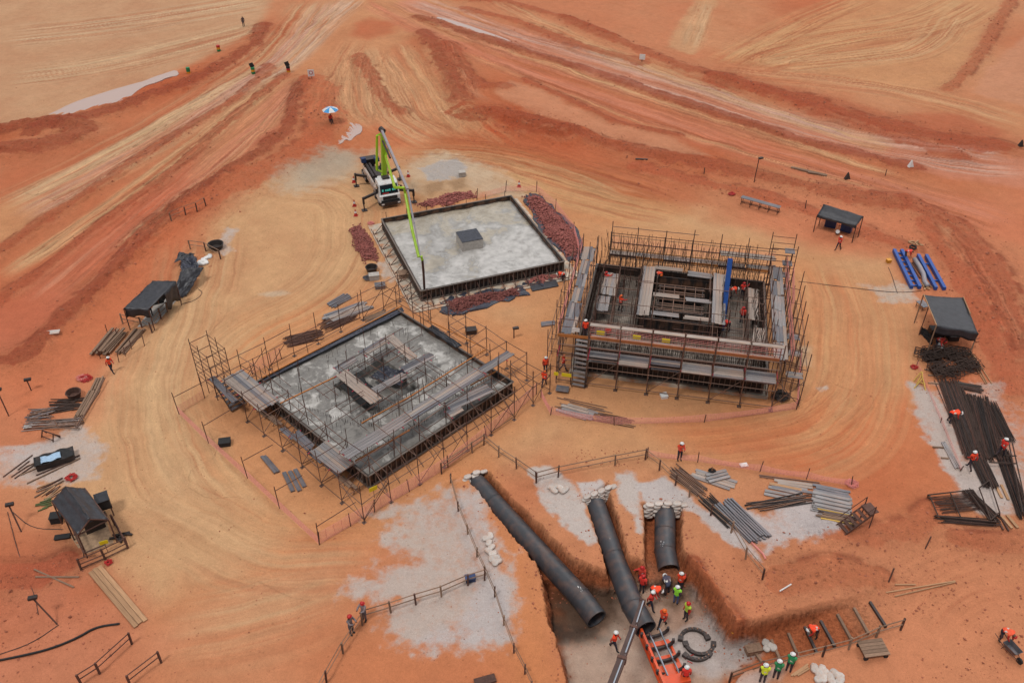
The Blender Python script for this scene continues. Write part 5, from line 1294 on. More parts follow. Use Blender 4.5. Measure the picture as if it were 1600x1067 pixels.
pile('rebar', 'slanting rebar bundle joining the frames at the yard foot', 'rebar', (1512,770), (1556,812), 14, .7, m_rebar, 2, r=.03, jit=.3, **RB)
pile('rebar', 'short rebar bundle just below the bent hoops', 'rebar', (1500,603), (1530,610), 18, .8, m_rebar, 3, r=.03, jit=.3, ang=.06, **RB)
def hoops(px, py, label, n=16, w=1.1):
    p = GG(px, py); B = MB()
    for i in range(n):
        x = random.uniform(-w, w); y = random.uniform(-.5,.5); a = random.uniform(-.5,.5); hw = random.uniform(.3,.5); c_, s_ = math.cos(a), math.sin(a); zz = random.uniform(.05,.55)
        q = [(-hw,-.5),(hw,-.5),(hw,.5),(-hw,.5),(-hw,-.5)]
        B.tube([(x+u*c_-v*s_, y+u*s_+v*c_, zz+random.uniform(-.05,.05)) for u, v in q], .03, 4)
        B.tube([(x-.4,y,zz),(x+.4,y+.3,zz+.1)], .035, 4)
    t = thing('rebar_hoops', label, 'rebar', p); B.build('hoops', m_rebar, t, kind='stuff')
hoops(1452,558,'bundled bent rebar hoops, leftmost pile below the right shelter', 40, .8); hoops(1490,556,'bent rebar hoops right under the shelter fascia', 40, .9)
hoops(1478,582,'bent rebar hoops in the lower middle pile', 40, 1.0); hoops(1512,574,'small rounded pile of bent rebar by the slanting tubes', 26, .6)
pile('scaffold_tube', 'slanting bright tubes beside the bent rebar', 'tubes', (1516,552), (1542,598), 3, .45, m_timber, 1, r=.04, jit=.2)
# tubular frames in the yard
def frame_thing(label, segs, m, r=.03, name='rebar_rack', cat='rack'):
    o = GG(*segs[0][0][:2]); t = thing(name, label, cat, o)
    for a, b_ in segs:
        rod('member', G(a[0], a[1], a[2])-o, G(b_[0], b_[1], b_[2])-o, r, m, t)
    return t
frame_thing('brown rectangular rack over the rebar bundle at the yard foot', [((1450,773,.5),(1520,765,.5)),((1463,806,.5),(1556,815,.5)),((1452,773,.5),(1466,806,.5)),((1485,770,.5),(1502,810,.5)),((1520,765,.5),(1556,815,.5)),((1512,765,.5),(1548,815,.5)),((1463,806,.5),(1463,808,0)),((1556,815,.5),(1556,817,0)),((1450,773,.5),(1450,776,0))], m_rebar, .05)
frame_thing('tall brown rack at the right end of the rebar yard', [((1575,685,.8),(1598,800,.8)),((1560,684,.8),(1580,684,.8)),((1572,712,.8),(1588,712,.8)),((1580,684,.8),(1600,775,.8)),((1545,722,.6),(1588,724,.6))], m_rebar, .05)
frame_thing('small square stand on the white slab in the rebar yard', [((1546,750,.6),(1562,800,.6)),((1546,750,.6),(1530,762,.6)),((1562,800,.6),(1548,812,.6)),((1530,762,.6),(1548,812,.6)),((1546,750,.6),(1546,755,0)),((1562,800,.6),(1562,806,0))], m_rebar, .05)
frame_thing('yellow timber trestle on the left edge of the rebar yard', [((1427,596,.0),(1440,580,.7)),((1440,580,.7),(1446,610,.0)),((1428,607,0),(1442,590,.6)),((1442,582,.6),(1432,600,0)),((1434,596,.3),(1446,600,.2))], m_yelt, .05, 'trestle', 'trestle')
for i, (a, b_, l_) in enumerate([((1444,578),(1460,579),'upper'),((1450,587),(1466,588),'second'),((1450,599),(1466,600),'third'),((1457,699),(1474,700),'fourth'),((1470,716),(1482,717),'lowest')]):
    loose([(a, b_)], 'timber_bearer', l_+' short timber bearer along the rebar yard left edge', 'timber', m_timber_d, box=(.1,.1))
pile('timber_batten', 'pale battens near the lower left rebar stack', 'battens', (1474,692), (1497,734), 4, .3, m_plank, 1, (.08,.08))
for pa, pb, l_ in (((1559,757),(1570,780),'upper'),((1568,806),(1586,826),'lower')):
    pile('timber_plank', 'pale timber offcuts in the rebar yard, '+l_+' pair', 'timber', pa, pb, 2, .4, m_timber, 1, (.18,.08))
pile('timber_plank', 'red-brown offcuts at the bottom of the rebar yard', 'timber', (1562,812), (1571,829), 2, .3, m_rust, 1, (.1,.08))
# left yard
pile('timber_plank', 'weathered planks stacked in the rack below the left shelter', 'planks', (156,556), (186,522), 5, 1.3, m_timber_d, 4, (.22,.1), jit=.3, z=.2)
pile('timber_plank', 'planks and tubes beside the weathered rack, nearer the shelter', 'planks', (188,553), (220,516), 4, .7, m_timber_d, 3, (.16,.1), jit=.3)
frame_thing('rusty post rack holding the weathered planks', [((157,560,0),(152,545,1.2)),((186,566,0),(183,552,1.0)),((196,556,0),(192,541,1.0)),((206,546,0),(202,531,1.0)),((226,541,0),(222,524,1.0)),((183,552,.9),(222,525,.9)),((168,520,0),(164,507,1.0)),((184,530,0),(180,514,1.0)),((152,545,1.0),(182,512,1.0))], m_rust, .035, 'rack', 'rack')
pile('timber_plank', 'pale grey planks on edge beside the left bin, upper length', 'planks', (148,612), (157,592), 4, .5, m_timber_d, 2, (.14,.1))
pile('timber_plank', 'pale grey planks on edge beside the left bin, lower length', 'planks', (124,652), (148,612), 5, .6, m_timber_d, 2, (.14,.1))
pile('scaffold_clip', 'dark clips and short tubes in the left open bin', 'scrap', (82,636), (124,632), 12, 1.4, m_rebar, 2, r=.04, jit=.4, ang=.1)
pile('scaffold_clip', 'grey scrap fittings at the front of the left bin', 'scrap', (48,650), (82,645), 14, 1.2, (m_steel, m_plank3), 2, r=.04, jit=.4, ang=.2)
pile('scaffold_clip', 'loose steel offcuts along the bottom edge of the left bin', 'scrap', (50,664), (120,662), 12, .9, (m_steel, m_plank), 2, r=.035, jit=.6, ang=.1)
frame_thing('grey steel bin frame on the left slope', [((40,658,.35),(118,654,.35)),((118,668,.1),(128,650,.4)),((70,669,.3),(120,669,.3)),((85,656,.5),(92,670,0)),((120,669,.3),(164,590,.4))], m_steel, .05, 'bin', 'bin')
frame_thing('rusty trestle frame on the white spill at left', [((65,683,0),(66,672,.8)),((83,690,0),(83,678,.8)),((66,672,.8),(83,678,.8)),((66,672,.8),(73,676,.4)),((83,678,.8),(94,681,.3)),((65,681,.1),(83,688,.1)),((83,678,.8),(94,683,0))], m_rust, .045, 'trestle', 'trestle')
pile('steel_bar', 'rusty bars and angle racks above the gabled shed', 'bars', (50,740), (118,708), 7, 1.6, (m_rust, m_timber_d), 1, r=.045, jit=.8, ang=.08)
pile('steel_bar', 'brown bars scattered left of the shed rack', 'bars', (20,742), (50,722), 4, .9, m_rust, 1, r=.04, jit=.5, ang=.1)
pile('timber_plank', 'mixed offcuts and pale sticks right above the gabled shed', 'offcuts', (62,776), (98,756), 9, 1.4, (m_timber, m_timber_d, m_rust), 1, (.08,.07), jit=.5, ang=.15)
pile('green_pole', 'dark green poles bunched at the shed left corner', 'poles', (62,790), (80,786), 7, .9, mat('dull_green', (92,100,58), .8), 1, r=.05, jit=.3, ang=.15)
# two long scaffold boards, poles, timber steps
pile('scaffold_board', 'two long pale scaffold boards lying below the gabled shed', 'boards', (148,889), (220,974), 3, .58, (m_timber, m_timber_d), 1, (.27,.07), jit=.08, ang=0)
loose([((54,890),(116,918)),((56,902),(124,902))], 'wood_pole', 'two crossed dark poles left of the long boards', 'poles', m_timber_d, .06)
loose([((1384,926),(1492,908)),((1398,932),(1492,910)),((1398,914),(1430,914))], 'bamboo_pole', 'yellow poles lying on the bank right of the timber steps', 'poles', m_timber, .045)
loose([((1218,924),(1236,913))], 'survey_rod', 'short white and green rod on the red bank', 'rod', m_white, .05)
loose([((1236,1056),(1262,1038)),((1240,1056),(1262,1042)),((1246,1056),(1264,1045))], 'timber_batten', 'pale battens beside the green-vested watchers', 'battens', m_timber, box=(.1,.06))
tt = thing('timber_steps', 'timber sleepers set as steps up the earth ramp', 'steps', GG(1273,970))
ra, rb = G(1178,1004), G(1392,952); rd = (rb-ra).normalized(); rs = V(-rd.y, rd.x, 0); rl = (rb-ra).length
for k in range(8):
    c_ = ra+rd*(.7+k*(rl-1.6)/7); c_.z = min(0, PIT_Z+((c_-ra).length/rl)*(.05-PIT_Z))+.09; sk = rd*random.uniform(-.12,.12)
    board('sleeper', c_-rs*.95-sk-tt.location, c_+rs*.85+sk-tt.location, .15, .18, random.choice((m_timber_d, m_dsteel)), tt)
# ================================================================ railings and net fences
def railing(pts, label, h=1.05, levels=(.98,.55), m=m_timber_d, post=.05, rail=.035, flat=True, sub=0, name='railing'):
    q = [GG(*p) for p in pts]; o = q[0]; t = thing(name, label, 'railing', o)
    for p in q: board('post', p-o-V(0,0,.2), p-o+V(random.uniform(-.06,.06),random.uniform(-.06,.06),h), post*2, post*2, m_rust if random.random() < .6 else m, t)
    for a, b_ in zip(q[:-1], q[1:]):
        for z in levels: rod('rail', a-o+V(0,0,z), b_-o+V(0,0,z+random.uniform(-.03,.03)), rail, m, t)
    return t
railing([(704,754),(716,798),(731,834),(745,869),(758,898),(773,932),(787,976),(803,1019),(820,1052),(832,1078)], 'thin wire railing running down the left side of the excavation', levels=(.8,.45), rail=.022, h=.9)
railing([(757,906),(731,914),(690,932),(650,944),(611,957),(572,969)], 'two-rail timber railing crossing the white patch', m=m_timber_d)
railing([(566,976),(536,1020),(510,1066),(500,1085)], 'railing being built, running down from the two grey workers', rail=.025)
railing([(690,740),(738,707),(756,695),(779,714),(807,732),(838,754)], 'railing behind the head of the longest trench', rail=.035)
railing([(838,754),(872,745),(961,727),(1008,718)], 'railing behind the middle and right trenches')
railing([(1008,718),(1030,735),(1055,758),(1077,776),(1110,805),(1142,832),(1165,873),(1191,905)], 'railing along the right edge of the excavation beside dark beams', rail=.028)
railing([(1139,1066),(1187,1049),(1240,1036),(1285,1025),(1326,1014),(1369,995),(1407,984)], 'two-rail railing below the timber steps with watchers leaning on it')
railing([(128,1070),(156,1052),(206,1006)], 'rusty railing at the bottom left corner, longer one', m=m_rust)
railing([(204,1072),(252,1035)], 'rusty railing at the bottom left, right of the longer one', m=m_rust)
railing([(127,890),(165,874),(200,857),(180,820)], 'rusty gate railing in front of the gabled shed', m=m_rust, levels=(.95,.5,.15))
railing([(268,345),(290,336),(308,330),(322,322)], 'small railing on the left bank above the tarpaulins', h=.9, rail=.025)
railing([(298,390),(322,393),(345,405)], 'dark railing beside the round tub', h=1.0)
railing([(192,506),(222,512),(238,520),(252,498),(262,488)], 'rusty railing in front of the left shelter', m=m_timber_d)
def netfence(pts, label, h=1.0, rows=8, rail=False, posts=True, ph=1.7, step=.22, sag=.05, r=.010):
    q = [GG(*p) for p in pts]; o = q[0]; t = thing('net_fence', label, 'fence', o, 0, 'pink safety net fences')
    if posts:
        for p in q: rod('post', p-o-V(0,0,.1), p-o+V(random.uniform(-.12,.12),random.uniform(-.05,.05),ph), .035, m_rust, t)
    net(t, [p-o for p in q], h, rows, step=step, sag=sag, r=r)
    if rail:
        for a, b_ in zip(q[:-1], q[1:]): rod('rail', a-o+V(0,0,ph-.3), b_-o+V(0,0,ph-.3), .025, m_rust, t)
    return t
nf = netfence([(320,622),(280,647),(326,692),(387,747),(437,794),(499,851)], 'pink net fence left of the near scaffold', h=.7, ph=2.1, r=.011, rows=7, step=.3)
for a, b_ in (((280,647),(335,618)), ((326,692),(372,664)), ((387,747),(432,722)), ((437,794),(478,770)), ((499,851),(560,812))):
    rod('rail', GG(*a)-nf.location+V(0,0,1.7), GG(*b_)-nf.location+V(0,0,1.7), .028, m_rust, nf)
netfence([(499,851),(548,822),(585,800),(640,768),(700,730),(760,684),(838,616)], 'striped pink net fence along the near right side of the scaffold', h=1.0, rows=9, ph=1.2, step=.5, r=.014)
netfence([(845,620),(860,648),(960,664),(1100,660),(1244,640)], 'sagging pink net fence below the tall scaffold', h=.7, ph=.8, step=.2, sag=.2)
netfence([(1244,640),(1250,560)], 'pink net return at the right corner of the tall scaffold', h=.8, ph=1.0)
netfence([(1012,714),(1090,722),(1187,737),(1260,748),(1330,760)], 'pink net fence behind the plank yard', h=.6, ph=1.0, sag=.2)
netfence([(838,300),(868,326),(896,362),(906,400)], 'pink net fence outside the long rubble heap', h=.8, ph=1.1)
netfence([(745,312),(790,300),(838,300)], 'pink net fence behind the far slab corner', h=.6, ph=1.3)
netfence([(395,585),(440,560)], 'short pink net panel beyond the near scaffold stair', h=1.0, ph=1.0, rows=10, step=.3)
netfence([(1432,570),(1470,660),(1500,735)], 'pink tape fence along the left edge of the rebar yard', h=.3, ph=.5, rows=3)
def tangle(px, py, label, col, r=.5, n=26, z=.12):
    p = GG(px, py); B = MB()
    for k in range(n):
        a = random.uniform(0, 6.28); q = [V(math.cos(a+j*.9)*r*random.uniform(.2,1), math.sin(a+j*.9)*r*random.uniform(.2,.9), z*random.uniform(.2,1.6)) for j in range(5)]
        B.tube(q, .022, 4)
    o = B.build('net_tangle', col); o.location = p; tag(o, label, 'netting')
tangle(1331,757,'tangle of pink netting at the end of the plank yard fence', m_pink); tangle(580,350,'pink netting bundle at the far left slab corner', m_pink, .4)
tangle(1143,304,'small red netting tangle by the long bench', m_red, .45); tangle(134,592,'red netting heap beside the left bin', m_red, .6); tangle(170,880,'red tape tangle by the shed gate', m_red, .3)
tangle(128,592,'bright pink cloth and sacks in the left bin', m_pink, .5); tangle(1428,575,'red and white scrap net by the yellow trestle', m_red, .35); tangle(112,747,'red netting scrap above the gabled shed', m_red, .5)
B = MB(); q = [GG(*p, .06) for p in [(1127,790),(1140,810),(1160,832),(1178,852),(1192,866),(1196,874)]]; B.tube([p-q[0] for p in q], .06, 5); o = B.build('red_hose', m_pink); o.location = q[0]; tag(o, 'pink netting rope along the dark beams to the bank', 'rope')
# ================================================================ shelters
def tarp_roof(t, off, corners, m=m_tarp, n=16, amp=.045, thick=.04, ridge=None, name='tarpaulin_roof'):
    a, b_, c_, d = corners; B = MB()
    def f(u, v):
        p = lerp(lerp(a, b_, u), lerp(d, c_, u), v); q = V(*p)
        if ridge: q.z += ridge*(1-abs(2*u-1))
        q.z += amp*(1.6*mnoise.noise(V(u*4+a.x, v*4, 1.7))+1.1*abs(mnoise.noise(V(u*11, v*9+a.y, 3.3)))) - .06*math.sin(v*math.pi)
        return q-Vector(off)
    B.grid(f, n, n, thick=thick); return B.build(name, m, t, smooth=True)
def drape(t, off, a, b_, dz, m=m_tarp, name='tarpaulin_side', lean=0):
    B = MB()
    def f(u, v):
        p = lerp(a, b_, u); q = V(*p); q.z -= dz*v*(1+.1*math.sin(u*9)); q += V(.05*math.sin(u*14+v*5), .05*math.cos(u*10)-lean*v, 0); return q-Vector(off)
    B.grid(f, 12, 5); o = B.build(name, m, t, smooth=True); mo = o.modifiers.new('s', 'SOLIDIFY'); mo.thickness = .03; return o
def posts(t, off, corners, m=m_rust, r=.05):
    for c_ in corners: rod('post', V(c_.x, c_.y, gz(c_.x, c_.y)-.1)-Vector(off), c_-Vector(off)-V(0,0,.02), r, m, t)
# left shelter
cs = [G(193,482,2.2), G(232,483,2.2), G(274,439,2.5), G(238,439,2.5)]; o0 = V((cs[0].x+cs[2].x)/2, (cs[0].y+cs[2].y)/2, 0)
t = thing('shelter', 'black tarpaulin shelter on the left bank with a worker inside', 'shelter', o0)
tarp_roof(t, o0, cs); drape(t, o0, cs[0], cs[1], .9, lean=-.2); drape(t, o0, lerp(cs[1], cs[2], .55), cs[2], 1.7); drape(t, o0, cs[3], cs[2], 1.9); drape(t, o0, cs[0], cs[3], 1.0)
posts(t, o0, cs); b = MB(); q = [G(215,512), G(245,505), G(280,465), G(262,450)]; b.prism([(p.x-o0.x, p.y-o0.y) for p in q], -.1, .07); b.build('floor_slab', m_conc, t)
b = MB(); p = G(240,478,0)-o0; b.box(p+V(0,.3,.5), (1.6,.6,.9), .5); b.build('cupboard', m_black, t)
# heap of tarpaulins beyond it
sheet('tarpaulin', 'large crumpled black tarpaulin beyond the left shelter', [(265,470,0.1),(292,462,0.1),(318,418,1.3),(285,420,1.6)], 1, .12, m_tarp)
sheet('tarpaulin', 'grey-black tarpaulin draped over barrels on the left bank', [(282,422,.9),(312,425,.9),(306,402,.9),(284,405,.9)], 1, .14, m_tarp2)
sheet('tarpaulin', 'smaller folded black sheet at the top of the tarpaulin heap', [(272,410,.6),(300,402,.6),(304,396,.5),(280,396,.5)], 1, .1, m_tarp)
bag_pile([(312,412),(318,408),(324,404),(328,402),(316,414),(322,411)], 'white sacks beside the tarpaulin heap', m_white, (.7,.45,.3))
def tub(px, py, r, label, m=m_dsteel):
    p = GG(px, py); t = thing('tub', label, 'tub', p); b = MB(); n = 16
    vs = [(math.cos(6.283*k/n)*rr, math.sin(6.283*k/n)*rr, z) for rr, z in ((r*.8,0),(r,.5),(r*.9,.5),(r*.72,.12)) for k in range(n)]
    b.add(vs, [(j*n+i, j*n+(i+1) % n, (j+1)*n+(i+1) % n, (j+1)*n+i) for j in range(3) for i in range(n)] + [tuple(3*n+i for i in range(n))]); b.build('bowl', m, t)
    b = MB(); b.tube([(math.cos(6.283*k/n)*r*1.0, math.sin(6.283*k/n)*r*1.0, .5) for k in range(n+1)], .04, 5, caps=False); b.build('rim', m, t)
tub(338,388,.75,'round grey mixing tub on the left bank'); tub(581,424,.55,'round grey tub left of the poured slab'); tub(117,620,.55,'round brown tub in the left bin', m_rust)
# gabled shed, bottom left
o0 = GG(128,800); t = thing('shed', 'gabled shed with black sheet roof and rusty frame', 'shed', o0)
e = [G(81,782,2.2), G(121,835,2.2), G(169,811,2.2), G(132,762,2.2)]; rg = [lerp(e[0], e[3], .5)+V(0,0,.75), lerp(e[1], e[2], .5)+V(0,0,.75)]
tarp_roof(t, o0, [e[0], e[1], rg[1], rg[0]], amp=.05, name='roof_slope'); tarp_roof(t, o0, [rg[0], rg[1], e[2], e[3]], amp=.05, name='roof_slope')
posts(t, o0, e); posts(t, o0, [lerp(e[0], e[1], .5), lerp(e[3], e[2], .5)])
for a, b_ in ((e[1], e[2]), (e[0], e[1]), (e[2], e[3]), (e[1], rg[1]), (rg[1], e[2])): rod('frame_tube', a-o0-V(0,0,.06), b_-o0-V(0,0,.06), .05, m_rust, t)
q = [G(131,868), G(178,848), G(165,812), G(110,838)]; b = MB(); b.prism([(p.x-o0.x, p.y-o0.y) for p in q], -.1, .05); b.build('floor', mat('dull_floor', (166,136,108), .9), t)
frame_thing('rusty guard frame on the left side of the gabled shed', [((101,800,1.0),(131,864,1.0)),((101,800,.3),(131,864,.3)),((101,800,0),(101,794,1.1)),((131,870,0),(131,860,1.1)),((131,864,1.0),(165,850,1.0)),((116,836,0),(116,828,1.1))], m_rust, .045, 'guard_frame', 'frame')
bx = GG(168,802); t2 = thing('cabinet', 'black box cabinet standing right of the gabled shed', 'cabinet', bx, .5)
b = MB(); b.box((0,0,1.15), (.8,.9,.75)); b.build('box', m_black, t2); b = MB(); b.box((0,0,1.55), (.86,.96,.05)); b.build('lid', m_tarp, t2)
for sx in (-.35,.35):
    for sy in (-.4,.4): rod('leg', V(sx, sy, 0), V(sx, sy, .8), .04, m_rust, t2)
b = MB(); b.box((0,0,.5), (1.2,.5,1.0), .6); b.box((.5,.4,.75), (.4,.5,.4), .3); o = b.build('generator', m_dsteel); o.location = GG(150,826); tag(o, 'dark machine under the open gable of the shed', 'machine')
o = MB(); [o.box((random.uniform(-.6,.6), random.uniform(-.3,.3), .12), (.9,.12,.1), random.uniform(-.8,.4)) for _ in range(5)]; o = o.build('scrap_bars', m_dsteel); o.location = GG(182,840); tag(o, 'dark scrap bars at the shed right corner', 'scrap')
t = thing('warning_sign', 'small yellow warning board on the shed gate', 'sign', GG(168,862)); b = MB(); b.box((0,0,.9), (.5,.03,.3), .4); b.build('plate', m_yel, t); rod('stake', V(0,.04,0), V(0,.04,1.0), .02, m_rust, t)
t = thing('warning_sign', 'yellow and white notice on the near scaffold corner', 'sign', GG(585,778)); b = MB(); b.box((0,0,.9), (.6,.03,.35), .6); b.build('plate', m_yel, t); rod('stake', V(0,.04,0), V(0,.04,1.0), .02, m_rust, t)
# water trough / blue sheeted tank
t = thing('trough', 'long black and pale blue sheeted trough on the white spill', 'trough', GG(88,722), R(27)); b = MB(); b.box((0,0,.3), (2.5,1.0,.5)); b.build('body', m_dsteel, t)
B = MB(); B.grid(lambda u, v: V((u-.5)*2.6, (v-.5)*1.1, .58+.06*math.sin(u*15+v*4)+random.uniform(-.03,.03)), 14, 7, thick=.02); B.build('dark_cover', m_black, t, smooth=True)
B = MB(); B.grid(lambda u, v: V(-.2+(u-.5)*1.3, -.15+(v-.5)*.7, .68+.05*math.sin(u*9+v*7)+random.uniform(-.03,.03)), 10, 6, thick=.02); B.build('pale_cover', mat('pale_blue_sheet', (160,188,214), .4, 0, .15, 5), t, smooth=True)
# right shelter
cs = [G(1443,461,2.9), G(1463,509,2.9), G(1528,520,2.3), G(1505,465,2.3)]; o0 = V(cs[0].x*.5+cs[2].x*.5, cs[0].y*.5+cs[2].y*.5, 0)
t = thing('shelter', 'open black tarpaulin shelter above the rebar yard', 'shelter', o0)
tarp_roof(t, o0, cs, amp=.04); drape(t, o0, cs[1], cs[2], .75); posts(t, o0, cs, m_timber_d, .06); posts(t, o0, [lerp(cs[0], cs[1], .4)], m_rust, .05)
rod('roof_batten', cs[0]-o0+V(0,0,.06), cs[1]-o0+V(0,0,.06), .05, m_timber, t); rod('roof_batten', cs[3]-o0+V(0,0,.06), lerp(cs[3],cs[2],.5)-o0+V(0,0,.06), .05, m_timber, t)
b = MB(); b.box((-.3,.5,.4), (1.2,.7,.8)); b.box((.9,.2,.25), (.8,1.2,.5)); b.build('workbench', m_dsteel, t)
sheet('tarpaulin', 'dark sacks at the left foot of the right shelter', [(1436,520,.1),(1456,538,.1),(1458,528,.6),(1440,510,.6)], 1, .1, m_black)
bag_pile([(1466,541),(1470,543)], 'white and red sacks under the right shelter', m_white, (.6,.4,.3))
t = thing('handcart', 'grey steel tray leaning left of the right shelter', 'cart', GG(1440,482), .3); b = MB(); b.box((0,0,.5), (.7,1.0,.06)); b.build('tray', m_plank3, t)
for s in (-.3,.3): rod('leg', V(s,-.4,0), V(s,-.4,.5), .03, m_rust, t); rod('leg', V(s,.4,0), V(s,.4,.5), .03, m_rust, t)
# lean-to with blue panels
cs = [G(1277,336,1.9), G(1338,353,1.9), G(1349,338,2.5), G(1287,319,2.5)]; o0 = V(cs[0].x*.5+cs[2].x*.5, cs[0].y*.5+cs[2].y*.5, 0)
t = thing('shelter', 'small lean-to with black roof and two blue panels', 'shelter', o0); tarp_roof(t, o0, cs, amp=.03); drape(t, o0, cs[0], cs[1], .25); posts(t, o0, cs, m_rust, .05)
for pa, pb in (((1288,354),(1305,358)), ((1313,361),(1329,366))):
    a = G(*pa, 0); b_ = G(*pb, 0); B = MB(); B.beam(a+V(0,0,.65)-o0, b_+V(0,0,.65)-o0, .5, 1.25); B.build('blue_panel', m_dblue, t)
b = MB(); b.tube([G(1309,362,0)-o0, G(1309,362,.5)-o0], .2, 8); b.build('bucket', m_white, t)
# long bench
a = G(1157,318,0); b_ = G(1217,335,0); t = thing('bench', 'long narrow bench table on rusty legs', 'bench', (a+b_)/2); d = (b_-a); n_ = V(-d.y, d.x, 0).normalized(); o0 = t.location
for k in (-1, 0, 1): board('top_plank', a-o0+V(0,0,.8)+n_*k*.2, b_-o0+V(0,0,.8)+n_*k*.2, .19, .05, m_plank3, t)
for k in range(5):
    p = lerp(a, b_, .03+k*.235)-o0
    for s in (-.28,.28): rod('leg', p+n_*s, p+n_*s*.8+V(0,0,.78), .035, m_rust, t)
    rod('brace', p+n_*.28+V(0,0,.2), p-n_*.28+V(0,0,.2), .025, m_rust, t)
rod('brace', a-o0+V(0,0,.25), b_-o0+V(0,0,.25), .03, m_rust, t)
# blue steel ladders / beams and ducts at right
def blue_channel(pa, pb, w, label, rungs):
    a = GG(*pa); b_ = GG(*pb); o = (a+b_)/2; d = (b_-a).normalized(); s = V(-d.y, d.x, 0)
    t = thing('blue_frame', label, 'steel frame', o, 0, 'blue steel frames')
    for k in (-1, 1): board('side_beam', a-o+s*w*k/2+V(0,0,.2), b_-o+s*w*k/2+V(0,0,.2), .28, .34, m_blue, t)
    for i in range(rungs): p = lerp(a, b_, (i+.5)/rungs)-o+V(0,0,.15); board('rung', p-s*w*.42, p+s*w*.42, .12, .1, m_blue, t)
blue_channel((1402,394), (1430,452), .7, 'blue steel ladder frame, left one of the two', 8); blue_channel((1440,402), (1468,454), .75, 'blue steel channel frame, right one of the two', 2)
B = MB(); q = [GG(*p, .22) for p in [(1428,408),(1436,420),(1442,432),(1444,444),(1449,450)]]; B.tube([p-q[0] for p in q], .22, 10); o = B.build('duct', m_grey, smooth=True); o.location = q[0]; tag(o, 'bent grey duct between the two blue frames', 'duct')
pile('steel_rail', 'brown rails lying between the blue frames', 'rails', (1422,412), (1438,436), 3, .5, m_rust, 1, (.1,.1))
B = MB(); B.tube([(math.cos(a)*.3, math.sin(a)*.3, .08+.1*(k % 2)) for k, a in enumerate([x*.6 for x in range(24)])], .07, 5); o = B.build('cable_coil', m_black); o.location = GG(1426,388); tag(o, 'black cable coil above the blue frames', 'cable')
for px_, py_, l_ in ((1430,381,'scrap timber above the cable coil'), (1452,450,'broken orange timber by the right shelter roof'), (1440,447,'dark timber offcuts below the blue frames')):
    B = MB(); [B.box((random.uniform(-.5,.5), random.uniform(-.3,.3), .1), (.6,.14,.1), random.uniform(0,3)) for _ in range(6)]; o = B.build('timber_scrap', m_timber); o.location = GG(px_, py_); tag(o, l_, 'timber')
# pallet cart, wheelbarrow, steps frame
t = thing('pallet_cart', 'low timber pallet cart beside the lower railing', 'cart', GG(1362,1018), R(8)); o0 = V(0,0,0)
for k in range(5): board('slat', V(-.75,-.45+k*.22,.42), V(.75,-.45+k*.22,.42), .2, .05, m_timber_d, t)
for x in (-.6,.6): board('bearer', V(x,-.5,.33), V(x,.5,.33), .1, .12, m_timber_d, t)
for x, y in ((-.6,-.45),(.6,-.45),(-.6,.45),(.6,.45)): b = MB(); b.tube([(x,y-.05,.14),(x,y+.05,.14)], .14, 10); b.build('wheel', m_black, t)
wb = GG(1577,1020); t = thing('wheelbarrow', 'grey steel wheelbarrow pushed by a worker at the right edge', 'wheelbarrow', wb, R(-160))
b = MB(); vs = [(-.3,-.45,.62),(.3,-.45,.62),(.26,.5,.66),(-.26,.5,.66),(-.2,-.3,.34),(.2,-.3,.34),(.17,.35,.36),(-.17,.35,.36)]
b.add(vs, [(0,4,5,1),(1,5,6,2),(2,6,7,3),(3,7,4,0),(4,7,6,5)]); o = b.build('tray', m_plank3, t); mo = o.modifiers.new('s','SOLIDIFY'); mo.thickness = .02
for s in (-1, 1): b = MB(); b.tube([(s*.08,.65,.2),(s*.2,.3,.32),(s*.24,-.4,.36),(s*.28,-1.05,.62)], .025, 6); b.build('handle', m_rust, t); rod('leg', V(s*.2,-.3,.34), V(s*.22,-.4,.02), .02, m_rust, t)
b = MB(); b.tube([(-.05,.68,.2),(.05,.68,.2)], .2, 12); b.build('wheel', m_black, t)
t = thing('step_frame', 'rusty access step frame at the end of the plank yard', 'steps', GG(1335,822), R(20)); o0 = t.location
for s in (-.45,.45): board('stringer', V(-1.1,s,.05), V(.8,s,1.35), .05, .14, m_rust, t); rod('post', V(.8,s,0), V(.8,s,2.0), .04, m_rust, t); rod('handrail', V(-1.0,s,.9), V(.8,s,2.0), .03, m_rust, t)
for k in range(6): board('tread', V(-.9+k*.3,-.45,.2+k*.21), V(-.9+k*.3,.45,.2+k*.21), .24, .04, m_rust, t)
board('landing', V(.85,-.45,1.36), V(.85,.45,1.36), .7, .05, m_rust, t)
# ================================================================ posts, lights, road furniture
def lamp_post(px, py, h, label, lean=(0,0), head=True, r=.05):
    p = GG(px, py); t = thing('site_post', label, 'post', p); top = V(lean[0], lean[1], h); rod('shaft', V(0,0,-.2), top, r, m_rust, t)
    if head: b = MB(); b.box(top+V(.15,-.1,0), (.5,.25,.16), .3); b.build('floodlight', m_dsteel, t)
lamp_post(14,650,2.6,'tall rusty post with floodlight at the left edge',(-.1,.1)); lamp_post(1178,285,2.9,'tall thin post with lamp right of the long bench',(.1,0))
lamp_post(92,976,1.9,'leaning dark floodlight stand at bottom left',(-1.3,.6)); lamp_post(34,832,1.8,'leaning floodlight on a dark pole left of the shed',(-.7,.9))
lamp_post(803,528,1.1,'short stand with dark control box between the scaffolds'); lamp_post(1383,275,.8,'small dark stake by the red road',head=False)
lamp_post(49,610,1.1,'thin stake with dark tag on the left slope',(-.1,.1)); lamp_post(1040,930,.9,'pointed stake stuck in the red bank',(.1,.2),False); lamp_post(1445,858,1.0,'short stake on the bank above the yellow poles',(.2,.2),False)
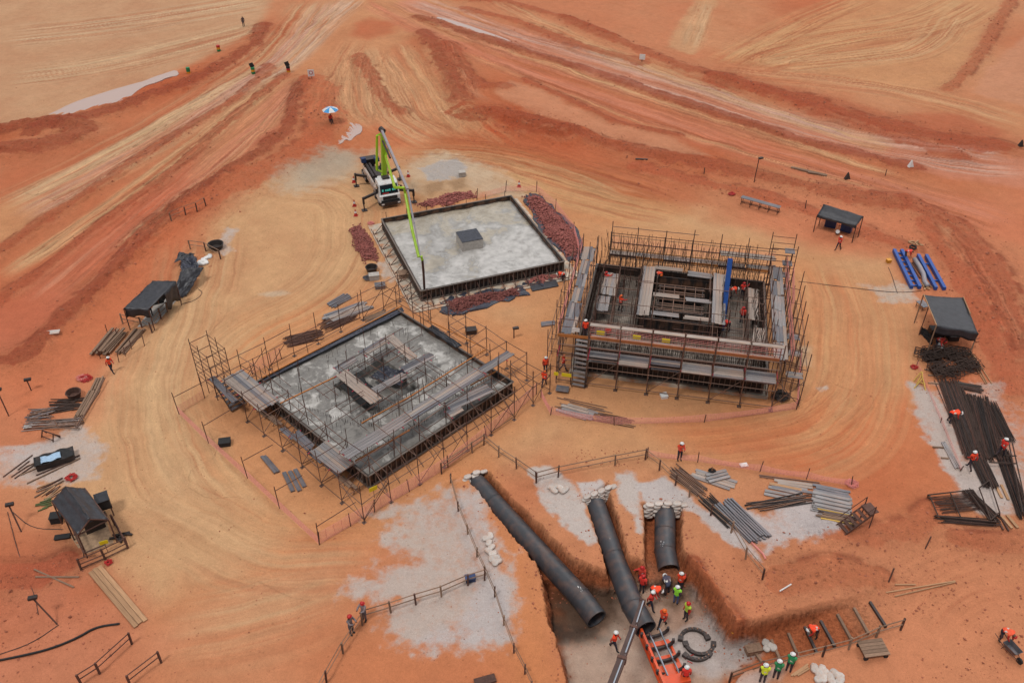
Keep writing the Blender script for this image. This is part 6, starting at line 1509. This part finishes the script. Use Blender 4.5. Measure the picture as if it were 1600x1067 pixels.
lamp_post(1388,228+682,1.0,'thin stake right of the timber steps',(.2,.3),False); lamp_post(1258,326,.9,'thin stake in the red bank near the lean-to',(0,.1),False); lamp_post(1100,272,.7,'thin stake on the rough bank by the lower road',(0,.1),False)
for i, (px_, py_, l_) in enumerate([(553,285,'left of the rear jack foot'),(554,322,'left of the front jack foot, farther'),(556,337,'nearest the slab corner by the truck'),(638,276,'right of the pump truck'),(811,292,'behind the far slab corner')]):
    p = GG(px_, py_); t = thing('traffic_cone', 'red and white traffic cone '+l_, 'cone', p, 0, 'traffic cones round the truck'); b = MB(); b.tube([(0,0,.03),(0,0,.75)], .18, 10, r2=.03); b.box((0,0,.02), (.42,.42,.04)); o = b.build('cone', m_red, t); b = MB(); b.tube([(0,0,.32),(0,0,.52)], .125, 10, r2=.08, caps=False); b.build('white_band', m_white, t)
m_amber = mat('amber_paint', (220,150,40), .5); m_dgreen = mat('sign_green', (40,130,80), .5)
for px_, py_, cols, l_ in ((396,115,(m_dgreen,m_amber,m_dgreen),'green and yellow banded drum with dark board, left lane'),(451,113,(m_amber,m_red,m_black),'red and yellow banded drum with dark board, right lane'),(342,80,(m_dgreen,m_amber,m_red),'banded drum on the dark windrow beside the plain'),(295,115,(m_amber,m_dgreen,m_dgreen),'green and yellow drum at the head of the long puddle')):
    t = thing('marker_drum', l_, 'drum', GG(px_, py_), 0, 'marker drums')
    for k, mm in enumerate(cols): b = MB(); b.tube([(0,0,k*.28),(0,0,k*.28+.27)], .27, 12); b.build('band', mm, t)
    if py_ > 100 and px_ > 300: b = MB(); b.box((-.1,.1,1.12), (.6,.08,.6), .2, rot=Matrix.Rotation(-.35, 3, 'Y')); b.build('board', m_black, t)
t = thing('road_sign', 'small white sign with red mark facing the near lane', 'sign', GG(487,123), .2); b = MB(); b.box((0,0,.75), (.85,.05,.9)); b.build('plate', m_white, t); b = MB(); b.tube([(0,-.03,.8),(0,-.045,.8)], .26, 14); b.build('red_ring', m_red, t); b = MB(); b.tube([(0,-.045,.8),(0,-.06,.8)], .17, 12); b.build('ring_centre', m_white, t); rod('post', V(0,.05,0), V(0,.05,.7), .04, m_rust, t)
t = thing('road_sign', 'white board sign beside the upper road', 'sign', GG(1003,97), -.2); b = MB(); b.box((0,0,.7), (.8,.06,.75)); b.build('plate', m_white, t); rod('post', V(0,.06,0), V(0,.06,.6), .05, m_rust, t)
for px_, py_, l_ in ((1424,262,'small white marker on the windrow end'),(1325,281,'dark A-frame marker by the lower road'),(1596,230,'dark marker at the right edge of the upper road')):
    t = thing('marker_board', l_, 'marker', GG(px_, py_), .2); b = MB(); b.add([(-.3,0,0),(.3,0,0),(0,.1,.8),(-.3,.4,0),(.3,.4,0),(0,.3,.8)], [(0,1,2),(3,5,4),(0,2,5,3),(1,4,5,2)]); b.build('panel', m_white if px_ == 1424 else m_dsteel, t)
loose([((1236,262),(1290,275)),((1240,263),(1292,275)),((1262,270),(1284,273))], 'timber_plank', 'grey planks lying along the lower road edge', 'planks', m_timber_d, box=(.3,.12))
loose([((993,249),(1012,250))], 'steel_offcut', 'small dark offcut on the rough bank', 'scrap', m_dsteel, box=(.2,.1))
# umbrella
p = GG(517,192); t = thing('parasol', 'blue and white parasol shading a seated man', 'parasol', p+V(.1,.1,0)); rod('pole', V(0,0,0), V(0,0,1.9), .025, m_steel, t)
mb, mw = mat('sky_blue_cloth', (70,150,205), .7), m_white
for k in range(8):
    a0, a1 = k*math.pi/4, (k+1)*math.pi/4; b = MB(); r1 = 1.0
    b.add([(0,0,1.95),(math.cos(a0)*.6,math.sin(a0)*.6,1.82),(math.cos(a1)*.6,math.sin(a1)*.6,1.82),(math.cos(a0)*r1,math.sin(a0)*r1,1.58),(math.cos(a1)*r1,math.sin(a1)*r1,1.58)], [(0,1,2),(1,3,4,2)]); b.build('canopy_panel', mb if k % 2 else mw, t)
t = thing('stool', 'low dark stool under the parasol', 'stool', p); b = MB(); b.box((0,0,.4), (.4,.4,.05)); b.build('seat', m_dsteel, t)
for sx in (-.15,.15):
    for sy in (-.15,.15): rod('leg', V(sx,sy,0), V(sx,sy,.4), .02, m_dsteel, t)
# hoses and cables
def hose(pts, label, m=m_black, r=.05, name='hose'):
    q = [GG(*p, r) for p in pts]
    for _ in range(2): q = [q[0]] + [x for a, b_ in zip(q[:-1], q[1:]) for x in (lerp(a, b_, .25), lerp(a, b_, .75))] + [q[-1]]
    B = MB(); B.tube([p-q[0] for p in q], r, 6); o = B.build(name, m, smooth=True); o.location = q[0]; tag(o, label, 'hose')
hose([(-10,1034),(40,1024),(80,1014),(120,998),(150,980),(187,975)], 'thick black hose curving across the bottom left corner', r=.07)
hose([(12,800),(30,870),(55,930),(60,960)], 'thin brown cable running down past the floodlight pole', m_rust, .025, 'cable'); hose([(20,800),(50,826),(98,827)], 'thin cable from floodlight pole to the shed', m_dsteel, .025, 'cable')
hose([(92,976),(50,1005),(0,1022)], 'thin cable from the floodlight stand to the left edge', m_dsteel, .025, 'cable'); hose([(1248,440),(1330,450),(1400,458),(1440,455)], 'thin black cable crossing the floor to the right shelter', m_dsteel, .025, 'cable')
hose([(285,475),(305,470),(318,458),(310,452)], 'looped thin cable by the left shelter', m_dsteel, .025, 'cable'); hose([(1388,418),(1394,432),(1398,446),(1402,458)], 'cable trailing to the white spill by the blue frames', m_dsteel, .025, 'cable')
# little things
def crate(px, py, s, label, m, rz=.2, z=None, name='crate', cat='box'):
    p = GG(px, py) if z is None else G(px, py, z); t = thing(name, label, cat, p, rz); b = MB(); b.box((0,0,s[2]/2), s); b.build('body', m, t); b = MB(); b.box((0,0,s[2]+.02), (s[0]+.06, s[1]+.06, .04)); b.build('lid', m, t)
crate(352,694,(.8,.6,.35),'small black box beside the pink net fence',m_black); crate(735,906,(.6,.4,.3),'small blue toolbox by the railing post',m_dblue); crate(594,449,(.9,.7,.3),'grey box below the round tub by the slab',m_plank3)
crate(585,436,(.9,.6,.5),'grey block pile under the round tub by the slab',m_conc); crate(736,520,(.9,.6,.4),'dark crate outside the right scaffold corner',m_dsteel); crate(985,917,(.3,.3,.3),'tiny dark bucket on the red bank',m_black)
crate(722,275,(.7,.6,.5),'grey block on the spill right of the washout',m_conc); crate(632,433,(1.0,.8,.5),'brown timber box against the left formwork wall',m_timber_d); crate(98,840,(.9,.35,.12),'black plank scrap left of the shed',m_black)
crate(1176,1018,(.9,.5,.4),'brown wooden box at the foot of the steps',m_timber_d); crate(1148,985,(.5,.4,.1),'small yellow board on the pit edge',m_amber,z=-1.0); crate(83,520,(1.0,.5,.06),'pale sheet scrap on the far left bank',m_bag)
crate(44,667,(.5,.4,.05),'white paper scraps beside the left bin',m_white); crate(1162,727,(.5,.3,.04),'white paper scrap behind the plank yard',m_white); crate(1388,410,(.4,.35,.3),'yellow and black reel near the blue frames',m_amber)
crate(90,813,(.7,.6,.5),'black drum box at the shed left wall',m_black); crate(1037,612+8,(.5,.5,.2),'round white lid under the tall scaffold front',m_white)
tangle(1220,622,'dark heap of scaffold couplers at the tall scaffold corner', m_dsteel, .8, 60, .3)
tangle(575,436,'grey scrap heap under the tub by the slab', m_plank3, .5, 30, .2); tangle(1112,738,'dark coupler heap on the crossed planks', m_black, .3, 20, .2)
t = thing('dark_plate', 'dark steel plate at the bottom edge below the white patch', 'plate', GG(758,1064), .3); b = MB(); b.box((0,0,.1), (1.2,.5,.12)); b.build('plate', m_rust, t)
# ================================================================ people
def skel(pose):
    J = dict(pel=(0,0,.95), spi=(0,.0,1.12), che=(0,0,1.32), nec=(0,0,1.48), hed=(0,-.02,1.60), top=(0,-.01,1.71),
             lsh=(-.19,0,1.40), lel=(-.25,.03,1.13), lwr=(-.24,-.06,.90), lha=(-.235,-.10,.82),
             rsh=(.19,0,1.40), rel=(.25,.03,1.13), rwr=(.24,-.06,.90), rha=(.235,-.10,.82),
             lhi=(-.10,0,.90), lkn=(-.11,-.02,.50), lan=(-.11,.02,.09), lto=(-.12,-.15,.05),
             rhi=(.10,0,.90), rkn=(.11,-.02,.50), ran=(.11,.02,.09), rto=(.12,-.15,.05))
    if pose == 'walk':
        J.update(lkn=(-.10,-.16,.52), lan=(-.10,-.26,.10), lto=(-.10,-.42,.08), rkn=(.10,.08,.50), ran=(.10,.34,.16), rto=(.10,.22,.05),
                 lel=(-.25,.14,1.15), lwr=(-.22,.16,.93), lha=(-.22,.14,.85), rel=(.25,-.08,1.14), rwr=(.20,-.26,1.0), rha=(.18,-.33,.97))
    elif pose == 'bend':
        J.update(pel=(0,.12,.90), spi=(0,-.02,1.04), che=(0,-.26,1.12), nec=(0,-.42,1.10), hed=(0,-.53,1.06), top=(0,-.62,1.02),
                 lsh=(-.18,-.32,1.10), lel=(-.22,-.36,.82), lwr=(-.16,-.46,.62), lha=(-.14,-.50,.55), rsh=(.18,-.32,1.10), rel=(.22,-.36,.82), rwr=(.14,-.48,.64), rha=(.12,-.52,.57),
                 lhi=(-.10,.12,.86), lkn=(-.13,-.04,.48), lan=(-.14,.04,.09), lto=(-.15,-.13,.05), rhi=(.10,.12,.86), rkn=(.13,.06,.47), ran=(.14,.16,.09), rto=(.15,0,.05))
    elif pose == 'reach':
        J.update(lel=(-.22,-.20,1.24), lwr=(-.12,-.38,1.30), lha=(-.09,-.45,1.33), rel=(.22,-.20,1.22), rwr=(.12,-.38,1.27), rha=(.09,-.45,1.30))
    elif pose == 'arms':
        J.update(lel=(-.40,-.10,1.36), lwr=(-.48,-.30,1.45), lha=(-.50,-.37,1.48), rel=(.28,-.12,1.16), rwr=(.16,-.30,1.10), rha=(.12,-.36,1.10), lkn=(-.12,-.10,.51), rkn=(.11,.03,.5), ran=(.11,.14,.09), rto=(.11,0,.05))
    elif pose == 'sit':
        J.update(pel=(0,0,.50), spi=(0,.0,.68), che=(0,-.06,.88), nec=(0,-.10,1.04), hed=(0,-.14,1.16), top=(0,-.14,1.27), lsh=(-.19,-.06,.96), rsh=(.19,-.06,.96), lel=(-.25,-.12,.72), rel=(.25,-.12,.72), lwr=(-.15,-.32,.62), rwr=(.15,-.32,.62), lha=(-.12,-.4,.6), rha=(.12,-.4,.6),
                 lhi=(-.1,-.03,.48), rhi=(.1,-.03,.48), lkn=(-.13,-.42,.50), rkn=(.13,-.42,.50), lan=(-.13,-.46,.09), ran=(.13,-.5,.09), lto=(-.14,-.62,.05), rto=(.14,-.66,.05))
    return J
RAD = dict(pel=.155, spi=.14, che=.17, nec=.065, hed=.105, top=.08, sh=.085, el=.058, wr=.042, ha=.05, hi=.105, kn=.075, an=.055, to=.05)
EDG = [('pel','spi'),('spi','che'),('che','nec'),('nec','hed'),('hed','top')] + [(a+x, a+y) for a in 'lr' for x, y in (('sh','el'),('el','wr'),('wr','ha'),('hi','kn'),('kn','an'),('an','to'))] + [('che','lsh'),('che','rsh'),('pel','lhi'),('pel','rhi')]
POSE = {}
def make_pose(pose):
    J = skel(pose); ks = list(J); ix = {k: i for i, k in enumerate(ks)}
    me = bpy.data.meshes.new('sk'); me.from_pydata([J[k] for k in ks], [(ix[a], ix[b_]) for a, b_ in EDG], [])
    o = bpy.data.objects.new('sk', me); COL.objects.link(o)
    o.modifiers.new('s', 'SKIN'); sv = me.skin_vertices[0].data
    for k in ks:
        r = RAD.get(k, RAD.get(k[1:])); sv[ix[k]].radius = (r, r*(.72 if k in ('pel','spi','che') else 1)) if k not in ('pel','spi','che') else (r*1.0, r*.75)
        sv[ix[k]].use_root = (k == 'pel')
    s = o.modifiers.new('b', 'SUBSURF'); s.levels = 1; s.render_levels = 1
    dg = bpy.context.evaluated_depsgraph_get(); m2 = bpy.data.meshes.new_from_object(o.evaluated_get(dg))
    bpy.data.objects.remove(o)
    V3 = {k: Vector(v) for k, v in J.items()}
    def near(p):
        best = None
        for a, b_ in EDG:
            A, B = V3[a], V3[b_]; t_ = max(0, min(1, (p-A).dot(B-A)/max(1e-6, (B-A).length_squared))); dd = (p-A-(B-A)*t_).length
            if best is None or dd < best[0]: best = (dd, a, b_, t_)
        return best
    mi = []; vest_f = []
    for f in m2.polygons:
        dd, a, b_, t_ = near(f.center); k = b_
        if k in ('hed','top'): m = 2
        elif k[1:] == 'ha': m = 2
        elif k[1:] in ('el','wr') or k[1:] == 'sh': m = 0
        elif k in ('spi','che','nec'): m = 0
        elif k[1:] == 'to' or (k[1:] == 'an' and t_ > .75): m = 3
        else: m = 1
        mi.append(m)
        if k in ('che','nec','spi') or (k[1:] == 'sh') or (k[1:] == 'el' and t_ < .12): vest_f.append((f.index, k, t_))
    for _ in range(4): m2.materials.append(None)
    m2.polygons.foreach_set('material_index', mi); m2.polygons.foreach_set('use_smooth', [True]*len(mi)); m2.update()
    vs = []; fs = []; ms = []; mp = {}
    for i, k, t_ in vest_f:
        f = m2.polygons[i]; row = []
        for v in f.vertices:
            if v not in mp: mp[v] = len(vs); vs.append(m2.vertices[v].co + m2.vertices[v].normal*.028)
            row.append(mp[v])
        fs.append(row); ms.append(1 if (k == 'che' and .15 < t_ < .45) else 0)
    vm = bpy.data.meshes.new('vest'); vm.from_pydata(vs, [], fs)
    for _ in range(2): vm.materials.append(None)
    vm.polygons.foreach_set('material_index', ms); vm.polygons.foreach_set('use_smooth', [True]*len(fs)); vm.update()
    hd = (V3['top']-V3['nec']).normalized(); M = hd.to_track_quat('Z', 'X').to_matrix()
    b = MB(); c = lerp(V3['hed'], V3['top'], .45); b.dome(c, .122, (1,1.14,.95), 10, 4, M=M)
    b.tube([c+M @ V(0,-.03,-.005), c+M @ V(0,-.03,.012)], .15, 10)
    hm = bpy.data.meshes.new('helmet'); hm.from_pydata(b.v, [], b.f); hm.materials.append(None); hm.polygons.foreach_set('use_smooth', [True]*len(b.f)); hm.update()
    POSE[pose] = (m2, vm, hm)
def slot(o, mats):
    for i, m in enumerate(mats): o.material_slots[i].link = 'OBJECT'; o.material_slots[i].material = m
ORG = (255,74,36); RDV = (226,54,44); YEL = (214,236,60); GRN = (40,150,96); NAVY = (40,42,58); WHT = (238,238,236); REDH = (196,40,40); ORH = (240,110,40)
SILV = (214,214,206)
def person(px, py, label, pose='stand', rz=0, z=None, vest=ORG, top=(196,52,44), legs=NAVY, helm=WHT, sc=1.0, base=None):
    if pose not in POSE: make_pose(pose)
    p = GG(px, py) if z is None else G(px, py, z)
    o = bpy.data.objects.new('person', POSE[pose][0]); COL.objects.link(o); o.location = p; o.rotation_euler.z = R(rz); o.scale = (sc,)*3
    tag(o, label, 'person', 'site workers')
    slot(o, [cloth(top), cloth(legs), m_skin, m_black])
    if vest is not None:
        v = bpy.data.objects.new('vest', POSE[pose][1]); COL.objects.link(v); v.parent = o; slot(v, [cloth(vest), cloth(SILV)])
    if helm is not None:
        h = bpy.data.objects.new('helmet', POSE[pose][2]); COL.objects.link(h); h.parent = o; slot(h, [mat('helmet_%d_%d_%d' % helm, helm, .35, 0, .04)])
    return o
S = .92
person(1061,719,'worker with white helmet standing alone above the right trench','reach',10)
person(852,582,'worker in orange vest and white helmet left of the tall scaffold','stand',20, sc=S)
person(850,604,'worker in orange vest and orange helmet just below the white-helmeted one','walk',160, helm=ORH, sc=S)
person(176,582,'worker in orange vest walking past the left plank rack','walk',60, sc=S)
person(1309,391,'worker in red jacket walking below the small lean-to','walk',-60, vest=RDV, sc=S)
person(879,441,'worker stooping at the small rubble strip','bend',-80, sc=S)
person(969,486,'worker in orange helmet on the left floor inside the tall scaffold','arms',120, z=2.1, helm=ORH, sc=S)
person(946,449,'red worker on the rear left walkway inside the tall scaffold','arms',150, z=2.1, vest=RDV, helm=REDH, sc=S)
person(1159,466,'red worker with arms spread on the rear right floor','arms',170, z=2.1, vest=RDV, helm=REDH, sc=S)
person(1141,466,'worker beside the blue beam, partly hidden by it','bend',90, z=2.1, sc=S)
person(1158,505,'red worker standing mid right inside the tall scaffold','stand',150, z=2.1, vest=RDV, helm=REDH, sc=S)
person(1124,522,'worker in orange vest at the foot of the blue beam','stand',180, z=2.1, sc=S)
person(1136,517,'red worker bending next to the blue beam foot','bend',-70, z=2.1, vest=RDV, helm=REDH, sc=S)
person(914,526,'worker on the front left corner deck of the tall scaffold','stand',170, z=3.9, sc=S)
person(949,533,'red worker behind the front pink net of the tall scaffold','stand',150, z=3.2, vest=RDV, helm=REDH, sc=S)
person(1027,440,'worker head and shoulders inside the dark core formwork','bend',20, z=3.0, helm=ORH, sc=S)
person(880,580,'red worker on the stair at the front left of the tall scaffold','walk',100, z=.35, vest=RDV, helm=ORH, sc=S)
person(1483,660,'worker stooping over the long left rebar stack','bend',75, z=.35)
person(1513,733,'worker in orange vest at the lower end of the rebar stack','walk',200, z=.3)
person(1561,713,'worker at the right side of the rebar yard','walk',110, z=.3, vest=RDV)
zp = PIT_Z+.03
person(1000,912,'red worker pointing beside the middle pipe, upper of two','arms',-20, z=zp, vest=RDV, helm=REDH)
person(1002,926,'red worker beside the middle pipe, just below the pointing one','stand',150, z=zp, vest=RDV, helm=REDH)
person(1019,934,'worker with white helmet facing the middle pipe','bend',60, z=zp)
person(1016,951,'worker in red sleeves walking past the middle pipe','walk',50, z=zp, vest=RDV)
person(1034,979,'worker in orange hood walking alone in the pit','walk',-40, z=zp, helm=ORH)
person(959,1014,'worker at the left of the pit holding a rope','walk',60, z=zp)
person(1071,968,'worker in yellow-green vest and red helmet at the right of the pit','stand',-60, z=zp, vest=(190,220,70), helm=REDH)
person(1055,943,'worker in lime vest and jeans at the short pipe','stand',150, z=zp, vest=(150,230,60), top=(60,60,80), legs=(70,90,130))
person(1041,926,'crouching worker in navy with hi-vis stripes at the short pipe mouth','bend',190, z=zp, vest=(60,64,84), top=NAVY)
person(1061,922,'worker in orange at the right side of the short pipe mouth','reach',150, z=zp)
person(1069,1068,'worker in red at the bottom of the pit by the clamp machine','stand',175, z=zp, vest=RDV)
person(1270,996,'worker bending on the timber steps','bend',-70, legs=(40,34,44))
person(1190,1066,'watcher in yellow vest and white helmet at the lower railing','reach',170, vest=(220,240,60), top=(150,50,44))
person(1211,1060,'watcher in green vest in the middle of the three at the railing','reach',160, vest=GRN, top=(120,50,50))
person(1231,1049,'watcher in green vest nearest the timber steps','reach',150, vest=GRN, top=(130,44,44))
person(1563,1000,'worker pushing the wheelbarrow at the right edge','bend',30, helm=REDH, vest=(255,96,60))
person(550,990,'grey-clad worker with red helmet at the railing, lower left of two','reach',60, vest=None, top=(120,116,122), legs=(86,84,92), helm=REDH)
person(570,969,'grey-clad worker with red helmet at the railing, upper right of two','reach',-30, vest=None, top=(120,116,122), legs=(86,84,92), helm=REDH)
person(517,192,'seated worker under the blue and white parasol','sit',30, vest=RDV, helm=None, sc=S)
person(237,494,'worker in red inside the left black shelter','stand',60, vest=RDV, sc=S, helm=ORH)
person(1462,545,'worker in red crouching under the right shelter','bend',40, vest=RDV, helm=REDH)
person(1414,405,'person in red bending over the left blue frame','bend',60, vest=RDV, helm=None, sc=S)
person(381,42,'small dark figure standing on the windrow at the top','stand',30, vest=None, top=(50,50,64), helm=None, sc=S)
# ================================================================ clods along the windrows
def clods():
    b = MB()
    for i, (pts, h, wd, ro, c) in enumerate(RIDGES):
        q = P2(pts); seg = np.hypot(*(q[1:]-q[:-1]).T); tot = seg.sum(); n = int(tot*ro*wd*3.2)
        for _ in range(n):
            s = rng.uniform(0, tot); k = 0
            while k < len(seg)-1 and s > seg[k]: s -= seg[k]; k += 1
            d = (q[k+1]-q[k])/seg[k]; off = rng.normal(0, wd*.75); p = q[k]+d*s+np.array([-d[1], d[0]])*off
            if p[1] < 20: continue
            b.v_last = None
            CL.append((p[0], p[1], abs(rng.normal(0, .055))+.025))
CL = []; clods()
for _ in range(2600):
    px_, py_ = rng.uniform(0, 1600), rng.uniform(60, 1060); p = G(px_, py_); CL.append((p.x, p.y, abs(rng.normal(0, .022))+.012))
for (x0, x1, y0, y1, n) in ((1180,1500,830,960,420), (0,220,880,1060,160), (1100,1200,870,990,180), (1440,1600,830,1060,220), (1010,1420,250,330,420), (1430,1600,340,640,420), (740,900,170,235,380), (180,330,320,460,200), (900,1000,700,730,90)):
    for _ in range(n): p = G(rng.uniform(x0, x1), rng.uniform(y0, y1)); CL.append((p.x, p.y, abs(rng.normal(0, .035))+.02))
for pts in PITS:
    q = P2(pts); q = np.vstack([q, q[:1]])
    for a, c_ in zip(q[:-1], q[1:]):
        for _ in range(int(np.hypot(*(c_-a))*9)):
            p = a+(c_-a)*rng.uniform()+rng.normal(0, .45, 2)
            if p[1] > 24: CL.append((p[0], p[1], abs(rng.normal(0, .04))+.02))
A = np.array(CL); Zc = terrain(A[:,0], A[:,1]); b = MB()
for (x, y, r), z in zip(CL, Zc):
    if -1.5 < z < -.25 and r > .05: continue
    b.rock((x, y, z+r*.25), r, k=.75)
o = b.build('earth_clods', mat('earth_clod', (172,104,78), .95, 0, .3, .9)); o['kind'] = 'stuff'; o['label'] = 'loose red earth clods scattered along the windrows'
